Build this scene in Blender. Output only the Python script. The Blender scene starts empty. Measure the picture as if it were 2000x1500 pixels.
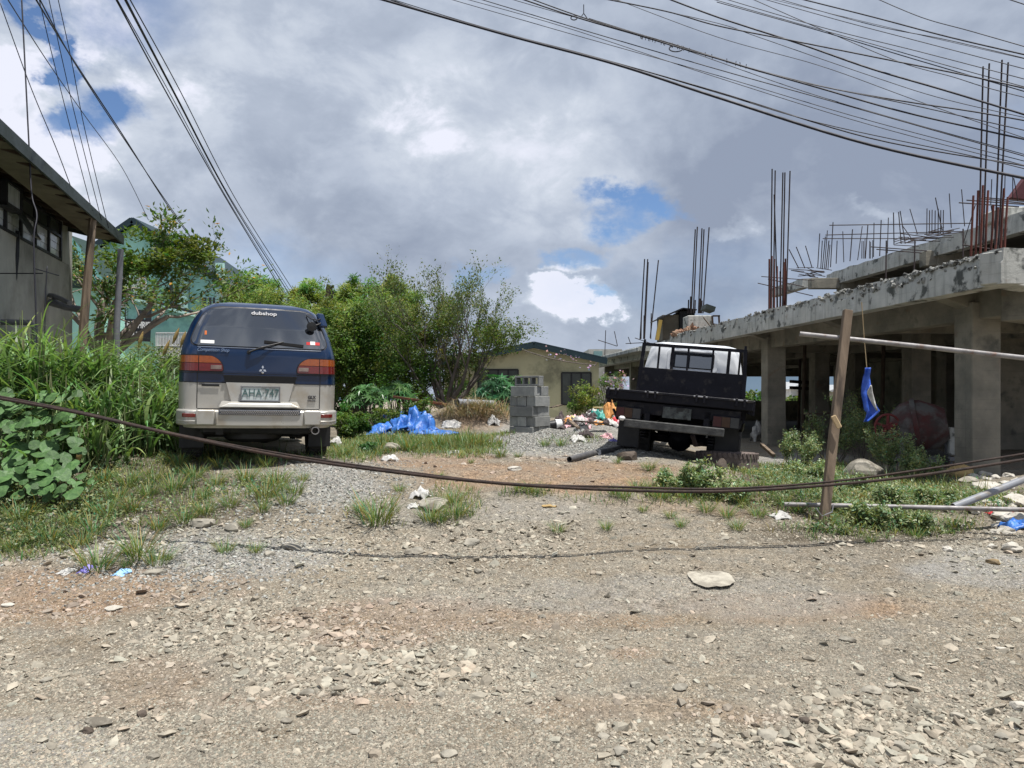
import bpy, math, random
import numpy as np
from mathutils import Vector, Matrix, Euler

# ------------------------------------------------------------------ camera, sky, sun, exposure
SC = bpy.context.scene
COL = SC.collection
FPX, CX, HY, EYE = 1400.0, 1000.0, 765.0, 1.6      # focal length and centre in photograph pixels, horizon row, eye height
cam_d = bpy.data.cameras.new('camera'); cam = bpy.data.objects.new('camera', cam_d); COL.objects.link(cam)
cam_d.sensor_width = 36; cam_d.lens = 36*FPX/2000; cam_d.shift_y = 15/2000
cam_d.clip_start = .05; cam_d.clip_end = 3000
cam.location = (0, 0, EYE); cam.rotation_euler = (math.pi/2, 0, 0)
SC.camera = cam
SC.view_settings.view_transform = 'Standard'; SC.view_settings.look = 'None'
SC.view_settings.exposure = 0.42; SC.view_settings.gamma = 1.0; SC.view_settings.use_curve_mapping = False
SUN_EL, SUN_AZ = 74.0, 122.0        # azimuth clockwise from +y: from the right, a little behind the camera
_e, _a = math.radians(SUN_EL), math.radians(SUN_AZ)
SUN_DIR = Vector((math.cos(_e)*math.sin(_a), math.cos(_e)*math.cos(_a), math.sin(_e)))
sd = bpy.data.lights.new('sun', 'SUN'); so = bpy.data.objects.new('sun', sd); COL.objects.link(so)
sd.energy = 4.8; sd.angle = math.radians(.53); sd.color = (1, .965, .915)
so.rotation_euler = SUN_DIR.to_track_quat('Z', 'Y').to_euler(); so.location = (10, -10, 30)

world = bpy.data.worlds.new('World'); SC.world = world; world.use_nodes = True
def build_world():
    nt = world.node_tree; N = nt.nodes; L = nt.links; N.clear()
    out = N.new('ShaderNodeOutputWorld'); bg = N.new('ShaderNodeBackground'); bg.inputs[1].default_value = .1
    L.new(bg.outputs[0], out.inputs[0])
    sky = N.new('ShaderNodeTexSky'); sky.sky_type = 'NISHITA'; sky.sun_disc = False
    sky.sun_elevation = math.radians(SUN_EL); sky.sun_rotation = math.radians(SUN_AZ)
    sky.altitude = 1400; sky.air_density = 1.2; sky.dust_density = .6; sky.ozone_density = 2
    tc = N.new('ShaderNodeTexCoord')
    def vm(op, a, b=None):
        n = N.new('ShaderNodeVectorMath'); n.operation = op
        for i, v in enumerate((a, b)):
            if v is None: continue
            if isinstance(v, (tuple, Vector)): n.inputs[i].default_value = v
            else: L.new(v, n.inputs[i])
        return n.outputs['Value'] if op in ('LENGTH', 'DOT_PRODUCT') else n.outputs[0]
    def mt(op, a, b=None, c=None, clamp=False):
        n = N.new('ShaderNodeMath'); n.operation = op; n.use_clamp = clamp
        for i, v in enumerate((a, b, c)):
            if v is None: continue
            if isinstance(v, (int, float)): n.inputs[i].default_value = v
            else: L.new(v, n.inputs[i])
        return n.outputs[0]
    def ramp(x, lo, hi, a=0., b=1.):
        n = N.new('ShaderNodeMapRange'); n.interpolation_type = 'SMOOTHSTEP'
        L.new(x, n.inputs[0]); n.inputs[1].default_value = lo; n.inputs[2].default_value = hi
        n.inputs[3].default_value = a; n.inputs[4].default_value = b
        return n.outputs[0]
    def noise(v, s, det=6, rough=.55, dist=0.):
        n = N.new('ShaderNodeTexNoise'); L.new(v, n.inputs['Vector']); n.inputs['Scale'].default_value = s
        n.inputs['Detail'].default_value = det; n.inputs['Roughness'].default_value = rough; n.inputs['Distortion'].default_value = dist
        return n
    d = tc.outputs['Generated']
    sq = vm('MULTIPLY', d, (1, 1, 1.5))
    wob = noise(sq, 5.0, 7, .62)
    w = vm('SCALE', vm('SUBTRACT', wob.outputs['Color'], (.5, .5, .5))); w.node.inputs['Scale'].default_value = .22
    dw = vm('ADD', d, w)
    def blob(px, py, rx, ry, soft=.55):
        v = Vector(((px-CX)/FPX, 1, (HY-py)/FPX)); n = v.normalized(); k = v.length
        df = vm('SUBTRACT', dw, (n.x, n.y, n.z))
        ln = vm('LENGTH', vm('MULTIPLY', df, (k*FPX/rx, k*FPX/(rx+ry)*.8, k*FPX/ry)))
        return ramp(ln, 1+soft, 1-soft)
    def acc(lst):
        r = None
        for b, wt in lst:
            v = mt('MULTIPLY', b, wt)
            r = v if r is None else mt('ADD', r, v)
        return r
    hole = acc([(blob(90, 30, 34, 40, .6), 1.), (blob(112, 100, 30, 60, .6), .9), (blob(105, 122, 34, 22, .6), .8), (blob(240, 225, 55, 45, .7), 1.05), (blob(205, 290, 40, 24, .7), .7), (blob(120, 250, 50, 30, .5), .9),
                (blob(1235, 425, 64, 28, .6), 1.0), (blob(1310, 440, 38, 18, .6), .6), (blob(1118, 492, 55, 24, .5), .9), (blob(935, 525, 50, 22, .5), .65),
                (blob(1185, 572, 30, 14, .4), .6), (blob(430, 575, 230, 75, .8), .5), (blob(1350, 560, 240, 50, .8), .18), (blob(160, -120, 120, 120, .7), .9), (blob(2600, 100, 300, 200, .7), 1.)])
    far = noise(vm('MULTIPLY', d, (1, 1, 1.3)), 2.1, 5, .5)
    fr = ramp(vm('DOT_PRODUCT', d, (0., 1., 0.)), .35, .1)        # open gaps in the cloud continue outside the view
    hole = mt('ADD', hole, mt('MULTIPLY', ramp(far.outputs[0], .56, .68), fr))
    hole = mt('MULTIPLY', hole, ramp(wob.outputs[0], .30, .58, .5, 1.15), clamp=True)
    wh = acc([(blob(1130, 592, 82, 34, .45), .85), (blob(1080, 560, 45, 22, .4), .8), (blob(1190, 600, 40, 24, .4), .8), (blob(830, 275, 60, 40, .8), .26), (blob(745, 225, 50, 35, .8), .18),
              (blob(60, 200, 160, 120, .6), .5), (blob(60, 330, 120, 90, .6), .55), (blob(1415, 485, 45, 20, .5), .45), (blob(250, 150, 160, 40, .7), .35), (blob(380, 170, 330, 230, .9), .22), (blob(1100, 400, 220, 70, .8), .14), (blob(1010, 150, 260, 110, .9), .14), (blob(1105, 518, 40, 14, .4), .5), (blob(1690, 420, 40, 14, .6), .3)])
    dk = acc([(blob(1640, 400, 460, 170, .7), .55), (blob(1450, 580, 260, 60, .8), .45), (blob(620, 170, 120, 110, .8), .18), (blob(700, 430, 280, 90, .8), .25), (blob(1900, 120, 500, 160, .8), .42), (blob(1000, 640, 200, 40, .8), .25)])
    b1 = noise(sq, 3.2, 8, .55, .25); b2 = noise(sq, 9, 6, .6, .3)
    base = mt('ADD', mt('MULTIPLY', ramp(b1.outputs[0], .30, .72), .52), mt('MULTIPLY', ramp(b2.outputs[0], .3, .7), .30))
    base = mt('SUBTRACT', mt('ADD', base, mt('MULTIPLY', wh, mt('ADD', ramp(b2.outputs[0], .35, .6, .5, 1.15), 0.))), mt('MULTIPLY', dk, .62))
    base = mt('ADD', base, .10)
    base = mt('ADD', base, mt('MULTIPLY', mt('SUBTRACT', ramp(far.outputs[0], .36, .64), .45), mt('MULTIPLY', fr, -.9)))
    fn = noise(sq, 5.5, 7, .6, .3)
    base = mt('ADD', base, mt('MULTIPLY', mt('SUBTRACT', ramp(fn.outputs[0], .42, .58), .5), mt('MULTIPLY', fr, -1.0)))
    cr = N.new('ShaderNodeValToRGB'); L.new(base, cr.inputs[0])
    el = cr.color_ramp.elements
    el[0].position = 0; el[0].color = (.255, .30, .395, 1)
    el[1].position = 1; el[1].color = (.74, .76, .86, 1)
    for p, c in ((.25, (.33, .38, .475, 1)), (.5, (.415, .468, .565, 1)), (.78, (.55, .60, .685, 1))):
        e = el.new(p); e.color = c
    cl = vm('SCALE', cr.outputs[0]); cl.node.inputs['Scale'].default_value = 8.7
    sk = vm('MULTIPLY', sky.outputs[0], (.72, .80, .93))
    mx = N.new('ShaderNodeMix'); mx.data_type = 'RGBA'; L.new(hole, mx.inputs[0]); L.new(cl, mx.inputs[6]); L.new(sk, mx.inputs[7])
    L.new(mx.outputs[2], bg.inputs[0])
build_world()

# ------------------------------------------------------------------ helpers
random.seed(7); RNG = np.random.default_rng(7)
U = random.uniform
def tag(o, label=None, cat=None, group=None, kind=None):
    if label: o['label'] = label
    if cat: o['category'] = cat
    if group: o['group'] = group
    if kind: o['kind'] = kind
    return o
def link(o, parent=None):
    COL.objects.link(o)
    if parent: o.parent = parent
    return o
def empty(name, loc=(0, 0, 0), rot=(0, 0, 0)):
    o = bpy.data.objects.new(name, None); o.location = loc; o.rotation_euler = rot; o.empty_display_size = .1
    return link(o)
def P(px, py, d):
    return Vector(((px-CX)/FPX*d, d, EYE+(HY-py)/FPX*d))
def _h(xi, yi, s):
    n = (xi.astype(np.int64)*374761393 + yi.astype(np.int64)*668265263 + s*974711) & 0xffffffff
    n = ((n ^ (n >> 13))*1274126177) & 0xffffffff
    return ((n ^ (n >> 16)) & 0xffff)/65535.0
def vn(x, y, s=0):
    x = np.asarray(x, float); y = np.asarray(y, float)
    xi = np.floor(x); yi = np.floor(y); fx = x-xi; fy = y-yi
    fx = fx*fx*(3-2*fx); fy = fy*fy*(3-2*fy)
    a = _h(xi, yi, s); b = _h(xi+1, yi, s); c = _h(xi, yi+1, s); e = _h(xi+1, yi+1, s)
    return (a*(1-fx)+b*fx)*(1-fy)+(c*(1-fx)+e*fx)*fy
def fbm(x, y, s=0, o=4):
    r = 0; k = .5; t = 0
    for i in range(o):
        r = r+k*vn(x*2**i, y*2**i, s+i*17); t += k; k *= .5
    return r/t
def sst(x, a, b):
    t = np.clip((np.asarray(x, float)-a)/(b-a), 0, 1); return t*t*(3-2*t)
YL = [-60, 0, 3, 4.5, 6, 7.5, 8.1, 9, 10.5, 12, 14, 20, 26, 40, 400]
ZL = [-.3, -.12, 0, .14, .336, .66, .77, .79, .80, .80, .79, .7, .3, -1, -6]
ZR = [-.3, -.12, 0, .15, .335, .385, .38, .36, .34, .33, .3, .24, .1, -1, -6]
MOUNDS = []      # px-free: (x, y, rx, ry, h)
def hz(x, y):
    x = np.asarray(x, float); y = np.asarray(y, float)
    zl = np.interp(y, YL, ZL); zr = np.interp(y, YL, ZR)
    t = sst(x, 1.5, 4.6)
    z = zl*(1-t)+zr*t
    z = z + .25*sst(-x, 4.2, 7)*sst(y, 6, 9)
    for (mx, my, rx, ry, h) in MOUNDS:
        q = ((x-mx)/rx)**2+((y-my)/ry)**2
        z = z+h*np.exp(-q*1.6)
    near = 1-sst(y, 14, 30)
    z = z + (near*.9+.1)*((fbm(x*.9, y*.9, 3, 3)-.5)*.07 + (vn(x*4.1, y*4.1, 9)-.5)*.022 + (vn(x*11, y*11, 5)-.5)*.009)
    rut = np.sin((y-.18*x)*2.1+1.2)*.012*(1-sst(y, 5.5, 6.5))
    return z+rut
MOUNDS += [(.50, 11.0, 1.2, 1.0, .22), (-.9, 14.7, 1.5, .9, .58), (1.7, 14.6, 1.6, 1.0, .36), (4.9, 7.2, .7, .45, .12), (2.0, 8.2, .8, .4, .05)]
def gz(x, y): return float(hz(x, y))
GDS = np.concatenate([np.arange(2, 16, .12), np.arange(16, 60, .6)])
def G(px, py, dz=0., dmax=60):
    """the point of the ground seen at a photograph pixel"""
    sx = (px-CX)/FPX; sz = (HY-py)/FPX; ds = GDS
    for _ in range(3):
        below = EYE+sz*ds <= hz(sx*ds, ds)
        if not below.any(): d = float(ds[-1]); break
        i = max(int(np.argmax(below)), 1); d = float(ds[i]); ds = np.linspace(ds[i-1], ds[i], 14)
    return Vector((sx*d, d, gz(sx*d, d)+dz))

# meshes
def np_mesh(name, V, F, mat=None, parent=None, tint=None, smooth=False, attrs=None):
    """V (n,3); F list of (m,k) index arrays"""
    me = bpy.data.meshes.new(name); V = np.ascontiguousarray(V, dtype=np.float32)
    if not isinstance(F, list): F = [F]
    F = [np.asarray(f, dtype=np.int32) for f in F if len(f)]
    me.vertices.add(len(V)); me.vertices.foreach_set('co', V.ravel())
    tot = sum(f.size for f in F); me.loops.add(tot); me.loops.foreach_set('vertex_index', np.concatenate([f.ravel() for f in F]))
    cnt = np.concatenate([np.full(len(f), f.shape[1], np.int32) for f in F])
    me.polygons.add(len(cnt)); st = np.concatenate([[0], np.cumsum(cnt)[:-1]]).astype(np.int32)
    me.polygons.foreach_set('loop_start', st)
    me.polygons.foreach_set('use_smooth', np.full(len(cnt), smooth))
    me.update(calc_edges=True)
    if tint is not None:
        a = me.color_attributes.new('tint', 'FLOAT_COLOR', 'POINT')
        c = np.ones((len(V), 4), np.float32); c[:, :3] = tint; a.data.foreach_set('color', c.ravel())
    if mat: me.materials.append(mat)
    o = bpy.data.objects.new(name, me)
    return link(o, parent)
class MB:
    def __init__(s): s.v = []; s.f = []
    def add(s, vs, fs):
        n = len(s.v); s.v += [tuple(v) for v in vs]; s.f += [tuple(i+n for i in f) for f in fs]; return s
    def box(s, lo, hi, M=None):
        vs = [Vector((x, y, z)) for z in (lo[2], hi[2]) for y in (lo[1], hi[1]) for x in (lo[0], hi[0])]
        if M is not None: vs = [M @ v for v in vs]
        return s.add(vs, [(0, 2, 3, 1), (4, 5, 7, 6), (0, 1, 5, 4), (2, 6, 7, 3), (0, 4, 6, 2), (1, 3, 7, 5)])
    def beam(s, a, b, w, h, up=Vector((0, 0, 1))):
        """a box running from a to b, w wide across, h high"""
        a = Vector(a); b = Vector(b); t = (b-a); L = t.length; t.normalize()
        r = t.cross(up)
        if r.length < 1e-4: r = t.cross(Vector((0, 1, 0)))
        r.normalize(); u = r.cross(t)
        M = Matrix(((r.x, t.x, u.x, a.x), (r.y, t.y, u.y, a.y), (r.z, t.z, u.z, a.z), (0, 0, 0, 1)))
        return s.box((-w/2, 0, -h/2), (w/2, L, h/2), M)
    def tube(s, pts, r, n=8, caps=True):
        pts = [Vector(p) for p in pts]; m = len(pts); rr = r if isinstance(r, (list, tuple)) else [r]*m
        ref = None; rings = []
        for i, p in enumerate(pts):
            t = (pts[min(i+1, m-1)]-pts[max(i-1, 0)]).normalized()
            if ref is None: ref = t.orthogonal().normalized()
            ref = (ref-t*ref.dot(t)).normalized(); bn = t.cross(ref)
            rings.append([p+(ref*math.cos(2*math.pi*k/n)+bn*math.sin(2*math.pi*k/n))*rr[i] for k in range(n)])
        vs = [v for rg in rings for v in rg]; fs = []
        for i in range(m-1):
            for k in range(n):
                a = i*n+k; b = i*n+(k+1) % n; fs.append((a, b, b+n, a+n))
        if caps: fs.append(tuple(range(n-1, -1, -1))); fs.append(tuple((m-1)*n+k for k in range(n)))
        return s.add(vs, fs)
    def lathe(s, prof, n=24, M=None, closed=False):
        """prof: (r, z) pairs"""
        vs = []; m = len(prof)
        for (r, z) in prof:
            for k in range(n):
                a = 2*math.pi*k/n; v = Vector((r*math.cos(a), r*math.sin(a), z)); vs.append(M @ v if M is not None else v)
        fs = []
        for i in range(m-1 if not closed else m):
            j = (i+1) % m
            for k in range(n):
                k2 = (k+1) % n; fs.append((i*n+k, i*n+k2, j*n+k2, j*n+k))
        if not closed:
            fs.append(tuple(range(n-1, -1, -1))); fs.append(tuple((m-1)*n+k for k in range(n)))
        return s.add(vs, fs)
    def prism(s, poly, d, M=None):
        """2-D polygon (x, z) extruded 0..d along y"""
        n = len(poly); vs = [Vector((x, 0, z)) for x, z in poly]+[Vector((x, d, z)) for x, z in poly]
        if M is not None: vs = [M @ v for v in vs]
        return s.add(vs, [tuple(range(n)), tuple(range(2*n-1, n-1, -1))]+[(i, i+n, (i+1) % n+n, (i+1) % n) for i in range(n)])
    def build(s, name, mat, parent=None, smooth=False, bevel=0., seg=1, sub=0, angle=40):
        me = bpy.data.meshes.new(name); me.from_pydata(s.v, [], s.f); me.update()
        if smooth:
            me.polygons.foreach_set('use_smooth', [True]*len(me.polygons))
            if angle < 180: me.set_sharp_from_angle(angle=math.radians(angle))
        if mat: me.materials.append(mat)
        o = bpy.data.objects.new(name, me); link(o, parent)
        if bevel:
            b = o.modifiers.new('bevel', 'BEVEL'); b.width = bevel; b.segments = seg; b.limit_method = 'ANGLE'; b.angle_limit = math.radians(35)
        if sub:
            b = o.modifiers.new('sub', 'SUBSURF'); b.levels = sub; b.render_levels = sub
        return o
def copy_tree(o, parent=None):
    c = o.copy(); COL.objects.link(c); c.parent = parent
    for ch in list(o.children): copy_tree(ch, c)
    return c

# materials
def pm(name, c1, c2=None, scale=4, rough=.8, bump=.15, bscale=30, metal=0., spec=.4, det=6, c3=None, s3=1.2, t3=(.52, .62), streak=None,
       boards=False, coat=0., rnd=.0, tint=False, stretch=None, emis=None, bdist=.01, world_co=False, vor=0.):
    m = bpy.data.materials.new(name); m.use_nodes = True; nt = m.node_tree; N = nt.nodes; L = nt.links
    b = N['Principled BSDF']; b.inputs['Roughness'].default_value = rough; b.inputs['Metallic'].default_value = metal
    b.inputs['Specular IOR Level'].default_value = spec
    if coat: b.inputs['Coat Weight'].default_value = coat; b.inputs['Coat Roughness'].default_value = .06
    tc = N.new('ShaderNodeTexCoord'); co = tc.outputs['Object']
    if world_co:
        g = N.new('ShaderNodeNewGeometry'); co = g.outputs['Position']
    oi = N.new('ShaderNodeObjectInfo')
    ad = N.new('ShaderNodeVectorMath'); ad.operation = 'ADD'; L.new(co, ad.inputs[0])
    if not world_co:
        k = N.new('ShaderNodeMath'); k.operation = 'MULTIPLY'; k.inputs[1].default_value = 37.; L.new(oi.outputs['Random'], k.inputs[0]); L.new(k.outputs[0], ad.inputs[1])
    co = ad.outputs[0]
    if stretch:
        s = N.new('ShaderNodeVectorMath'); s.operation = 'MULTIPLY'; s.inputs[1].default_value = stretch; L.new(co, s.inputs[0]); co = s.outputs[0]
    def noi(sc, dt=6, src=None, r=.6):
        n = N.new('ShaderNodeTexNoise'); n.inputs['Scale'].default_value = sc; n.inputs['Detail'].default_value = dt; n.inputs['Roughness'].default_value = r
        L.new(src or co, n.inputs['Vector']); return n.outputs[0]
    def mix(f, a, c, mode='MIX'):
        x = N.new('ShaderNodeMix'); x.data_type = 'RGBA'; x.blend_type = mode
        if isinstance(f, float): x.inputs[0].default_value = f
        else: L.new(f, x.inputs[0])
        for i, v in ((6, a), (7, c)):
            if isinstance(v, tuple): x.inputs[i].default_value = (*v[:3], 1)
            else: L.new(v, x.inputs[i])
        return x.outputs[2]
    def mr(x, a, c, lo=0., hi=1.):
        n = N.new('ShaderNodeMapRange'); L.new(x, n.inputs[0]); n.inputs[1].default_value = a; n.inputs[2].default_value = c
        n.inputs[3].default_value = lo; n.inputs[4].default_value = hi; return n.outputs[0]
    c2 = c2 or tuple(x*.8 for x in c1)
    col = mix(mr(noi(scale, det), .35, .65), c1, c2)
    if c3: col = mix(mr(noi(s3, 5), t3[0], t3[1]), col, c3)
    if streak:
        s = N.new('ShaderNodeVectorMath'); s.operation = 'MULTIPLY'; s.inputs[1].default_value = (9, 9, .8); L.new(co, s.inputs[0])
        col = mix(mr(noi(1.2, 5, s.outputs[0]), .5, .75), col, streak)
    if boards:      # formwork lines: boards 0.15 m high, panel joints every 1.2 m
        sx_ = N.new('ShaderNodeSeparateXYZ'); L.new(co, sx_.inputs[0])
        def line(src, per, w, k_):
            a_ = N.new('ShaderNodeMath'); a_.operation = 'PINGPONG'; L.new(src, a_.inputs[0]); a_.inputs[1].default_value = per/2
            return mr(a_.outputs[0], 0, w, k_, 0)
        wv = N.new('ShaderNodeMath'); wv.operation = 'ADD'; L.new(sx_.outputs[2], wv.inputs[0]); L.new(mr(noi(1.5, 2), 0, 1, -.02, .02), wv.inputs[1])
        l1 = line(wv.outputs[0], .148, .006, .45); l2 = line(sx_.outputs[1], 1.22, .010, .55)
        mx_ = N.new('ShaderNodeMath'); mx_.operation = 'MAXIMUM'; L.new(l1, mx_.inputs[0]); L.new(l2, mx_.inputs[1])
        bt = N.new('ShaderNodeMath'); bt.operation = 'MULTIPLY'; L.new(mx_.outputs[0], bt.inputs[0]); L.new(mr(noi(1.1, 3), .35, .6), bt.inputs[1])
        col = mix(bt.outputs[0], col, tuple(v_*.3 for v_ in c1))
        col = mix(mr(noi(3.1, 4), .63, .72, 0, .35), col, (.20, .105, .06))
    if rnd:
        hv = N.new('ShaderNodeHueSaturation'); L.new(col, hv.inputs['Color']); L.new(mr(oi.outputs['Random'], 0, 1, 1-rnd, 1+rnd), hv.inputs['Value']); col = hv.outputs[0]
    if tint:
        at = N.new('ShaderNodeAttribute'); at.attribute_name = 'tint'; col = mix(1., col, at.outputs['Color'], 'MULTIPLY')
    L.new(col, b.inputs['Base Color'])
    if rough > .3:
        L.new(mr(noi(scale*2.3), .3, .7, max(0, rough-.12), min(1, rough+.1)), b.inputs['Roughness'])
    if bump:
        bn = N.new('ShaderNodeBump'); bn.inputs['Strength'].default_value = bump; bn.inputs['Distance'].default_value = bdist
        L.new(noi(bscale, 5), bn.inputs['Height']); L.new(bn.outputs[0], b.inputs['Normal'])
    if emis: b.inputs['Emission Color'].default_value = (*emis, 1); b.inputs['Emission Strength'].default_value = 1
    return m
def leafmat(name, c, c2, trans=.35, rough=.5, spec=.3):
    m = bpy.data.materials.new(name); m.use_nodes = True; nt = m.node_tree; N = nt.nodes; L = nt.links
    b = N['Principled BSDF']; b.inputs['Roughness'].default_value = rough; b.inputs['Specular IOR Level'].default_value = spec
    tc = N.new('ShaderNodeTexCoord'); n = N.new('ShaderNodeTexNoise'); n.inputs['Scale'].default_value = 1.6; n.inputs['Detail'].default_value = 4; L.new(tc.outputs['Object'], n.inputs['Vector'])
    mr = N.new('ShaderNodeMapRange'); L.new(n.outputs[0], mr.inputs[0]); mr.inputs[1].default_value = .35; mr.inputs[2].default_value = .65
    x = N.new('ShaderNodeMix'); x.data_type = 'RGBA'; L.new(mr.outputs[0], x.inputs[0]); x.inputs[6].default_value = (*c, 1); x.inputs[7].default_value = (*c2, 1)
    at = N.new('ShaderNodeAttribute'); at.attribute_name = 'tint'
    y = N.new('ShaderNodeMix'); y.data_type = 'RGBA'; y.blend_type = 'MULTIPLY'; y.inputs[0].default_value = 1; L.new(x.outputs[2], y.inputs[6]); L.new(at.outputs['Color'], y.inputs[7])
    L.new(y.outputs[2], b.inputs['Base Color'])
    t = N.new('ShaderNodeBsdfTranslucent'); g = N.new('ShaderNodeMix'); g.data_type = 'RGBA'; g.blend_type = 'MULTIPLY'; g.inputs[0].default_value = 1
    L.new(y.outputs[2], g.inputs[6]); g.inputs[7].default_value = (1.35, 1.5, .7, 1); L.new(g.outputs[2], t.inputs[0])
    ms = N.new('ShaderNodeMixShader'); ms.inputs[0].default_value = trans; L.new(b.outputs[0], ms.inputs[1]); L.new(t.outputs[0], ms.inputs[2])
    L.new(ms.outputs[0], N['Material Output'].inputs[0])
    return m

M = {}
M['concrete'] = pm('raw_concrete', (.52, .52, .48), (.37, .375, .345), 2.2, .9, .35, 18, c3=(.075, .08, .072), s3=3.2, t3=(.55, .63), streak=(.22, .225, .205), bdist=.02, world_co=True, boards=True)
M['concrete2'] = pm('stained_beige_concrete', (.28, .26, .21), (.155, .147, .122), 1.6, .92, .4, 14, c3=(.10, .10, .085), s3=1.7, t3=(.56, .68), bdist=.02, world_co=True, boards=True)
M['rough_con'] = pm('broken_concrete', (.42, .42, .39), (.16, .16, .15), 14, .95, 1., 30, c3=(.05, .05, .045), s3=9, t3=(.52, .58), bdist=.05, world_co=True)
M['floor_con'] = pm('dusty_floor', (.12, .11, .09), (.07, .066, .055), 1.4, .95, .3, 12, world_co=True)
M['rebar'] = pm('dark_rebar', (.045, .03, .028), (.02, .016, .018), 3, .8, .3, 60)
M['rebar_red'] = pm('rusty_rebar', (.17, .05, .035), (.07, .025, .02), 2, .85, .3, 60)
M['wire'] = pm('black_cable', (.012, .012, .02), (.02, .02, .028), 3, .6, 0)
M['rustcable'] = pm('rusty_cable', (.045, .026, .018), (.018, .012, .01), 12, .8, .6, 90)
M['wall_grey'] = pm('weathered_grey_wall', (.44, .43, .39), (.32, .32, .29), 1.3, .92, .3, 14, c3=(.17, .168, .145), s3=.9, t3=(.45, .7), streak=(.33, .325, .29), bdist=.01)
M['roof_green'] = pm('dark_green_roof', (.022, .033, .028), (.035, .045, .04), 2, .6, .1)
M['soffit'] = pm('old_soffit', (.20, .175, .13), (.11, .095, .07), 1.6, .9, .3, 9, stretch=(1, 1, 1))
M['black'] = pm('black_paint', (.012, .012, .015), (.02, .02, .024), 5, .55, .15, 40)
M['pane'] = pm('painted_sky_pane', (.66, .69, .72), (.46, .49, .52), 1.6, .2, .05, 8, streak=(.25, .28, .3))  # pale colour stands for the sky reflected in the panes, with darker streaks
M['pane_dark'] = pm('dim_pane', (.075, .085, .075), (.045, .052, .048), 2, .3, .0)
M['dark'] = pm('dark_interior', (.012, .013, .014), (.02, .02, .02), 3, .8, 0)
M['pipe_grey'] = pm('grey_pipe', (.2, .2, .21), (.13, .13, .14), 4, .5, .1)
M['pipe_steel'] = pm('old_steel_pipe', (.31, .295, .29), (.18, .17, .165), 9, .6, .2, 40, metal=.2, c3=(.20, .12, .09), s3=9, t3=(.58, .7), stretch=(1, 1, 1))
M['pvc'] = pm('grey_pvc', (.23, .24, .26), (.22, .23, .25), 5, .4, .05, c3=(.2, .18, .15), s3=5)
M['mint'] = pm('mint_wall', (.44, .80, .67), (.36, .70, .58), 1.2, .85, .1, 12, c3=(.28, .56, .48), s3=.8)
M['mint_light'] = pm('pale_mint_trim', (.50, .76, .68), (.4, .65, .58), 2, .8, .05)
M['teal_roof'] = pm('dark_teal_roof', (.010, .028, .038), (.018, .04, .05), 2, .75, .1)
M['yellow_wall'] = pm('pale_yellow_wall', (.56, .53, .34), (.47, .45, .29), 1.2, .9, .1, 12, c3=(.27, .26, .17), s3=.7)
M['white_metal'] = pm('white_paint', (.75, .75, .74), (.62, .62, .6), 3, .5, .05)
M['wood_grey'] = pm('weathered_wood', (.22, .165, .115), (.12, .088, .06), 8, .85, .5, 60, c3=(.06, .045, .033), s3=6, stretch=(1, 1, .12))
M['wood_pale'] = pm('pale_sawn_wood', (.52, .40, .23), (.40, .29, .16), 6, .8, .3, 60, stretch=(1, 1, .3))
M['wood_dark'] = pm('dark_wood', (.075, .05, .035), (.04, .028, .02), 6, .85, .4, 40)
M['block'] = pm('hollow_block_concrete', (.29, .295, .28), (.20, .205, .2), 6, .95, .6, 60, rnd=.22, bdist=.01)
M['bark'] = pm('grey_bark', (.16, .14, .12), (.085, .07, .06), 5, .9, .5, 30)
M['bark_pale'] = pm('pale_bark', (.36, .30, .25), (.20, .165, .14), 5, .9, .5, 30)
M['rust'] = pm('rust', (.17, .065, .03), (.08, .035, .02), 5, .9, .4, 30)
M['rubber'] = pm('tyre_rubber', (.03, .029, .028), (.045, .043, .04), 5, .85, .3, 40)
M['rubber_dusty'] = pm('dusty_tyre_rubber', (.16, .125, .11), (.09, .072, .065), 7, .95, .4, 40)
M['leaf_mid'] = leafmat('leaf_mid', (.11, .18, .04), (.06, .115, .025))
M['leaf_yel'] = leafmat('leaf_yellowish', (.20, .25, .065), (.12, .175, .04))
M['leaf_bam'] = leafmat('leaf_bamboo', (.27, .33, .10), (.17, .24, .06))
M['leaf_olive'] = leafmat('leaf_olive', (.16, .195, .07), (.085, .115, .04))
M['leaf_blue'] = leafmat('leaf_broad', (.09, .19, .055), (.05, .125, .04), .25, .35, .5)
M['grass'] = leafmat('grass_blade', (.19, .225, .085), (.125, .16, .055), .3)
M['reed'] = leafmat('reed_blade', (.20, .295, .12), (.09, .17, .05), .3, .42, .4)
M['dry'] = leafmat('dry_stalk', (.36, .29, .17), (.22, .16, .09), .15)
M['weed'] = leafmat('weed_leaf', (.19, .235, .10), (.11, .15, .06), .25, .45, .45)

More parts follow.
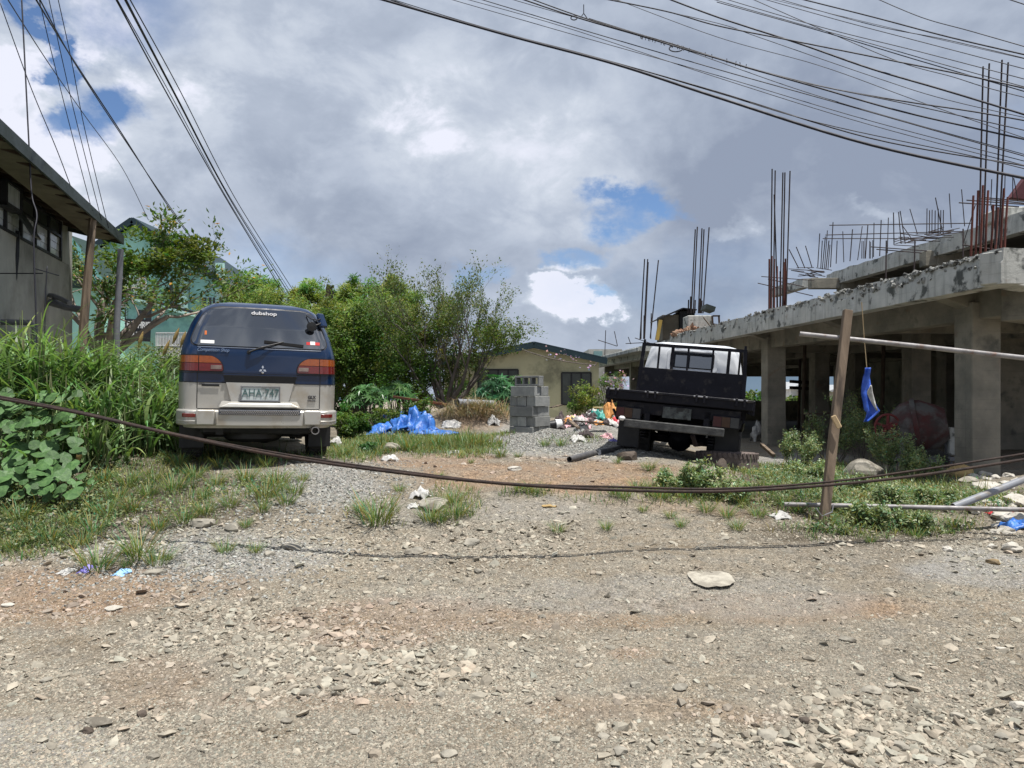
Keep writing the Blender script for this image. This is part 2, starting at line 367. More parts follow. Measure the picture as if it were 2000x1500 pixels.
# scatter builders (numpy)
def rand_rot(n, flat=0.):
    q = RNG.normal(size=(n, 4)); q /= np.linalg.norm(q, axis=1)[:, None]
    w, x, y, z = q.T
    R = np.empty((n, 3, 3))
    R[:, 0, 0] = 1-2*(y*y+z*z); R[:, 0, 1] = 2*(x*y-z*w); R[:, 0, 2] = 2*(x*z+y*w)
    R[:, 1, 0] = 2*(x*y+z*w); R[:, 1, 1] = 1-2*(x*x+z*z); R[:, 1, 2] = 2*(y*z-x*w)
    R[:, 2, 0] = 2*(x*z-y*w); R[:, 2, 1] = 2*(y*z+x*w); R[:, 2, 2] = 1-2*(x*x+y*y)
    return R
def leaves(name, pts, size, mat, parent=None, aspect=.5, up=.5, tint=None, fold=.25, dirs=None):
    """diamond leaves with a fold along the midrib"""
    n = len(pts); pts = np.asarray(pts)
    ax = RNG.normal(size=(n, 3)) if dirs is None else dirs+RNG.normal(size=(n, 3))*.45
    ax[:, 2] *= .7; ax /= np.linalg.norm(ax, axis=1)[:, None]+1e-9
    nr = RNG.normal(size=(n, 3)); nr[:, 2] = np.abs(nr[:, 2])+up*2
    sd_ = np.cross(ax, nr); sd_ /= np.linalg.norm(sd_, axis=1)[:, None]+1e-9
    nn = np.cross(sd_, ax)
    s = (size*RNG.uniform(.6, 1.3, n))[:, None] if np.isscalar(size) else size[:, None]
    w = s*aspect*.5
    V = np.stack([pts, pts+ax*s*.45+sd_*w-nn*w*fold, pts+ax*s, pts+ax*s*.45-sd_*w-nn*w*fold, pts+ax*s*.45], 1).reshape(-1, 3)
    b = np.arange(n)[:, None]*5
    F = np.concatenate([b+[[0, 1, 4]], b+[[1, 2, 4]], b+[[2, 3, 4]], b+[[3, 0, 4]]]) if aspect > 1.1 else np.concatenate([b+[[0, 1, 2]], b+[[0, 2, 3]]])
    if tint is None: tint = tints(n)
    return np_mesh(name, V, F, mat, parent, tint=np.repeat(tint, 5, axis=0))
def tints(n, v=.35, warm=.12):
    t = RNG.uniform(1-v, 1+v, n)[:, None]*np.ones((1, 3))
    k = RNG.normal(size=n)*warm; t[:, 0] *= 1+k*1.6; t[:, 2] *= 1-k*.6
    return np.clip(t, .2, 2.2)
def blades(name, base, h, w, mat, parent=None, droop=.5, seg=4, tint=None, az=None, lean=.35, stiff=1.7):
    """arching tapered ribbons; base (n,3), h (n,), w (n,)"""
    n = len(base); base = np.asarray(base, float); h = np.broadcast_to(h, n).astype(float); w = np.broadcast_to(w, n).astype(float)
    az = RNG.uniform(0, 2*np.pi, n) if az is None else az
    dx = np.stack([np.cos(az), np.sin(az), np.zeros(n)], 1); sdv = np.stack([-np.sin(az), np.cos(az), np.zeros(n)], 1)
    ln = RNG.uniform(.05, lean, n); dr = RNG.uniform(.2, 1, n)*droop
    vs = []
    for i in range(seg+1):
        t = i/seg; fwd = (ln*t+dr*t**stiff)*h; upz = h*(t-dr*.62*t**(stiff+.9))
        c = base+dx*fwd[:, None]; c[:, 2] += upz
        ww = w*(1-t**2.2)*.5*(.55+.9*min(t*3, 1)*.5)
        if i < seg: vs += [c-sdv*ww[:, None], c+sdv*ww[:, None]]
        else: vs += [c]
    m = len(vs); V = np.stack(vs, 1).reshape(-1, 3); b = np.arange(n)[:, None]*m
    Q = np.concatenate([b+[[2*i, 2*i+1, 2*i+3, 2*i+2]] for i in range(seg-1)]); T = b+[[2*seg-2, 2*seg-1, 2*seg]]
    if tint is None: tint = tints(n)
    tt = np.repeat(tint[:, None, :], m, 1)*np.linspace(.85, 1.08, m)[None, :, None]
    return np_mesh(name, V, [Q, T], mat, parent, tint=tt.reshape(-1, 3))
_p = (1+5**.5)/2
ICO = np.array([(-1, _p, 0), (1, _p, 0), (-1, -_p, 0), (1, -_p, 0), (0, -1, _p), (0, 1, _p), (0, -1, -_p), (0, 1, -_p), (_p, 0, -1), (_p, 0, 1), (-_p, 0, -1), (-_p, 0, 1)])/1.9
ICOF = np.array([(0, 11, 5), (0, 5, 1), (0, 1, 7), (0, 7, 10), (0, 10, 11), (1, 5, 9), (5, 11, 4), (11, 10, 2), (10, 7, 6), (7, 1, 8), (3, 9, 4), (3, 4, 2), (3, 2, 6), (3, 6, 8), (3, 8, 9), (4, 9, 5), (2, 4, 11), (6, 2, 10), (8, 6, 7), (9, 8, 1)])
OCT = np.array([(-1, -1, -.7), (1, -1, -.7), (1, 1, -.7), (-1, 1, -.7), (-.7, -.7, .8), (.7, -.7, .8), (.7, .7, .8), (-.7, .7, .8)])*.75
OCTF = np.array([(0, 1, 5), (0, 5, 4), (1, 2, 6), (1, 6, 5), (2, 3, 7), (2, 7, 6), (3, 0, 4), (3, 4, 7), (4, 5, 6), (4, 6, 7)])
def stones(name, xy, r, mat, flat=.5, tint=None, sink=.25, shape='oct', jit=.28, zoff=0.):
    n = len(xy); B, FF = (ICO, ICOF) if shape == 'ico' else (OCT, OCTF)
    k = len(B); V = B[None]*(1+RNG.normal(size=(n, k, 1))*jit*.6)+RNG.normal(size=(n, k, 3))*jit*.5
    V = V*RNG.uniform(.6, 1.25, (n, 1, 3)); V[:, :, 2] *= flat
    a = RNG.uniform(0, 2*np.pi, n); tl = RNG.normal(size=(n, 2))*.25
    c, s = np.cos(a), np.sin(a)
    x = V[:, :, 0]*c[:, None]-V[:, :, 1]*s[:, None]; y = V[:, :, 0]*s[:, None]+V[:, :, 1]*c[:, None]
    z = V[:, :, 2]+x*tl[:, :1]+y*tl[:, 1:]
    V = np.stack([x, y, z], 2)*r[:, None, None]
    gzv = hz(xy[:, 0], xy[:, 1])+zoff
    V[:, :, 0] += xy[:, :1]; V[:, :, 1] += xy[:, 1:]; V[:, :, 2] += (gzv+r*flat*(.5-sink))[:, None]
    F = (np.arange(n)[:, None, None]*k+FF[None]).reshape(-1, 3)
    if tint is None: tint = tints(n, .3, .02)
    return np_mesh(name, V.reshape(-1, 3), F, mat, None, tint=np.repeat(tint, k, axis=0))

# ------------------------------------------------------------------ ground
def to_px(x, y, z): return CX+FPX*x/np.maximum(y, .1), HY-FPX*(z-EYE)/np.maximum(y, .1)
def emask(x, y, lst):
    z = hz(x, y); px, py = to_px(x, y, z); r = np.zeros_like(px)
    nz = (fbm(x*1.7, y*1.7, 41, 4)-.5)*1.3
    for (cx, cy, rx, ry, w) in lst:
        q = np.sqrt(((px-cx)/rx)**2+((py-cy)/ry)**2)+nz
        r = np.maximum(r, w*(1-sst(q, .7, 1.15)))
    return np.where(y > 2, r, 0)
ORANGE = [(930, 818, 80, 26, .8), (1000, 1213, 560, 24, .5), (1560, 1185, 480, 22, .4), (480, 1372, 420, 26, .4), (1300, 1385, 300, 22, .4), (120, 1150, 300, 50, .8), (1060, 925, 330, 34, .9), (1150, 940, 160, 22, 1), (860, 900, 130, 18, .8), (880, 1205, 230, 34, .55), (1700, 1190, 70, 16, .8), (1240, 1275, 70, 16, .6), (1450, 985, 260, 26, .4), (300, 1330, 120, 40, .35), (740, 1250, 150, 20, .5), (1480, 1400, 90, 24, .4), (60, 1180, 160, 50, .6)]
GREY = [(1090, 860, 190, 34, 1), (1230, 885, 120, 20, .9), (650, 955, 130, 50, .9), (430, 1075, 210, 40, .9), (1570, 905, 120, 22, .9), (1950, 1110, 160, 40, .8), (1010, 1000, 140, 30, .4), (1250, 1170, 380, 40, .4), (800, 1010, 90, 30, .5), (60, 1450, 200, 60, .6), (1150, 850, 220, 30, .9)]
ORGAN = [(120, 960, 330, 120, .9), (300, 900, 180, 40, .7), (1700, 970, 330, 50, .8), (1750, 1040, 300, 22, .8), (800, 860, 160, 30, .6), (1200, 800, 120, 20, .6), (500, 900, 200, 12, .5), (250, 1010, 260, 60, .5)]
def axis_pts(segs):
    r = []
    for a, b, s in segs: r += list(np.arange(a, b-1e-6, s))
    return np.array(r+[segs[-1][1]])
gxs = axis_pts([(-300, -60, 40), (-60, -20, 8), (-20, -8, 1), (-8, -5.5, .2), (-5.5, 6.2, .05), (6.2, 9, .2), (9, 20, 1), (20, 60, 8), (60, 300, 40)])
gys = axis_pts([(-60, -10, 10), (-10, 2.4, 1.24), (2.4, 10.5, .05), (10.5, 15, .2), (15, 40, 1), (40, 100, 10), (100, 600, 50)])
X, Y = np.meshgrid(gxs, gys); Z = hz(X, Y)
nx, ny = len(gxs), len(gys); idx = np.arange(nx*ny).reshape(ny, nx)
FQ = np.stack([idx[:-1, :-1], idx[:-1, 1:], idx[1:, 1:], idx[1:, :-1]], -1).reshape(-1, 4)
soil = np.stack([emask(X, Y, ORANGE), emask(X, Y, GREY), emask(X, Y, ORGAN)], -1).reshape(-1, 3)
def ground_mat():
    m = bpy.data.materials.new('gravel_ground'); m.use_nodes = True; nt = m.node_tree; N = nt.nodes; L = nt.links; b = N['Principled BSDF']
    g = N.new('ShaderNodeNewGeometry'); co = g.outputs['Position']
    at = N.new('ShaderNodeAttribute'); at.attribute_name = 'tint'; sp = N.new('ShaderNodeSeparateColor'); L.new(at.outputs['Color'], sp.inputs[0])
    def noi(sc, dt=5, r=.6, src=None):
        n = N.new('ShaderNodeTexNoise'); n.inputs['Scale'].default_value = sc; n.inputs['Detail'].default_value = dt; n.inputs['Roughness'].default_value = r; L.new(src or co, n.inputs[0]); return n.outputs[0]
    def mr(x, a, c, lo=0., hi=1.):
        n = N.new('ShaderNodeMapRange'); L.new(x, n.inputs[0]); n.inputs[1].default_value = a; n.inputs[2].default_value = c; n.inputs[3].default_value = lo; n.inputs[4].default_value = hi; return n.outputs[0]
    def mix(f, a, c, mode='MIX'):
        x = N.new('ShaderNodeMix'); x.data_type = 'RGBA'; x.blend_type = mode
        if isinstance(f, float): x.inputs[0].default_value = f
        else: L.new(f, x.inputs[0])
        for i, v in ((6, a), (7, c)):
            if isinstance(v, tuple): x.inputs[i].default_value = (*v, 1)
            else: L.new(v, x.inputs[i])
        return x.outputs[2]
    def mt(op, a, c):
        n = N.new('ShaderNodeMath'); n.operation = op
        for i, v in enumerate((a, c)):
            if isinstance(v, float): n.inputs[i].default_value = v
            else: L.new(v, n.inputs[i])
        return n.outputs[0]
    base = mix(mr(noi(.8), .38, .62), (.295, .25, .185), (.275, .245, .195))
    st = N.new('ShaderNodeVectorMath'); st.operation = 'MULTIPLY'; st.inputs[1].default_value = (.5, 2.6, 1); L.new(co, st.inputs[0])
    base = mix(mr(noi(1.1, 6, .65, st.outputs[0]), .5, .68), base, (.215, .172, .12))
    base = mix(mr(noi(1.7, 6, .65, st.outputs[0]), .56, .7), base, (.37, .335, .265))
    base = mix(mr(noi(.55, 5, .6), .52, .66, 0., .75), base, (.20, .165, .12))
    base = mix(mr(noi(6, 5), .45, .65), base, (.245, .222, .182))
    base = mix(mt('MULTIPLY', sp.outputs[0], mr(noi(5), .3, .6, .3, .8)), base, (.31, .20, .12))
    base = mix(mt('MULTIPLY', sp.outputs[1], mr(noi(7), .3, .55, .5, 1.)), base, (.32, .31, .285))
    base = mix(mt('MULTIPLY', sp.outputs[2], mr(noi(9), .3, .6, .4, .95)), base, (.075, .062, .042))
    v1 = N.new('ShaderNodeTexVoronoi'); v1.inputs['Scale'].default_value = 38; L.new(co, v1.inputs[0])
    v2 = N.new('ShaderNodeTexVoronoi'); v2.inputs['Scale'].default_value = 95; L.new(co, v2.inputs[0])
    s1 = N.new('ShaderNodeSeparateColor'); L.new(v1.outputs['Color'], s1.inputs[0]); s2 = N.new('ShaderNodeSeparateColor'); L.new(v2.outputs['Color'], s2.inputs[0])
    chips = mr(noi(2.5, 4), .35, .6, .25, 1.)
    lum = mt('ADD', mt('MULTIPLY', mt('SUBTRACT', s1.outputs[0], .5), .62), mt('MULTIPLY', mt('SUBTRACT', s2.outputs[0], .5), .75))
    lum = mt('ADD', mt('MULTIPLY', lum, chips), 1.0)
    cc = N.new('ShaderNodeCombineColor')
    for i in range(3): L.new(lum, cc.inputs[i])
    col = mix(1., base, cc.outputs[0], 'MULTIPLY')
    dk = mr(noi(48, 5, .75), .56, .68); col = mix(mt('MULTIPLY', dk, .6), col, (.07, .06, .05))
    L.new(col, b.inputs['Base Color']); b.inputs['Roughness'].default_value = .95; b.inputs['Specular IOR Level'].default_value = .15
    h = mt('ADD', mt('MULTIPLY', v1.outputs['Distance'], -.9), mt('MULTIPLY', v2.outputs['Distance'], -.5))
    h = mt('ADD', h, mt('MULTIPLY', noi(30, 6, .7), 1.1))
    bn = N.new('ShaderNodeBump'); bn.inputs['Strength'].default_value = 1.; bn.inputs['Distance'].default_value = .022; L.new(h, bn.inputs['Height']); L.new(bn.outputs[0], b.inputs['Normal'])
    return m
M['ground'] = ground_mat()
gr = np_mesh('ground', np.stack([X, Y, Z], -1).reshape(-1, 3), FQ, M['ground'], tint=soil, smooth=True); tag(gr, kind='structure')
M['stone'] = pm('gravel_stone', (.37, .33, .26), (.275, .25, .20), 30, .92, .4, 90, tint=True, spec=.2, bdist=.004)
M['rock'] = pm('pale_rock', (.36, .33, .27), (.22, .205, .17), 7, .92, .7, 30, c3=(.14, .125, .10), s3=4, spec=.2)
M['rock_dark'] = pm('brown_rock', (.12, .095, .075), (.075, .062, .052), 9, .9, .6, 40, spec=.2)
M['rock_tan'] = pm('tan_rock', (.44, .31, .13), (.31, .21, .09), 5, .8, .4, 30, c3=(.16, .12, .07), s3=3, spec=.3)
M['rock_white'] = pm('chalky_rock', (.52, .49, .43), (.38, .355, .30), 12, .95, .7, 50, spec=.2)
# hills seen beneath the building
hv = []; hx = np.linspace(-900, 1400, 60); 
for k, x in enumerate(hx):
    top = -30+ (fbm(x*.004+3, 0, 77, 4)*60)+ 40*math.exp(-((x-360)/190)**2)
    hv += [(x, 900, -80), (x, 960, top)]
b_ = MB(); b_.add(hv, [(2*i, 2*i+2, 2*i+3, 2*i+1) for i in range(len(hx)-1)])
M['hill'] = pm('blue_green_hill', (.10, .15, .20), (.13, .18, .23), .01, 1., 0, world_co=True, spec=0)
tag(b_.build('hills', M['hill'], smooth=True), kind='structure')

# loose gravel: stones on the ground, denser in the stony drifts
n = 270000
yy = np.sqrt(RNG.uniform(2.7**2, 9.8**2, n)); xx = RNG.uniform(-.78, .78, n)*yy
den = sst(fbm(xx*1.1, yy*1.6, 21, 4), .38, .66)
ppx, ppy = to_px(xx, yy, hz(xx, yy))
def el(px, py, rx, ry): return np.exp(-(((ppx-px)/rx)**2+((ppy-py)/ry)**2))
drift = 4.5*el(1830, 1440, 330, 90)+1.9*el(720, 1320, 230, 80)+1.0*el(300, 1440, 300, 40)+.8*el(1180, 1440, 260, 60)+.7*el(450, 1220, 320, 50)+.8*el(1000, 1060, 900, 45)+.5*el(1300, 1330, 200, 60)+.36
keep = RNG.uniform(0, 1, n) < np.clip(den*drift*1.1+.16, 0, 1)*np.where(ppy > 1015, 1, .45)*(1-.6*emask(xx, yy, ORANGE[:5]))
xx, yy, drift = xx[keep], yy[keep], drift[keep]; n = len(xx)
r = .0042*(1-RNG.uniform(0, 1, n))**-.40*(.80+.46*np.clip(drift, 0, 3)); r = np.clip(r, .004, .036)
grey = emask(xx, yy, GREY); orr = emask(xx, yy, ORANGE)
tn = tints(n, .36, .018)*(1-.0*grey[:, None]); tn[:, 2] *= 1+.10*grey; tn[:, 1] *= 1+.06*grey; tn *= (1-.12*orr[:, None]); tn[:, 0] *= 1+.15*orr
big = r > .0135
tag(stones('gravel', np.stack([xx, yy], 1)[~big], r[~big], M['stone'], .5, tn[~big], .35), kind='stuff')
bx = np.stack([xx, yy], 1)[big]; br = r[big]; bt = tn[big]
tag(stones('gravel_stones', bx, br, M['stone'], .5, bt*.92, .42, 'ico', .3), kind='stuff')
# fine chips packed into the surface of the road
n = 130000
yy = 1/RNG.uniform(1/6.8, 1/2.75, n); xx = RNG.uniform(-.76, .76, n)*yy
m = RNG.uniform(0, 1, n) < np.clip(sst(fbm(xx*1.6, yy*2.4, 31, 4), .30, .62)+.1, 0, 1)*(1-.85*emask(xx, yy, ORANGE)); xx, yy = xx[m], yy[m]; n = len(xx)
PB = np.array([(-1, -.8, -.35), (.9, -.9, -.35), (1, .8, -.35), (-.8, 1, -.35), (.1, 0, .75)]); PF = np.array([(0, 1, 4), (1, 2, 4), (2, 3, 4), (3, 0, 4)])
r = RNG.uniform(.0022, .0062, n)*(1+RNG.uniform(0, 1, n)**6); V = PB[None]*(1+RNG.normal(size=(n, 5, 1))*.25)+RNG.normal(size=(n, 5, 3))*.15
a = RNG.uniform(0, 6.283, n); c, s = np.cos(a)[:, None], np.sin(a)[:, None]; V = np.stack([V[:, :, 0]*c-V[:, :, 1]*s, V[:, :, 0]*s+V[:, :, 1]*c, V[:, :, 2]*.7], 2)*r[:, None, None]
V[:, :, 0] += xx[:, None]; V[:, :, 1] += yy[:, None]; V[:, :, 2] += (hz(xx, yy)+.001)[:, None]
t_ = tints(n, .42, .03)*.88*(.72+.5*fbm(xx*.9+4, yy*2.2, 63, 4))[:, None]
tag(np_mesh('fine_gravel', V.reshape(-1, 3), (np.arange(n)[:, None, None]*5+PF[None]).reshape(-1, 3), M['stone'], None, np.repeat(t_, 5, axis=0)), kind='stuff')
# grey crushed gravel pile beside the blocks
q = RNG.normal(size=(17000, 2))*[.62, .62]+[.5, 10.7]; q = q[(q[:, 1] > 9.2)]
q2 = RNG.normal(size=(4000, 2))*[.5, .3]+[1.45, 9.9]; q3 = RNG.normal(size=(3500, 2))*[.45, .5]+[-2.0, 7.3]; q4 = RNG.normal(size=(3000, 2))*[.55, .3]+[-2.5, 5.6]
q = np.concatenate([q, q2, q3, q4]); rr = RNG.uniform(.006, .017, len(q)); tt = tints(len(q), .38, .02)*np.array([.92, 1.0, 1.14])
tag(stones('crushed_stone', q, rr, M['stone'], .65, tt, .1, 'oct'), kind='stuff')

# single larger stones
def rock(name, loc, r, mat, label, group=None, flat=(1, 1, .6), seed=0, cat='stone', sub=2, rough=.16, rz=0):
    rs = np.random.default_rng(seed); import bmesh
    bm = bmesh.new(); bmesh.ops.create_icosphere(bm, subdivisions=3, radius=1)
    # facet the ball with random cutting planes so it reads as broken rock
    pl = [(Vector(rs.normal(size=3)).normalized(), rs.uniform(.62, .92)) for _ in range(14)]
    for v in bm.verts:
        for (nn, dd) in pl:
            k = v.co.dot(nn)
            if k > dd: v.co -= nn*(k-dd)
        f = float(fbm(v.co.x*2+seed, v.co.y*2+v.co.z*1.7, seed, 3)); v.co *= 1+(f-.5)*rough*2
        v.co = Vector((v.co.x*flat[0]*r, v.co.y*flat[1]*r, v.co.z*flat[2]*r))
    me = bpy.data.meshes.new(name); bm.to_mesh(me); bm.free(); me.materials.append(mat)
    me.polygons.foreach_set('use_smooth', [True]*len(me.polygons)); me.set_sharp_from_angle(angle=math.radians(24))
    o = bpy.data.objects.new(name, me); o.location = (loc[0], loc[1], loc[2]+r*flat[2]*.35); o.rotation_euler = (.11 if 5 < loc[1] < 8 else .04, 0, rz)
    return tag(link(o), label, cat, group)
def rk(px, py, wpx, mat, label, flat=(1, .8, .5), group=None, seed=None, name='stone', cat='stone', rough=.16, sink=0):
    p = G(px, py); r = wpx/2/FPX*p.y; p.z -= sink
    return rock(name, p, r, mat, label, group, flat, seed if seed is not None else int(px+py), cat, rough=rough, rz=U(-.3, .3))
M['rock_flat'] = pm('worn_pale_rock', (.46, .425, .35), (.33, .305, .25), 9, .95, .9, 40, c3=(.27, .245, .20), s3=5, spec=.2)
rk(1385, 1131, 104, M['rock_flat'], 'wide flat chalky white rock bedded flush in the gravel road', (1, 1.05, .07), seed=4, sink=-.002)
rk(222, 1188, 40, M['rock_white'], 'flat white stone lying on the orange dirt at the road edge', (1, .8, .2), seed=11)
rk(14, 1184, 30, M['rock_white'], 'small white slab on orange dirt by the picture border', (1, .7, .3), seed=5)
rk(1655, 1252, 32, M['rock'], 'lone rounded grey-brown stone sitting on smooth part of the road', (1, .6, .45), seed=8)
rk(1572, 1410, 24, M['rock_dark'], 'dark wedge-shaped stone on the road next to a stony drift', (1, .8, .6), seed=3)
rk(276, 1397, 20, M['rock_dark'], 'small black lump lying alone on the road', (1, .9, .7), seed=9)
rk(195, 1412, 66, M['rock'], 'long pale slab half buried in the road', (1, .6, .2), seed=12)
rk(172, 1430, 28, M['rock_dark'], 'brown pebble tucked against the long pale slab', (1, .7, .6), seed=15)
rk(1958, 1268, 30, M['rock_white'], 'thin pale stone flake on the road', (1, .6, .25), seed=16)
rk(1500, 1440, 44, M['rock'], 'pointed tan-grey stone at the tip of the stony drift', (1, .8, .5), seed=18)
rk(1990, 1383, 40, M['rock_white'], 'rounded pale cobble at the edge of the road picture', (1, .8, .5), seed=20)
rk(1700, 1350, 44, M['rock'], 'broad flat grey cobble topping the stony drift', (1, .7, .35), seed=21)
rk(1680, 932, 92, M['rock'], 'big grey boulder behind the leaning wooden post', (1, .8, .62), seed=31, name='boulder', cat='boulder')
rk(1872, 930, 74, M['rock_tan'], 'smooth tan boulder at the foot of the concrete column', (1, .7, .5), seed=33, name='boulder', cat='boulder', rough=.06)
rk(1890, 942, 40, M['rock'], 'small grey rock under the smooth tan boulder', (1, .7, .5), seed=35)
rk(1408, 918, 34, M['rock_dark'], 'mossy upright stone leaning on the discarded truck tyre', (.8, .6, 1.), seed=36)
rk(1228, 898, 50, M['rock_dark'], 'dark stone in the shadow under the flatbed truck', (1, .7, .6), seed=38)
rk(850, 990, 74, M['rock'], 'flat grey-brown boulder ringed by grass tufts', (1, .9, .32), seed=41, name='boulder', cat='boulder')
rk(920, 1063, 36, M['rock'], 'two-lobed brownish stone on the boundary of road and lot', (1, .8, .5), seed=43)
rk(812, 1078, 52, M['rock'], 'low buried stone in the gravel near the lot boundary', (1, .8, .2), seed=44)
rk(762, 880, 40, M['rock'], 'flat-topped grey rock beside a green weed near the van', (1, .8, .6), seed=45)
rk(568, 1072, 46, M['rock'], 'low bluish-grey stone among sparse grass', (1, .7, .35), seed=46)
rk(305, 1120, 52, M['rock'], 'flat pinkish-grey stone wedged between grass tufts', (1, .6, .3), seed=47)
rk(1005, 917, 34, M['rock_white'], 'pale flat stone on orange dirt near the rusty cable', (1, .7, .35), seed=48)
rk(1075, 990, 36, M['rock_tan'], 'orange-brown flat chip of rock on the slope', (1, .6, .2), seed=49)
rk(1940, 1100, 30, M['rock_tan'], 'rust-coloured broken stone below the blue tarp scrap', (1, .6, .4), seed=51)
for i, (px, py, w) in enumerate([(100, 1010, 40), (395, 1025, 60), (455, 1035, 44), (525, 1085, 30), (262, 1018, 34), (700, 960, 26), (610, 1000, 30), (745, 1130, 26), (935, 1117, 26), (330, 1260, 30), (380, 1235, 26), (640, 1310, 30), (600, 1355, 38), (560, 1410, 32), (690, 1430, 34), (490, 1370, 30), (770, 1180, 24), (1060, 1205, 22), (1130, 1300, 28), (1240, 1340, 34), (1330, 1345, 40), (1180, 1440, 36), (1210, 1470, 44), (1400, 1460, 34), (1600, 1385, 30), (1760, 1460, 46), (1830, 1490, 48), (1905, 1470, 44), (1870, 1400, 34), (1960, 1440, 40), (1680, 1440, 30), (880, 1475, 50), (930, 1320, 30), (800, 1290, 28), (860, 1360, 30), (1740, 1340, 34), (1050, 1410, 30), (300, 1480, 36), (90, 1330, 36), (440, 1300, 26)]):
    rk(px, py, w*.8, M['rock'], 'loose angular beige-grey stone lying on the gravel', (1, RNG.uniform(.6, .95), RNG.uniform(.3, .6)), 'loose angular stones on the gravel', 100+i)['label'] = 'loose angular beige-grey stone lying '+('in the grassy verge below the van' if py < 1100 and px < 700 else 'on the gravel at the rim of the lot' if py < 1200 else 'on the road in the stony drift toward the corner' if px > 1550 else 'on the road below the block stack' if px > 820 else 'on the road below the van')
# broken white rubble at the right
for i, (px, py, w, l) in enumerate([(1935, 958, 62, 'largest white lump of rubble behind the grey plastic pipe'), (1985, 985, 60, 'white rubble lump cut by the grey plastic pipe'), (1900, 985, 30, None), (1960, 1012, 50, 'flat rubble slab just above the lying steel pipe'), (1925, 930, 30, None), (1990, 945, 34, None), (1880, 968, 24, None), (1905, 1000, 30, None), (1995, 1015, 36, None), (1965, 1040, 34, None), (1975, 1075, 40, 'white rubble chunk beside the blue tarp scrap'), (1935, 1070, 22, None), (1850, 1075, 22, None)]):
    rk(px, py, w, M['rock_white'], l or 'jagged whitish chunk of broken concrete in the rubble by the column', (1, .8, .55), 'white rubble by the concrete column', 200+i, 'rubble_chunk', 'rubble', .4)

for i in range(70):
    px = 1990-abs(RNG.normal())*75; py = U(925, 1045)
    if py > 1030 and px < 1930: continue
    rk(px, py, U(9, 26), M['rock_white'], 'jagged whitish chunk of broken concrete in the rubble by the column', (1, .8, .55), 'white rubble by the concrete column', 400+i, 'rubble_chunk', 'rubble', .4)

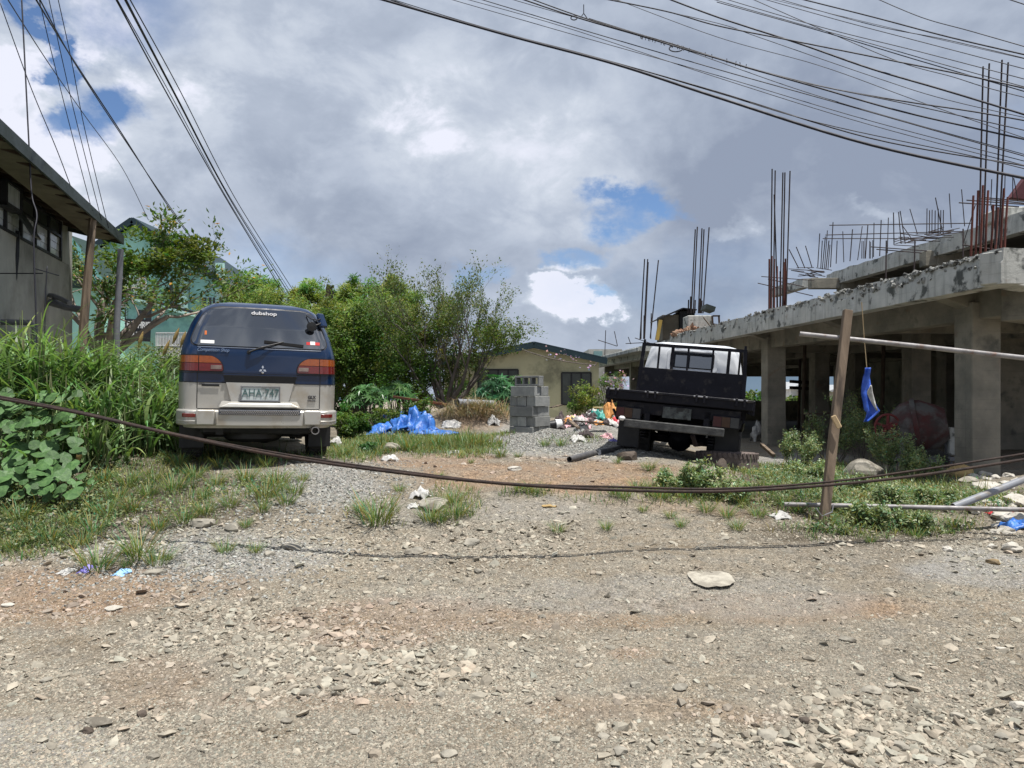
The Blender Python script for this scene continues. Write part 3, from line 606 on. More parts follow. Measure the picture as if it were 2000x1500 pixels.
# ------------------------------------------------------------------ unfinished concrete building
def build_frame():
    R = empty('unfinished_building', (0, 0, 0)); tag(R, 'unfinished grey concrete building with bare columns, slabs and upright rebar', 'building')
    S = -.0786
    A = lambda X0, y, z: Vector((X0+S*y, y, z))          # a point on a line running away parallel to the facade
    X0 = 6.19+.0786*9.07
    # first slab: thick broken edge beam, seen from the left
    def long_beam(name, X0, w, y0, y1, z0, z1, mat, ny=60, broken=0., seed=1):
        ys = np.linspace(y0, y1, ny); v = []; f = []
        for i, y in enumerate(ys):
            j = (float(fbm(y*2.2, seed, seed, 4))-.5)*broken; k = (float(fbm(y*1.1, seed+5, seed, 3))-.5)*broken*.6
            zc = z0+(z1-z0)*.62
            pts = [(0, z0+k*.3), (0, zc), (abs(j)*.9, zc+.03+j*.3), (.02+abs(j)*.5, z1+j), (w, z1+j*.5), (w, z0)]
            for (dx, z) in pts: v.append(A(X0+dx, y, z))
        m = 6
        for i in range(ny-1):
            for k in range(m):
                a = i*m+k; b = i*m+(k+1) % m; f.append((a, b, b+m, a+m))
        f.append(tuple(range(m))); f.append(tuple((ny-1)*m+k for k in range(m-1, -1, -1)))
        return MB().add(v, f).build(name, mat, R, smooth=True, angle=28)
    long_beam('edge_beam', X0, .3, 9.07, 23.2, 2.97, 3.40, M['concrete'], 120, .10, 3)
    long_beam('edge_beam', X0-.06, .36, 23.2, 36, 2.80, 3.28, M['concrete'], 60, .05, 4)
    long_beam('edge_beam', X0-.55, .5, 25.0, 35.8, 3.02, 3.16, M['concrete'], 40, .02, 5)     # thin canopy lip
    # front edge turning away to the right
    fd = Vector((1.476, 1, 0)).normalized()
    c = A(X0, 9.07, 0); b = MB()
    for k in range(-1, 10):
        p0 = c+fd*(.12+k*.5 if k >= 0 else -.06); p1 = c+fd*(.12+(k+1)*.5)
        b.beam(p0+Vector((0, .15, 3.185+U(-.006, .006))), p1+Vector((0, .15, 3.185+U(-.006, .006))), .28, .40+U(-.01, .01))
    b.build('front_beam', M['concrete'], R, bevel=.01)
    # slab
    slab = [A(X0+.25, 9.3, 0), A(X0+.25, 36, 0), Vector((24, 36, 0)), Vector((24, 18, 0)), c+fd*6+Vector((.1, .2, 0))]
    v = [(p.x, p.y, 3.2) for p in slab]+[(p.x, p.y, 3.36) for p in slab]; n = len(slab)
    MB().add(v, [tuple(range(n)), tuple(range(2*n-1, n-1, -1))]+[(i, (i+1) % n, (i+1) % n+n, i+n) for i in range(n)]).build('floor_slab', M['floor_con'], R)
    # rough crumbs of concrete along the slab edge
    for (ya, yb, nn) in ((9.1, 14, 150), (14, 23, 110)):
        yy = RNG.uniform(ya, yb, nn); v = []; f = []
        for i, y in enumerate(yy):
            r = U(.012, .045); q = A(X0+U(-.01, .05), y, 3.39+U(-.16, .03)*(1 if U(0, 1) < .55 else .2)); B = ICO*(1+RNG.normal(size=(12, 1))*.3)*r
            v += [(q.x+a[0], q.y+a[1], q.z+a[2]) for a in B]; f += [tuple(t+12*i) for t in ICOF]
        tag(MB().add(v, f).build('crumbled_edge', M['rough_con'], R), kind='stuff')
    # columns: front row
    COLS = []
    def column(x, y, z0, z1, w=.44, mat='concrete2', d=None):
        d = d or w; ns = 12; v = []; f = []
        for i in range(ns+1):
            z = z0+(z1-z0)*i/ns
            for k, (dx, dy) in enumerate(((-.5, -.5), (.5, -.5), (.5, .5), (-.5, .5))):
                j = (float(vn(z*3+k, x+y, 8))-.5)*.02; v.append((x+dx*w+j, y+dy*d+j, z))
        for i in range(ns):
            for k in range(4): a = i*4+k; b2 = i*4+(k+1) % 4; f.append((a, b2, b2+4, a+4))
        f += [(3, 2, 1, 0), tuple(ns*4+k for k in range(4))]
        o = MB().add(v, f).build('column', M[mat], R, bevel=.012); COLS.append(o); return o
    XC = 7.20-.0786*0    # column row
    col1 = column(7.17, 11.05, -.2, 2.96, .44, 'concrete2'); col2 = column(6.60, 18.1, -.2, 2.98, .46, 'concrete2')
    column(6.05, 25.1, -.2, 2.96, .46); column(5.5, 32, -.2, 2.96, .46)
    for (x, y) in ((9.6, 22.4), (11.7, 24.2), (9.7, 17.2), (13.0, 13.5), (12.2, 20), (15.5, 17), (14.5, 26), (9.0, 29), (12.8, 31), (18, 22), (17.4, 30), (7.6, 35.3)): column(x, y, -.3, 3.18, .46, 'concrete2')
    # main beams over the columns and cross beams under the slab
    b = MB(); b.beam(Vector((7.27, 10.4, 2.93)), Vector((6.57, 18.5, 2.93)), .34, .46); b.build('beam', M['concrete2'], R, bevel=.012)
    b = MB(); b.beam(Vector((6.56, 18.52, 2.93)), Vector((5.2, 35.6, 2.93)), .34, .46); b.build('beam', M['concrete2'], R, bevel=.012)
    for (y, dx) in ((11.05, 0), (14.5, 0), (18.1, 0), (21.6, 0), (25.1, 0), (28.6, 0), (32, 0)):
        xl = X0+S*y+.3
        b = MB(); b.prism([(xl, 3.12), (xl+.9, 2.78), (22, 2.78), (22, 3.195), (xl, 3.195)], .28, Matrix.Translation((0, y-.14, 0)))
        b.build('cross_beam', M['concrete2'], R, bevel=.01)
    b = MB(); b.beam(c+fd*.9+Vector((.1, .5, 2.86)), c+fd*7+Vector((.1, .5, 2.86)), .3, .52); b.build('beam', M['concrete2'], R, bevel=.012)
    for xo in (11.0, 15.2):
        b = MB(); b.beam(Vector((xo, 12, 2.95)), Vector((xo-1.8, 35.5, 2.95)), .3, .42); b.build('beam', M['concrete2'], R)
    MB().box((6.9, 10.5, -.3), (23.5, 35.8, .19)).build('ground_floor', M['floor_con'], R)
    # dark partition walls deep inside and a low wall
    MB().box((14.8, 14.2, .19), (15.0, 33, 3.1)).build('inner_wall', M['concrete2'], R)
    MB().box((8.2, 35.2, .19), (22, 35.4, 1.15)).build('low_wall', M['concrete2'], R)
    MB().box((4.6, 35.45, 2.35), (23.2, 35.7, 3.18)).build('rear_beam', M['concrete2'], R)
    MB().box((11.3, 16.6, .19), (15, 16.8, 3.1)).build('inner_wall', M['concrete2'], R)
    MB().box((15.3, 12.6, .19), (23.4, 12.8, 3.15)).build('light_blocking_wall', M['concrete2'], R)  # unseen wall, added to block light entering from the front right
    MB().box((23.3, 12.9, .19), (23.5, 35.1, 3.15)).build('light_blocking_wall', M['concrete2'], R)  # unseen side wall, added to keep light out of the ground floor
    # second storey
    X2 = 12.7
    long_beam('upper_beam', X2, .3, 14.5, 24.6, 5.20, 5.64, M['concrete'], 70, .10, 7)
    long_beam('upper_beam', X2-.8, .3, 24.6, 27.2, 5.18, 5.50, M['concrete'], 14, .10, 9)
    v = [(X2+.25+S*14, 14, 5.44), (X2+.25+S*26, 26, 5.44), (26, 26, 5.44), (26, 14, 5.44)]
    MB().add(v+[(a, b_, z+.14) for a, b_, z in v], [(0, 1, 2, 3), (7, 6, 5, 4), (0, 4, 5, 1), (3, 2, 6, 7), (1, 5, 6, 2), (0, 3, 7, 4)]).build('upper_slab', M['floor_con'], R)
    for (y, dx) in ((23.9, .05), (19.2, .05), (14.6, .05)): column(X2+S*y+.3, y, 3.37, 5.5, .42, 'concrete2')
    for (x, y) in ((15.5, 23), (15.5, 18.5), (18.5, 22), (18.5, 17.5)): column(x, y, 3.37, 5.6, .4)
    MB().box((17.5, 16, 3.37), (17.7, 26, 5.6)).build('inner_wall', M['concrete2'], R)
    # small cross beam ends poking out, block on the upper deck
    b = MB(); b.beam(Vector((X2+S*19.2-.2, 19.2, 5.15)), Vector((18, 19.2, 5.15)), .3, .4); b.build('cross_beam', M['concrete2'], R, bevel=.01)
    b = MB(); b.beam(Vector((X2+S*23.9-.9, 23.9, 5.2)), Vector((18, 23.9, 5.2)), .3, .34); b.build('cross_beam', M['concrete2'], R, bevel=.01)
    MB().box((11.3, 16.5, 5.585), (13, 17.3, 5.87)).build('parapet_block', M['concrete'], R, bevel=.03)
    # ---- rebar
    def bar(pts, r=.011, red=False):
        o = MB().tube(pts, r, 5).build('rebar', M['rebar_red' if red else 'rebar'], R, smooth=True); return o
    def px_bar(px0, py0, px1, py1, d, r=.013, red=False, bend=0):
        a = P(px0, py0, d); c_ = P(px1, py1, d+U(-.1, .1)); m = (a+c_)/2+Vector((bend, 0, 0)); bar([a, m, c_], r, red)
    # clusters over columns: (foot px, foot py, top px, top py)
    for (a, b0, c_, d_) in ((1912, 478, 1920, 130), (1920, 478, 1932, 124), (1943, 478, 1957, 117), (1950, 478, 1969, 122)): px_bar(a, b0, c_, d_, 11.0, .013)
    for i, x in enumerate((1898, 1907, 1916, 1926, 1936, 1945, 1956, 1963)): px_bar(x-2, 505, x+3+i*.3, (382, 372, 362, 372, 400, 405, 368, 385)[i], 11+(i % 3)*.15, .017, True, U(-.01, .01))
    for (a, c_, d_) in ((1505, 1508, 330), (1510, 1514, 333), (1523, 1529, 337), (1528, 1533, 337), (1535, 1543, 334), (1519, 1512, 380)): px_bar(a, 610, c_, d_, 17.8, .017)
    for i, x in enumerate((1502, 1506, 1512, 1518, 1524, 1531, 1534)): px_bar(x, 612, x+U(-1, 2), (506, 500, 506, 520, 530, 512, 505)[i], 18.2, .024, True)
    for (a, b0, c_, d_) in ((1350, 612, 1358, 448), (1354, 612, 1362, 443), (1364, 612, 1371, 446), (1368, 612, 1375, 448), (1373, 612, 1385, 444)): px_bar(a, b0, c_, d_, 24.6, .022)
    for i, x in enumerate((1344, 1348, 1357, 1366, 1370)): px_bar(x, 612, x+1, U(575, 590), 24.8, .024)
    for (a, b0, c_, d_) in ((1250, 664, 1259, 506), (1257, 662, 1265, 506), (1259, 662, 1266, 512), (1270, 660, 1286, 508)): px_bar(a, b0, c_, d_, 29, .025)
    for x, t in ((1252, 612), (1257, 616), (1271, 612)): px_bar(x, 662, x+1, t, 29.4, .022)
    for (a, b0, c_, d_) in ((1181, 700, 1183, 645), (1206, 676, 1200, 647), (1232, 672, 1227, 658), (1168, 664, 1205, 676), (1240, 660, 1275, 672), (1222, 671, 1262, 669)): px_bar(a, b0, c_, d_, 33, .018)
    # upper deck bars
    for (a, b0, c_, d_) in ((1597, 522, 1601, 456), (1603, 524, 1606, 470), (1610, 526, 1616, 450), (1617, 526, 1621, 478), (1622, 522, 1627, 434), (1606, 526, 1612, 462), (1613, 526, 1619, 470), (1560, 524, 1541, 487), (1572, 524, 1555, 482), (1586, 523, 1573, 480), (1633, 515, 1635, 470), (1648, 512, 1646, 452), (1660, 510, 1665, 448), (1675, 508, 1684, 442), (1690, 505, 1695, 440), (1706, 502, 1707, 435), (1718, 500, 1721, 430), (1733, 495, 1735, 425), (1746, 478, 1745, 415), (1760, 476, 1755, 414), (1768, 476, 1758, 412), (1792, 458, 1777, 408), (1840, 450, 1827, 386), (1858, 445, 1854, 378), (1884, 442, 1878, 370), (1783, 470, 1762, 440)): px_bar(a, b0, c_, d_, 20.5+U(-3, 2), .013)
    for x in (1810, 1815, 1820, 1826, 1832, 1837, 1842): px_bar(x, 456, x+.5, U(405, 416), 17.5, .011)
    for x in (1683, 1686, 1689, 1698, 1700, 1704): px_bar(x, 505, x+.5, U(465, 476), 20.5, .011)
    for (a, b0, c_, d_, dd) in ((1607, 466, 1850, 466, 19), (1612, 459, 1880, 452, 18), (1487, 540, 1590, 548, 20), (1480, 553, 1588, 578, 18.6), (1540, 525, 1610, 530, 22), (1545, 528, 1612, 540, 22), (1700, 482, 1810, 490, 16), (1712, 487, 1800, 494, 16), (1758, 456, 1835, 466, 18), (1880, 478, 1945, 488, 11.6), (1873, 396, 1990, 404, 13.5), (1888, 391, 2010, 400, 13.5), (1915, 388, 2010, 398, 13.8), (1620, 440, 1900, 436, 17), (1925, 386, 2005, 394, 14), (1500, 545, 1570, 560, 19)): px_bar(a, b0, c_, d_, dd, .012)
    for k in range(26):
        x = U(1740, 1840); y = 474-(x-1740)*.2+U(-8, 6); px_bar(x, y, x+U(20, 60), y+U(-9, 5), 17.5+U(-1, 1), .010)
    for k in range(14):
        x = U(1548, 1600); y = U(522, 545); px_bar(x, y, x+U(14, 34), y+U(-5, 7), 21.5, .011)
    for (a, b0, c_, d_) in ((1730, 548, 1731, 470), (1881, 502, 1881, 447), (1785, 535, 1787, 470), (1950, 492, 1941, 430), (1941, 430, 1936, 402)): px_bar(a, b0, c_, d_, 12.6, .013)
    for (a, b0, c_, d_) in ((1880, 480, 1905, 400), (1978, 388, 1978, 345), (1962, 386, 1963, 342), (1935, 400, 1937, 350), (1988, 392, 1980, 348)): px_bar(a, b0, c_, d_, 14, .009)
    return R
build_frame()
# site hut and debris on the first slab
def slab_p(px, d, dz=0): return Vector(((px-CX)/FPX*d, d, 3.38+dz))
hut = empty('site_hut', (0, 0, 0)); tag(hut, 'small makeshift hut with dark roof on top of the concrete slab', 'hut')
MB().box((5.3, 25.2, 3.2), (5.86, 26.2, 4.3)).build('wall', M['soffit'], hut)
MB().box((5.88, 25.1, 3.2), (6.4, 26.2, 4.42)).build('wall', M['dark'], hut)
b = MB(); b.beam(P(1277, 627, 25.6), P(1325, 606, 25.6), 1.3, .04); b.beam(P(1325.5, 606, 25.6), P(1352, 609, 25.6), 1.3, .04); b.build('roof', M['black'], hut)
MB().beam(P(1283, 664, 25.0), P(1290, 625, 25.0), .12, .12).build('post', pm('yellow_paint', (.42, .29, .06), (.3, .2, .06), 4), hut)
tank = empty('slab_planter', (0, 0, 0)); tag(tank, 'rough concrete box with a tilted dark lid near the hut', 'box')
MB().box((5.72, 23.3, 3.36), (6.5, 24.0, 4.08)).build('box_body', M['concrete'], tank, bevel=.02)
MB().beam(P(1374, 600, 23.6), P(1392, 606, 23.6), .6, .16).build('lid', M['roof_green'], tank)
fr = MB()
for a, c2 in (((1392, 617), (1406, 617)), ((1404, 616), (1405, 634)), ((1391, 617), (1392, 632)), ((1392, 633), (1405, 635))): fr.beam(P(a[0], a[1], 23.2), P(c2[0], c2[1], 23.2), .05, .05)
tag(fr.build('wooden_frame', M['wood_dark']), 'small square wooden frame standing on the slab by the rubble', 'frame')
tag(MB().beam(P(1374, 620, 22.9), P(1388, 638, 22.8), .1, .03).build('plank', M['wood_grey']), 'short plank leaning on the rubble heap on the slab', 'plank')
v = []; f = []
M['brick'] = pm('broken_brick', (.22, .10, .06), (.28, .20, .14), 6, .95, .5, 30, rnd=.3)
for i in range(260):
    px = U(1313, 1400); d = U(22.4, 23.2); t = 1-abs((px-1352)/50); p = slab_p(px, d, U(0, .28)*max(t, .1)); r = U(.03, .09); B = ICO*(1+RNG.normal(size=(12, 1))*.3)*r
    v += [(p.x+a[0], p.y+a[1], p.z+a[2]) for a in B]; f += [tuple(int(q_)+12*i for q_ in t_) for t_ in ICOF]
tag(MB().add(v, f).build('brick_rubble', M['brick']), kind='stuff')
# distant maroon roof corner at the right
mr_ = empty('maroon_roofed_house', (0, 0, 0)); tag(mr_, 'corner of a house with maroon roof behind the upper deck', 'house')
MB().prism([(17.2, 8.3), (17.75, 9.05), (22, 11), (22, 8.2), (17.95, 8.2)], .25, Matrix.Translation((0, 24.7, 0))).build('roof', pm('maroon_roof', (.10, .03, .035), None, 3), mr_)
MB().box((18.2, 25, 5), (22, 27.5, 8.19)).build('wall', M['yellow_wall'], mr_)
wb = empty('low_white_building', (0, 0, 0)); tag(wb, 'low pale flat-roofed building just past the yellow house', 'building')
w0 = P(1150, 682, 37); w1 = P(1215, 682, 37)
MB().box((w0.x, 37, -1), (w1.x, 40, w0.z)).build('wall', pm('cream', (.5, .49, .44)), wb)
MB().box((w0.x+.25, 36.97, w0.z-.42), (w0.x+.7, 37.05, w0.z-.1)).build('window', pm('pale_glass', (.25, .4, .4), None, 3, .2, 0), wb)

# ------------------------------------------------------------------ houses and greenery seen through the ground floor
def simple_house(name, label, px0, px1, py0, d, wall, roof, rh=.5, over=.3, depth=5, cat='house'):
    R = empty(name); tag(R, label, cat); a = P(px0, py0, d); c = P(px1, py0, d)
    MB().box((a.x, d, -3), (c.x, d+depth, a.z)).build('wall', wall, R)
    m = (a.x+c.x)/2; MB().prism([(a.x-over, a.z), (m, a.z+rh), (c.x+over, a.z), (m, a.z-.04)], depth+.4, Matrix.Translation((0, d-.3, 0))).build('roof', roof, R)
    for k in range(2):
        x = a.x+(c.x-a.x)*(.28+.44*k); f_ = MB().box((x-.45, d-.03, a.z-1.5), (x+.45, d+.02, a.z-.5)).build('window', M['pane_dark'], R)
    return R
tin = pm('pale_tin_roof', (.46, .47, .47), (.36, .37, .37), 3, .5, .1)
simple_house('distant_house', 'white house glimpsed between the columns under the slab', 1545, 1600, 760, 55, M['white_metal'], tin, .6)
simple_house('distant_house', 'pale house with tin roof seen behind the leaning post', 1620, 1672, 765, 50, pm('beige_wall', (.45, .42, .36)), tin, .5)
simple_house('distant_house', 'long low tin-roofed house seen behind the hanging cloth', 1706, 1752, 772, 52, pm('beige_wall2', (.5, .47, .4)), tin, .4)
simple_house('distant_house', 'salmon-roofed house seen just beside the mixer opening', 1840, 1875, 785, 48, pm('beige_wall3', (.5, .47, .4)), pm('salmon_roof', (.55, .28, .2)), .5)
simple_house('distant_house', 'white shed glimpsed at the far end of the ground floor', 1960, 2010, 790, 50, M['white_metal'], tin, .3)

# ------------------------------------------------------------------ yellow house
yh = empty('yellow_house', (0, 0, 0)); tag(yh, 'pale yellow bungalow with dark teal gable roof behind the block stack', 'house')
D = 25.; pk = P(1042, 676, D); le = P(868, 706, D); re = P(1150, 699, D)
MB().prism([(le.x, -1), (le.x, le.z), (pk.x, pk.z-.02), (re.x+.35, re.z-.12), (re.x+.35, -1)], 7, Matrix.Translation((0, D, 0))).build('wall', M['yellow_wall'], yh)
b = MB(); b.beam(Vector((le.x-.8, D+3, le.z-.12)), Vector((pk.x, D+3, pk.z+.12)), 6.6, .05); b.beam(Vector((pk.x+.01, D+3, pk.z+.12)), Vector((re.x+.6, D+3, re.z-.03)), 6.6, .05); b.build('roof', M['teal_roof'], yh)
b = MB(); b.beam(Vector((le.x-.8, D-.32, le.z-.24)), Vector((pk.x, D-.32, pk.z-.0)), .03, .17); b.beam(Vector((pk.x+.01, D-.32, pk.z-.0)), Vector((re.x+.6, D-.32, re.z-.15)), .03, .17); b.build('fascia', M['teal_roof'], yh)
def window(R, x0, x1, z0, z1, y, nx, nz, frame, glass, dy=-.04, fw=.05):
    W = empty('window', (0, 0, 0)); W.parent = R; b = MB()
    for i in range(nx+1): x = x0+(x1-x0)*i/nx; b.box((x-fw/2, y+dy, z0), (x+fw/2, y+.01, z1))
    for i in range(nz+1): z = z0+(z1-z0)*i/nz; b.box((x0, y+dy+.004, z-fw/2), (x1, y+.008, z+fw/2))
    b.build('frame', frame, W)
    for i in range(nx):
        for j in range(nz):
            a = x0+(x1-x0)*i/nx; c = x0+(x1-x0)*(i+1)/nx; e = z0+(z1-z0)*j/nz; g = z0+(z1-z0)*(j+1)/nz
            MB().box((a+fw/2, y-.012, e+fw/2), (c-fw/2, y+.002, g-fw/2)).build('pane', glass, W)
    return W
def wpx(R, x0, x1, y0, y1, d, nx, nz, frame, glass):
    a = P(x0, y1, d); c = P(x1, y0, d); return window(R, a.x, c.x, a.z, c.z, d, nx, nz, frame, glass)
wpx(yh, 934, 1012, 722, 790, D, 4, 1, M['black'], M['pane_dark']); wpx(yh, 1097, 1154, 728, 790, D, 3, 1, M['black'], M['pane_dark'])
cb = MB()
for k in range(10):
    t = k/9; p = P(1020+130*t, 683+28*t+5*math.sin(t*3), D-1.2); cb.tube([p, P(1020+130*(t+.11), 683+28*(t+.11)+5*math.sin((t+.11)*3), D-1.2)], .02, 5)
tag(cb.build('creeper_stem', M['bark']), 'thin flowering creeper stem strung below the yellow house gable', 'creeper')

# ------------------------------------------------------------------ mint green church
ch = empty('mint_green_church', (0, 0, 0)); tag(ch, 'tall mint green church building with dark gable roof and porch', 'church')
D = 36.; pk = P(266, 430, D); rr_ = P(470, 572, D); ll = P(60, 572, D)
MB().prism([(ll.x, -1), (ll.x, ll.z-.2), (pk.x, pk.z-.2), (rr_.x-.5, rr_.z), (rr_.x-.5, -1)], 12, Matrix.Translation((0, D, 0))).build('wall', M['mint'], ch)
b = MB(); b.beam(Vector((ll.x, D+5, ll.z)), Vector((pk.x, D+5, pk.z)), 10.8, .12); b.beam(Vector((pk.x+.01, D+5, pk.z)), Vector((rr_.x, D+5, rr_.z)), 10.8, .12); b.build('roof', M['teal_roof'], ch)
b = MB(); b.beam(Vector((ll.x, D-.43, ll.z-.1)), Vector((pk.x, D-.43, pk.z-.1)), .05, .3); b.beam(Vector((pk.x+.01, D-.43, pk.z-.1)), Vector((rr_.x, D-.43, rr_.z-.1)), .05, .3); b.build('fascia', M['teal_roof'], ch)
for (x0, x1, y0, y1, nx) in ((222, 285, 540, 566, 5), (330, 372, 555, 585, 4), (300, 330, 470, 500, 2), (395, 425, 580, 604, 3)): wpx(ch, x0, x1, y0, y1, D, nx, 1, M['mint_light'], M['pane_dark'])
a = P(222, 566, D-.6); c = P(285, 545, D-.6); b = MB()
for i in range(17): x = a.x+(c.x-a.x)*i/16; b.box((x-.02, D-.62, a.z), (x+.02, D-.58, c.z))
b.box((a.x, D-.63, c.z), (c.x, D-.57, c.z+.05)); b.build('balcony_rail', M['white_metal'], ch)
for px in (200, 262, 360, 430):
    p = P(px, 600, D-.1); MB().box((p.x-.2, D-.22, -1), (p.x+.2, D-.02, p.z+2.2)).build('pilaster', M['mint_light'], ch)
Dp = 33.; pk = P(236, 572, Dp); lp = P(160, 583, Dp); rp = P(392, 614, Dp)
MB().prism([(lp.x, -1), (lp.x, lp.z-.05), (pk.x, pk.z-.05), (rp.x-.2, rp.z-.05), (rp.x-.2, -1)], 2.8, Matrix.Translation((0, Dp, 0))).build('porch_wall', M['mint'], ch)
b = MB(); b.beam(Vector((lp.x-.2, Dp+1.2, lp.z)), Vector((pk.x, Dp+1.2, pk.z)), 3.2, .1); b.beam(Vector((pk.x+.01, Dp+1.2, pk.z)), Vector((rp.x, Dp+1.2, rp.z)), 3.2, .1); b.build('porch_roof', M['black'], ch)
b = MB(); b.beam(Vector((lp.x-.2, Dp-.43, lp.z-.12)), Vector((pk.x, Dp-.43, pk.z-.12)), .03, .12); b.beam(Vector((pk.x+.01, Dp-.43, pk.z-.12)), Vector((rp.x, Dp-.43, rp.z-.12)), .03, .12); b.build('porch_fascia', M['mint_light'], ch)
for (x0, x1, y0, y1, nx) in ((218, 248, 600, 626, 2), (268, 298, 604, 630, 2)): wpx(ch, x0, x1, y0, y1, Dp, nx, 1, M['mint_light'], M['pane_dark'])
a = P(305, 700, Dp-1.2); c = P(378, 650, Dp-1.2)
fc = empty('steel_railing', (0, 0, 0)); tag(fc, 'white vertical-bar railing in front of the mint green church', 'railing')
for i in range(26): x = a.x+(c.x-a.x)*i/25; MB().box((x-.015, Dp-1.22, a.z), (x+.015, Dp-1.18, c.z)).build('bar', M['white_metal'], fc)
for z in (a.z+.05, (a.z+c.z)/2, c.z): MB().box((a.x, Dp-1.235, z-.02), (c.x, Dp-1.165, z+.02)).build('rail', M['white_metal'], fc)
hd = empty('dark_hedge_wall', (0, 0, 0))
tag(hd, 'low dark wall behind the white railing', 'wall'); MB().box((a.x, Dp-.9, -1), (c.x, Dp-.6, c.z-.2)).build('wall_face', M['dark'], hd)
def text(s, h, mat, parent, M4, name='lettering', font_sx=1., bold=0., shear=0., align='CENTER', ext=.004, space=1.):
    cu = bpy.data.curves.new(name, 'FONT'); cu.body = s; cu.size = h; cu.align_x = align; cu.align_y = 'CENTER'; cu.extrude = ext; cu.offset = bold; cu.shear = shear; cu.space_character = space
    cu.materials.append(mat); t = bpy.data.objects.new(name, cu); COL.objects.link(t); bpy.context.view_layer.update()
    me = bpy.data.meshes.new_from_object(t.evaluated_get(bpy.context.evaluated_depsgraph_get())); bpy.data.objects.remove(t)
    me.transform(Matrix.Diagonal((font_sx, 1, 1, 1))); o = bpy.data.objects.new(name, me); link(o, parent)
    o.matrix_local = M4; return o
M['white_print'] = pm('white_print', (.8, .8, .78), None, 3, .5, 0); M['black_print'] = pm('black_print', (.02, .02, .03), None, 3, .5, 0)
sg = empty('church_signboard', (0, 0, 0)); tag(sg, 'black signboard with white capital letters below the church porch', 'sign')
s0 = P(160, 640, Dp-1); s1 = P(294, 646, Dp-1); w = s1.x-s0.x
MB().beam(s0, s1, .06, .98).build('board', M['black'], sg)
ang = math.atan2(s1.z-s0.z, w); mid = (s0+s1)/2
RX = Matrix.Rotation(math.pi/2, 4, 'X'); RY = Matrix.Rotation(-ang, 4, 'Y')
text('UNITED BELIEVERS IN CHRIST', .40, M['white_print'], sg, Matrix.Translation(mid+Vector((0, -.045, .22))) @ RY @ RX, font_sx=.62, bold=.012)
text('FELLOWSHIP', .36, M['white_print'], sg, Matrix.Translation(mid+Vector((.35, -.045, -.24))) @ RY @ RX, font_sx=.8, bold=.012)
# green roofed lean-to between the grey building and the church
gs = empty('green_roofed_shed', (0, 0, 0)); tag(gs, 'dark green boarded gable end with teal eave right behind the grey building', 'shed')
a = P(120, 455, 24); c = P(192, 560, 24)
MB().prism([(a.x-1.5, a.z), (a.x+.1, a.z), (c.x, c.z), (a.x-1.5, c.z)], 2, Matrix.Translation((0, 24, 0))).build('gable', pm('green_boards', (.03, .06, .05), (.02, .045, .04), 3, .7, .2, stretch=(1, 1, 8)), gs)
MB().beam(a+Vector((0, -.1, .1)), c+Vector((.1, -.1, .1)), .6, .14).build('eave', pm('teal_eave', (.05, .16, .16), None, 3), gs)
MB().box((c.x-3.2, 24.3, 0), (c.x-.2, 26, c.z)).build('wall', M['mint'], gs)

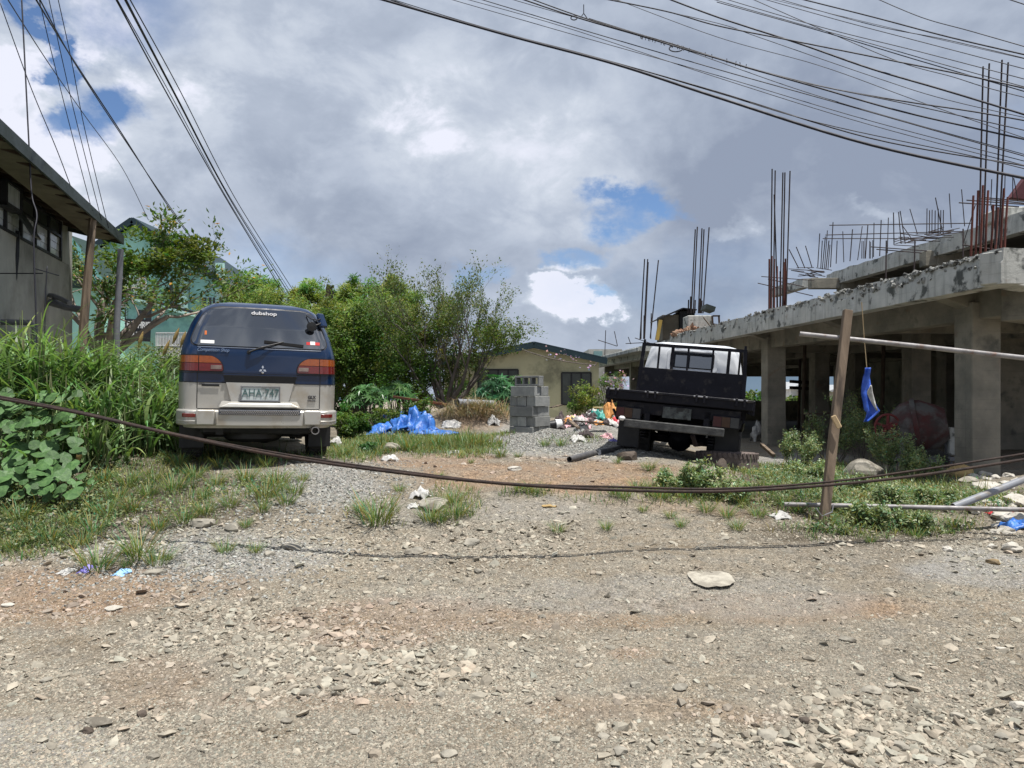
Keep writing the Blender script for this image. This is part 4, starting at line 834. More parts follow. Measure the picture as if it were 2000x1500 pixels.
# ------------------------------------------------------------------ grey building at the left
def grey_building():
    R = empty('grey_building', (0, 0, 0)); tag(R, 'old grey building with black framed windows and deep dark eave', 'building')
    u = Vector((.2815, -.9596, 0)); nrm = Vector((.9596, .2815, 0))   # u runs toward the camera, nrm out of the wall
    C0 = Vector((-.618*16, 16, 0))
    MW = Matrix(((u.x, nrm.x, 0, C0.x), (u.y, nrm.y, 0, C0.y), (0, 0, 1, 0), (0, 0, 0, 1)))   # local x along wall, y out, z up
    def box(nm, lo, hi, mat, par=R, **k): return MB().box(lo, hi, MW).build(nm, mat, par, **k)
    zb = -.5; z0, z1, zt = 4.18, 5.02, 5.38     # window sill, transom, head
    # window opening from x=.45 to 3.6; heights measured on the picture
    zs = 4.42; zh = 5.24
    box('wall', (0, -.25, zb), (9, 0, zs), M['wall_grey'], bevel=.01); box('wall', (0, -.25, zs), (.56, .002, zh+.6), M['wall_grey']); box('wall', (.42, -.3, zh), (9, -.05, zh+.7), M['wall_grey']); box('wall', (-.25, -5, zb), (0, -.004, 5.5), M['wall_grey'])
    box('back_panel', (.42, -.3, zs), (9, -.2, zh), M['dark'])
    W = empty('window'); W.parent = R
    xs = [.6, 1.36, 2.13, 2.87, 3.6, 4.3]; zm = 4.93
    for i, x in enumerate(xs): box('frame', (x-.03, -.06, zs), (x+.03, .03, zh), M['black'], W)
    for z in (zs+.02, zm, zh-.01): box('frame', (.56, -.06, z-.025), (9, .025, z+.025), M['black'], W)
    for i in range(5):
        a, c = xs[i]+.03, xs[i+1]-.03
        for j in range(3):
            e = zs+.045+(zm-zs-.07)*j/3; g = zs+.045+(zm-zs-.07)*(j+1)/3-.008
            box('pane', (a, -.035+j*.004, e), (c, -.02+j*.004, g), M['pane'], W)
        box('pane', (a, -.035, zm+.025), (c, -.02, zh-.04), M['pane_dark'], W)
    # two open awning sashes leaning out
    for (a, c, dz) in ((2.95, 3.42, 0), ):
        S_ = empty('open_sash'); S_.parent = R
        MB().add([MW @ Vector(v) for v in ((a, .02, zm), (c, .02, zm), (c, .34, zs-.02), (a, .34, zs-.02), (a, .045, zm+.01), (c, .045, zm+.01), (c, .365, zs-.01), (a, .365, zs-.01))], [(0, 1, 2, 3), (7, 6, 5, 4), (0, 4, 5, 1), (1, 5, 6, 2), (2, 6, 7, 3), (3, 7, 4, 0)]).build('pane', M['pane_dark'], S_)
    bx = MB(); 
    for (x0, x1, za, zc) in ((3.42, 3.46, 4.76, 5.2), (4.1, 4.15, 4.76, 5.2), (3.42, 4.15, 4.76, 4.81), (3.42, 4.15, 5.15, 5.2)): bx.box((x0, .03, za), (x1, .22, zc), MW)
    AC = empty('box_window'); AC.parent = R; bx.build('frame', M['black'], AC); box('pane', (3.46, .16, 4.81), (4.1, .18, 5.15), M['pane'], AC)
    for x in (1.36, 2.13, 2.87, 3.6): box('upper_mullion', (x-.025, -.046, zh), (x+.025, -.02, zh+.6), M['soffit'])
    # roof: eave line parallel to the wall, underside with rafters and battens
    ev = 1.12
    def rp(x, y, z): return MW @ Vector((x, y, z))
    xa, xb = .3, 9.; xa2 = -.9
    # sheet
    q = [(xa, ev, 5.06), (xb, ev, 5.20), (xb, -6, 6.9), (xa2, -6, 6.8)]
    MB().add([rp(x, y, z+.0) for x, y, z in q]+[rp(x, y, z+.05) for x, y, z in q], [(0, 1, 2, 3), (7, 6, 5, 4), (0, 4, 5, 1), (1, 5, 6, 2), (2, 6, 7, 3), (3, 7, 4, 0)]).build('roof_sheet', M['roof_green'], R)
    MB().beam(rp(xa, ev+.03, 4.99), rp(xb, ev+.03, 5.13), .04, .2).build('fascia', M['roof_green'], R)
    MB().beam(rp(xa-.03, ev, 5.0), rp(xa2-.03, -6, 6.7), .04, .2).build('fascia', M['roof_green'], R)
    for i in range(16):
        x = xa+.1+i*.58; MB().beam(rp(x, ev-.02, 4.98+i*.008), rp(x, -.4, 5.40+i*.008), .06, .11).build('rafter', M['wood_dark'], R)
    for y in (.35, .9): MB().beam(rp(xa, y, 5.20-(y-.35)*.23), rp(xb, y, 5.32-(y-.35)*.23), .07, .05).build('batten', M['soffit'], R)
    MB().beam(rp(xa, ev-.35, 4.99), rp(xb, ev-.35, 5.13), .5, .015).build('soffit_board', M['soffit'], R)
    # posts and pipes
    a = P(181, 428, 13.9); c = P(158, 700, 13.7)
    MB().tube([c, a], [.085, .07], 8).build('eave_post', M['wood_grey'], R, smooth=True)
    MB().tube([P(32, 452, 13.1), P(31, 500, 13.05), P(20, 610, 13.05), P(12, 665, 13)], .055, 8).build('downpipe', M['black'], R, smooth=True)
    MB().tube([P(-30, 628, 12.4), P(58, 630, 12.4), P(68, 640, 12.4), P(68, 700, 12.4)], .05, 8).build('drain_pipe', M['pipe_grey'], R, smooth=True)
    MB().tube([P(96, 590, 14.6), P(130, 600, 14.6), P(160, 605, 14.6)], .07, 8).build('drain_pipe', M['pipe_grey'], R, smooth=True)
    MB().tube([P(98, 577, 14.7), P(106, 578, 14.6), P(136, 592, 14.3)], .05, 8).build('drain_pipe', M['pipe_grey'], R, smooth=True)
    MB().tube([P(104, 578, 14.7), P(112, 597, 14.6)], .05, 8).build('drain_pipe', M['pipe_grey'], R, smooth=True)
    return R
grey_building()
p = G(232, 800); p = P(232, 700, 12.5)
tag(MB().tube([(p.x-.05, 12.5, .7), (P(228, 640, 12.5)), (P(236, 487, 12.5))], [.06, .055, .05], 10).build('metal_post', M['pipe_grey'], smooth=True), 'plain grey post rising from tall grass in front of the frangipani tree', 'post')
pole = empty('utility_pole', (0, 0, 0)); tag(pole, 'thin dark leaning utility pole with brackets behind the van', 'pole')
MB().tube([P(627, 700, 19), P(642, 556, 19)], [.075, .055], 10).build('shaft', M['wood_dark'], pole, smooth=True)
b = MB()
for (x, y) in ((640, 562), (641, 572), (639, 580)): b.beam(P(x-3, y, 19), P(x+9, y+1, 19), .05, .09)
b.build('bracket', M['black'], pole)
for (x, y) in ((650, 560), (650, 571), (648, 580)): MB().tube([P(x, y-3, 19), P(x, y+3, 19)], .04, 6).build('insulator', M['black'], pole)

# work bench of rough boards in the ground floor
wb2 = empty('plank_bench', (0, 0, 0)); tag(wb2, 'dark bench of rough boards standing inside the ground floor behind the post', 'bench')
for k in range(5): MB().beam(P(1575, 808, 15+k*.22), P(1715, 806, 15.4+k*.22), .19, .04).build('board', M['wood_dark'], wb2)
for px, d in ((1585, 15.1), (1700, 15.5), (1590, 16.0), (1704, 16.3)):
    q = P(px, 812, d); MB().beam((q.x, d, .18), (q.x, d, q.z), .09, .09, Vector((0, 1, 0))).build('leg', M['wood_dark'], wb2)
pp = empty('prop_posts', (0, 0, 0)); 
bpy.data.objects.remove(pp)
for k, (px, d, l) in enumerate(((1568, 20, 'thin timber prop under the slab seen left of the bench'), (1632, 26, 'thin timber prop deep under the slab behind the post'), (1722, 19, 'timber prop under the slab right of the hanging cloth'), (1560, 28, 'far timber prop at the back of the ground floor'))):
    q = P(px, 700, d); tag(MB().tube([(q.x, d, .17), (q.x+.06, d, 3.18)], .05, 7).build('timber_prop', M['wood_dark']), l, 'prop')
for k, (za, zb_) in enumerate(((745, 749), (757, 760))):
    tag(MB().beam(P(1545, za, 24), P(1600, zb_, 25), .12, .1).build('crossbar', M['wood_dark']), ('upper', 'lower')[k]+' dark crossbar spanning the opening left of the leaning post', 'bar')

# ------------------------------------------------------------------ vegetation
M['petal'] = leafmat('petal', (.40, .26, .52), (.5, .36, .6)); M['leaf_pale'] = leafmat('leaf_pale', (.26, .32, .15), (.15, .20, .085), .25, .45, .5)
def grow(base, d0, length, r0, levels, nb, spread=.6, up=.15, curl=.25, rs=None, shrink=.68, taper=.6):
    rs = rs or random.Random(1); segs = []; tips = []
    def br(p, d, L, r, lv):
        n = 4; q = p.copy(); dd = d.copy(); pts = [q.copy()]; rad = [r]
        for i in range(n):
            dd = (dd+Vector((rs.gauss(0, curl), rs.gauss(0, curl), rs.gauss(0, curl)+up))*.35).normalized()
            q = q+dd*L/n; pts.append(q.copy()); rad.append(r*(1-(1-taper)*(i+1)/n))
        segs.append((pts, rad))
        if lv <= 1:
            for i in range(len(pts)): tips.append((pts[i], dd))
        if lv == 0: return
        for k in range(nb if lv > 1 else nb+1):
            i = rs.randint(2, n) if k else n
            ax = Vector((rs.gauss(0, 1), rs.gauss(0, 1), rs.gauss(0, .6))).normalized()
            nd = (dd+ax*spread*rs.uniform(.6, 1.3)).normalized()
            br(pts[i], nd, L*shrink*rs.uniform(.75, 1.2), rad[i]*.7, lv-1)
    br(Vector(base), Vector(d0).normalized(), length, r0, levels)
    return segs, tips
def wood(name, segs, mat, parent, n=6, rmin=0):
    b = MB()
    for pts, rad in segs:
        if rad[0] < rmin: continue
        b.tube(pts, rad, n if rad[0] > .03 else 4, caps=False)
    return b.build(name, mat, parent, smooth=True, angle=180)
def crown_from(tips, k, sp, size, mat, parent, aspect=.5, name='crown', up=.4, tint=None):
    P0 = np.array([list(t[0]) for t in tips]); D0 = np.array([list(t[1]) for t in tips])
    idx = RNG.integers(0, len(P0), int(len(P0)*k)); clump = tints(len(P0), .28, .1)
    pts = P0[idx]+RNG.normal(size=(len(idx), 3))*sp
    tt = clump[idx]*tints(len(idx), .25, .08)
    if tint is not None: tt = tt*tint
    return leaves(name, pts, size, mat, parent, aspect, up, tt, dirs=D0[idx])
def blob_crown(c, rad, n, size, mat, parent, aspect=.5, name='crown', clumps=30, csz=.28, tint=None, seed=0, droop=0., up=.4):
    """leaf clumps on and inside an ellipsoid; c, rad are 3-vectors"""
    rs = np.random.default_rng(seed); cc = rs.normal(size=(clumps, 3)); cc /= np.linalg.norm(cc, axis=1)[:, None]
    cc *= rs.uniform(.35, 1.0, (clumps, 1)); rr = rs.uniform(.6, 1.4, clumps)*csz
    i = rs.integers(0, clumps, n); q = rs.normal(size=(n, 3)); q /= np.linalg.norm(q, axis=1)[:, None]; q *= rs.uniform(.25, 1, (n, 1))**.6
    pts = (cc[i]+q*rr[i][:, None])*np.array(rad)+np.array(c)
    pts[:, 2] -= droop*np.abs(rs.normal(size=n))
    tt = tints(clumps, .3, .12)[i]*tints(n, .25, .08)
    if tint is not None: tt = tt*tint
    return leaves(name, pts, size, mat, parent, aspect, up, tt)
def tree_thing(name, label, cat, group=None):
    R = empty(name); return tag(R, label, cat, group)

# frangipani-like tree before the church
T = tree_thing('frangipani_tree', 'gnarled tree with thick pale limbs in front of the mint church', 'tree')
rs = random.Random(5); b0 = Vector((-10.0, 17.5, .8)); S_ = []; TP = []
for (px, py, ln, dx) in ((178, 640, 1.9, -.35), (212, 640, 1.8, .1), (250, 655, 2.0, .8), (290, 660, 2.1, 1.4), (235, 650, 1.9, .4), (205, 640, 1.8, -.1), (320, 665, 2.1, 2.0)):
    p = P(px*.3+188*.7, 690, 17.5); s_, t_ = grow(p, (dx*.9, rs.uniform(-.4, .3), 1), ln*.72, .085, 4, 2, .8, -.02, .42, rs, .74, .62); S_ += s_; TP += t_
wood('limb', S_, M['bark_pale'], T)
MB().tube([P(215, 720, 17.5), P(217, 650, 17.5)], [.22, .16], 8).build('trunk', M['bark_pale'], T, smooth=True)
fl = [t for t in TP if U(0, 1) < .95]
crown_from(fl, 4.4, .10, .14, M['leaf_olive'], T, .42, tint=np.array([.82, .98, .85]))
blob_crown(P(315, 500, 17), (1.6, .9, .65), 3600, .14, M['leaf_mid'], T, .42, clumps=34, csz=.24, seed=4, tint=np.array([1.25, 1.05, .9]))
idx_ = RNG.integers(0, len(fl), 260); pts = np.array([list(fl[i][0]) for i in idx_])+RNG.normal(size=(260, 3))*.1
leaves('orange_leaves', pts, .13, M['leaf_olive'], T, .42, tint=tints(260)*np.array([2.9, 1.3, .5]))

# bamboo clumps
def bamboo(px, py_top, d, w, label, n=14, seed=1):
    T = tree_thing('bamboo_clump', label, 'bamboo', None); rs = random.Random(seed); base = Vector(((px-CX)/FPX*d, d, .7)); top = P(px, py_top, d).z
    segs = []; pts = []; dirs = []
    for k in range(n):
        a = rs.uniform(0, 6.28); lean = rs.uniform(.1, 1)*w; h = (top-base.z)*rs.uniform(.72, 1.04); pl = []
        for i in range(9):
            t = i/8; x = base.x+rs.gauss(0, .1)*0+math.cos(a)*lean*t**1.8; y = d+math.sin(a)*lean*t**1.8; z = base.z+h*(t-.13*t**5)
            pl.append(Vector((x, y, z)))
        segs.append((pl, [.03*(1-.75*i/8) for i in range(9)]))
        for _ in range(110):
            t = rs.uniform(.28, 1)**.7; i = min(int(t*8), 7); q = pl[i].lerp(pl[i+1], t*8-i); rr2 = rs.gauss(0, .30)*(1.15-t*.75)
            aa = rs.uniform(0, 6.28); c = q+Vector((math.cos(aa)*rr2, math.sin(aa)*rr2, rs.uniform(-.28, .12)))
            for _ in range(7): pts.append(c+Vector((rs.gauss(0, .1), rs.gauss(0, .1), rs.gauss(0, .07)))); dirs.append((math.cos(aa), math.sin(aa), -.5))
    wood('culm', segs, M['bark'], T); leaves('foliage', np.array([list(p) for p in pts]), .15, M['leaf_bam'], T, .17, .3, dirs=np.array(dirs))
bamboo(500, 520, 22, 1.3, 'bamboo clump with feathery tip rising right behind the van roof', 15, 11)
bamboo(455, 560, 23, 1.2, 'lower bamboo clump touching the church roof edge', 10, 17)
bamboo(605, 538, 21, 1.1, 'bright bamboo clump around the leaning utility pole', 13, 12)
bamboo(690, 548, 20, 1.2, 'dense bamboo clump between utility pole and scrubby tree', 16, 13)
bamboo(745, 548, 20.5, 1.2, 'tall bamboo partly behind the sparse scrubby tree', 16, 14)
bamboo(650, 575, 18, 1.0, 'short yellowish bamboo at the pole foot', 12, 15)
# dense hedge-like bushes right of the van
def bush(px, py, d, rx, ry, n, size, mat, label, seed, aspect=.5, stems=True, clumps=36, tint=None, cat='bush', name='bush', csz=.28, group=None):
    T = tree_thing(name, label, cat, group); c = P(px, py, d); rad = (rx/FPX*d, max(rx/FPX*d*.7, .25), ry/FPX*d)
    blob_crown(c, rad, n, size, M[mat], T, aspect, 'foliage', clumps, csz, tint, seed)
    if stems:
        rs = random.Random(seed); zb = max(gz(c.x, c.y), c.z-rad[2]*1.5)
        s_ = []
        for k in range(7):
            e = Vector((c.x+rs.gauss(0, .5)*rad[0], c.y+rs.gauss(0, .3)*rad[1], c.z+rs.uniform(0, .6)*rad[2])); b0 = Vector((c.x+rs.gauss(0, .12)*rad[0], c.y, zb)); m = (b0+e)/2+Vector((rs.gauss(0, .08), 0, 0))
            s_.append(([b0, m, e], [.025, .018, .008]))
        wood('stem', s_, M['bark'], T)
    return T
for i, (px, py, rx, ry, l) in enumerate(((498, 590, 62, 62, 'feathery bamboo foliage mass right behind the van roof'), (600, 600, 60, 55, 'feathery bamboo foliage around the leaning pole'), (690, 600, 60, 60, 'feathery bamboo foliage left of the scrubby tree'), (765, 600, 60, 62, 'feathery bamboo foliage behind the scrubby tree'))):
    bush(px, py, 23, rx, ry, 9000, .17, 'leaf_bam', l, 300+i, .2, False, 60, cat='bamboo', name='bamboo_clump', csz=.2)
bush(700, 690, 17.5, 95, 105, 15000, .085, 'leaf_mid', 'large dense green bush right of the blue van', 1, .5, clumps=55)
bush(760, 650, 18.5, 90, 90, 9000, .085, 'leaf_yel', 'bright green leafy bush below the bamboo', 2, .45, clumps=45)
bush(665, 640, 18.5, 60, 90, 7000, .08, 'leaf_yel', 'light green bush pressed against the van side window height', 21, .4, clumps=36)
bush(800, 735, 16.5, 75, 60, 8000, .07, 'leaf_mid', 'dark shady bush at the foot of the scrubby tree', 3, .5, clumps=40)
bush(835, 640, 17.4, 75, 70, 6500, .07, 'leaf_olive', 'dense olive-green crown filling the middle of the scrub', 22, .5, clumps=44)
bush(905, 690, 17.2, 50, 55, 3600, .065, 'leaf_olive', 'twiggy bush merging with the right half of the scrubby tree', 23, .5, clumps=30)
bush(870, 720, 16.8, 70, 60, 5500, .06, 'leaf_olive', 'twiggy olive bush beside the yellow house wall', 6, .5, clumps=34)
bush(655, 785, 21, 70, 50, 5000, .1, 'leaf_mid', 'dark hedge glimpsed low between van and castor plant', 72, .5, clumps=34)
bush(880, 775, 20, 60, 30, 3000, .1, 'leaf_mid', 'low hedge behind the trunk of the scrubby tree', 73, .5, clumps=24)
bush(560, 655, 20, 110, 60, 6000, .1, 'leaf_mid', 'green undergrowth visible just above the van roof', 7, .5, clumps=36)
# scrubby sparse tree
T = tree_thing('scrubby_tree', 'sparse twiggy tree with bare upper branches against the sky', 'tree'); rs = random.Random(9); S_ = []; TP = []
for (dx, ln) in ((-.75, 1.1), (-.4, 1.25), (-.1, 1.3), (.15, 1.35), (.38, 1.3), (.58, 1.1), (.74, .95), (.25, 1.2), (-.2, 1.1)):
    s_, t_ = grow(P(872+dx*14, 800, 16.3), (dx*1.12, rs.uniform(-.5, .5), .95), ln*1.1, .05, 4, 3, .5, .16, .28, rs, .68, .55); S_ += s_; TP += t_
wood('branch', S_, M['bark'], T)
crown_from([t for t in TP if U(0, 1) < .85], 2.2, .05, .055, M['leaf_olive'], T, .5)
low = [t for t in TP if t[0].z < 3.2]; crown_from(low, 3, .08, .06, M['leaf_mid'], T, .5, name='lower_crown', tint=np.array([1.0, .85, .8]))
# castor oil plants with star leaves
def star_plant(px, py, d, rx, ry, n, label, seed, sz=.2, tint=None):
    T = tree_thing('castor_plant', label, 'plant'); c = P(px, py, d); rs = np.random.default_rng(seed); V = []; F = []; tt = []; zb = gz(c.x, c.y); segs = []
    for i in range(n):
        q = rs.normal(size=3); q /= np.linalg.norm(q); q[2] = abs(q[2])*1.2-.35; q *= rs.uniform(.5, 1)
        ctr = np.array([c.x+q[0]*rx/FPX*d, c.y+q[1]*rx/FPX*d*.8, c.z+q[2]*ry/FPX*d]); s = sz*rs.uniform(.65, 1.2)
        nrm = Vector((q[0]*.6+rs.normal()*.25, q[1]*.6-.35+rs.normal()*.25, .9)).normalized(); ax = nrm.orthogonal().normalized(); ax.rotate(Matrix.Rotation(rs.uniform(0, 6.28), 3, nrm)); ay = nrm.cross(ax)
        t = tints(1, .25, .08)[0]*(1 if tint is None else tint); n0 = len(V); V.append(ctr); tt.append(t*1.2)
        for k in range(8):
            a0 = k*2*math.pi/8.8
            for (da, rr_, dz) in ((-.30, .36, 0), (0, 1.0 if k not in (0, 7) else .7, -.22), (.30, .36, 0)):
                a = a0+da; v = ax*math.cos(a)*s*rr_+ay*math.sin(a)*s*rr_+nrm*(dz*s); V.append(ctr+np.array(v)); tt.append(t)
            m = n0+1+k*3; F += [(n0, m, m+1), (n0, m+1, m+2)]
        if i % 4 == 0: segs.append(([Vector((c.x+q[0]*.1, c.y, zb)), Vector((c.x+q[0]*.3, c.y, (zb+ctr[2])/2)), Vector(ctr)], [.02, .014, .006]))
    np_mesh('foliage', np.array(V), np.array(F), M['leaf_blue'], T, np.array(tt)); wood('stem', segs, M['bark'], T)
star_plant(715, 780, 15.2, 40, 38, 75, 'castor oil plant with star leaves beside the van rear', 1)
star_plant(775, 768, 15.6, 42, 26, 60, 'castor oil plant between blue tarp and dark bush', 2)
star_plant(968, 768, 15.6, 44, 42, 95, 'bluish castor oil plant left of the block stack', 3, .2, np.array([.8, 1.0, 1.3]))
star_plant(1010, 748, 16, 20, 22, 30, 'small castor oil plant peeking over the block stack', 4)
bush(735, 818, 14.6, 60, 24, 2600, .055, 'leaf_mid', 'dark leafy weeds below the castor plants beside the van', 83, .5, True, 26)
bush(800, 800, 15, 40, 26, 1800, .055, 'leaf_mid', 'dark leafy weeds right behind the blue tarpaulin top', 84, .5, True, 22)
bush(690, 835, 11.6, 38, 32, 3600, .05, 'leaf_mid', 'low dark weed bush beside the right rear wheel of the van', 8, .5, clumps=26)
bush(668, 812, 12.4, 24, 28, 1500, .05, 'leaf_mid', 'small weed bush touching the van bumper', 81, .5, clumps=18)
bush(722, 872, 9.4, 20, 13, 900, .035, 'leaf_blue', 'tiny leafy weed next to the flat-topped grey rock', 82, .5, False, 14)
bush(830, 805, 14.6, 34, 26, 1800, .05, 'leaf_mid', 'dark low bush behind the blue tarpaulin', 9, .5, clumps=22)
bush(1140, 775, 17, 46, 40, 2600, .07, 'leaf_yel', 'low bush left of the truck below the canopy', 10, .4, clumps=24)
bush(1190, 765, 16.5, 34, 45, 2600, .06, 'leaf_olive', 'upright bush with purple flowers beneath the canopy end', 13, .4, clumps=24)
for k in range(26):
    p = P(1205+RNG.normal()*16, 745+RNG.normal()*12, 16.2)
pts = np.array([list(P(1208+RNG.normal()*16, 748+RNG.normal()*12, 16.1)) for _ in range(60)])
tag(leaves('purple_flowers', pts, .06, M['petal'], None, .9), kind='stuff')
pts = np.array([list(P(*((1075, 692), (1095, 697), (1125, 704), (1150, 712))[RNG.integers(0, 4)], 23.6)+Vector(RNG.normal(size=3)*.12)) for _ in range(34)])
tag(leaves('creeper_blossom', pts, .08, M['petal'], None, .9), kind='stuff')
# bushes seen under the slab, beyond the building
for i, (px, py, d, rx, ry, l) in enumerate(((1478, 790, 40, 40, 26, 'bush beyond the truck seen beside the second column'), (1560, 792, 39, 60, 22, 'bush row glimpsed left inside the building opening'), (1640, 800, 38.5, 70, 28, 'bush glimpsed behind the leaning wooden post'), (1740, 800, 38, 70, 28, 'bush glimpsed between hanging cloth and mixer'), (1830, 800, 38, 50, 24, 'bush glimpsed around the mixer drum'), (1975, 800, 37, 40, 18, 'bush glimpsed right of the big column'))):
    bush(px, py, d, rx, ry, 2200, .2, 'leaf_mid', l, 60+i, .5, False, 24)
# big distant tree band closing the view low at the back
for i, (px, py, d, rx, ry, l) in enumerate(((1000, 800, 32, 160, 40, 'hedge in front of the yellow house base'), (560, 700, 30, 130, 60, 'tall hedge far behind the van'))):
    bush(px, py, d, rx, ry, 4500, .16, 'leaf_mid', l, 70+i, .5, False, 40)

# shrubs in front of the building
def weed(px, py, hpx, wpx, n, label, seed, mat='weed', size=.03, nb=9, group=None, base_px=None, cat='shrub', aspect=.45, wig=.22):
    T = tree_thing('weedy_shrub', label, cat, group); rs = random.Random(seed); c = G(px, py); h = hpx/FPX*c.y; w = wpx/FPX*c.y; segs = []; tips = []
    for k in range(nb):
        a = rs.uniform(0, 6.28); ln = h*rs.uniform(.6, 1.05); d0 = Vector((math.cos(a)*w/h*rs.uniform(.1, .8), math.sin(a)*w/h*.5, 1))
        s_, t_ = grow(c+Vector((math.cos(a)*w*.25, math.sin(a)*w*.2, -.03)), d0, ln*.6, .007, 2, 3, .55, .1, wig, rs, .6, .5); segs += s_; tips += t_
    wood('stem', segs, M['bark'], T, 4)
    P0 = np.array([list(t[0]) for t in tips]); idx = RNG.integers(0, len(P0), n)
    leaves('foliage', P0[idx]+RNG.normal(size=(n, 3))*.022, size, M[mat], T, aspect, .8, tints(n, .4, .12))
    return T
k = 0
for (px, py, h, w, n, l, mt_) in ((1560, 915, 70, 60, 2200, 'straggly shrub right of the discarded tyre', 'weed'), (1625, 900, 90, 70, 2600, 'tall straggly shrub behind the post', 'weed'), (1690, 895, 120, 80, 2600, 'tallest straggly shrub under the hanging cloth', 'weed'), (1750, 930, 90, 70, 2400, 'shrub in front of the mixer wheel', 'weed'), (1800, 940, 60, 50, 1800, 'shrub left of the big column foot', 'weed'), (1585, 945, 50, 60, 2000, 'leafy low shrub left of the post', 'weed'), (1650, 960, 40, 70, 1800, 'low shrub at the boulder front', 'weed'), (1370, 960, 55, 60, 1600, 'pale-leaved weed in front of the truck shadow', 'weed'), (1320, 955, 40, 50, 1200, 'low pale weed left of the mossy stone', 'weed'), (1420, 975, 40, 60, 1200, 'spreading pale weed below the mossy stone', 'weed'), (1740, 1000, 60, 30, 700, 'upright weed stalk growing over the steel pipe', 'weed'), (1830, 985, 40, 50, 1200, 'weed patch before the tan boulder', 'weed'), (1700, 1030, 55, 45, 1300, 'bushy weed under the lying steel pipe', 'weed'), (1780, 1035, 45, 45, 1100, 'weed under the pipe ends', 'weed'), (1640, 1000, 30, 50, 800, 'small weed at the post foot', 'weed')):
    k += 1; weed(px, py, h*1.0, w*1.05, int(n*1.9), l, k, mat='leaf_pale', size=.042, nb=14)

# ---- grasses as masses
def on_ground(px, py, n, rx, ry):
    r = np.sqrt(RNG.uniform(0, 1, n)); a = RNG.uniform(0, 2*np.pi, n); out = []
    for i in range(n):
        out.append(G(px+r[i]*math.cos(a[i])*rx, py+r[i]*math.sin(a[i])*ry))
    return np.array([list(p) for p in out])
def region(n, poly_ell):
    """uniform world positions whose picture falls in ellipses; (cx,cy,rx,ry,weight)"""
    y = np.sqrt(RNG.uniform(3.5**2, 12.5**2, n)); x = RNG.uniform(-.85, .8, n)*y; z = hz(x, y); px, py = to_px(x, y, z); w = np.zeros(n)
    nz = (fbm(x*1.3, y*1.3, 55, 4)-.5)*.9+(fbm(x*5, y*5, 56, 3)-.5)*.7
    for (cx, cy, rx, ry, k) in poly_ell:
        q = np.sqrt(((px-cx)/rx)**2+((py-cy)/ry)**2)+nz; w = np.maximum(w, k*(1-sst(q, .7, 1.1)))
    m = RNG.uniform(0, 1, n) < w
    return np.stack([x, y, z], 1)[m]
# short grass and creeping ground cover
GC = [(60, 985, 160, 95, 1), (250, 950, 180, 50, .35), (440, 896, 200, 10, .5), (500, 960, 80, 30, .4), (330, 1000, 150, 30, .2), (60, 1050, 140, 36, 1), (850, 868, 170, 26, 1), (690, 890, 80, 16, .9), (700, 870, 60, 20, .7), (1690, 975, 300, 40, .5), (1560, 925, 140, 30, .4), (1730, 1030, 190, 24, .5), (1400, 965, 130, 26, .6), (1120, 860, 60, 10, .15), (880, 985, 60, 40, .6), (1250, 975, 180, 16, .25), (1030, 962, 55, 12, .8), (740, 1000, 60, 30, .35)]
b_ = region(210000, GC); n = len(b_); dist = b_[:, 1]
tag(blades('short_grass', b_, RNG.uniform(.03, .12, n), RNG.uniform(.004, .009, n)*(.7+dist/12), M['grass'], droop=.5, seg=2, lean=.8, tint=tints(n, .4, .18)), kind='stuff')
GRASS_DONE = 1
LC = [(60, 980, 190, 70, 1), (180, 1010, 180, 30, .45), (60, 1040, 120, 34, 1), (1690, 985, 240, 30, .6), (1560, 950, 110, 30, .8), (1740, 1035, 150, 16, .6), (480, 960, 110, 30, .3), (760, 860, 90, 20, .2)]
b_ = region(170000, LC); n = len(b_); b_[:, 2] += RNG.uniform(.01, .13, n)*np.minimum(1, 1)
tag(leaves('ground_cover', b_, .035, M['weed'], None, .6, 1.2, tints(n, .4, .15)), kind='stuff')

# low leafy weeds gathered in clumps
cl = region(9000, LC+[(150, 940, 200, 60, .8), (1400, 965, 160, 22, .6), (1230, 985, 120, 14, .3)]); m = RNG.uniform(0, 1, len(cl)) < .62; cl = cl[m]
k_ = RNG.integers(14, 46, len(cl)); i_ = np.repeat(np.arange(len(cl)), k_); rr_c = RNG.uniform(.03, .11, len(cl))[i_]
q = RNG.normal(size=(len(i_), 3)); q /= np.linalg.norm(q, axis=1)[:, None]; q[:, 2] = np.abs(q[:, 2])*1.25
pts = cl[i_]+q*rr_c[:, None]*RNG.uniform(.4, 1, (len(i_), 1)); tt = tints(len(cl), .35, .16)[i_]*tints(len(i_), .25, .05)
tag(leaves('low_weeds', pts, .036, M['weed'], None, .5, .9, tt), kind='stuff')
# tall thin stems among the weeds
b_ = region(5000, [(1690, 955, 250, 40, .5), (100, 930, 240, 80, .7), (1740, 1035, 160, 16, .4), (500, 900, 200, 16, .3)]); n = len(b_)
tag(blades('weed_stems', b_, RNG.uniform(.12, .38, n), .008, M['weed'], droop=.5, seg=3, lean=.4, tint=tints(n, .3, .2)), kind='stuff')
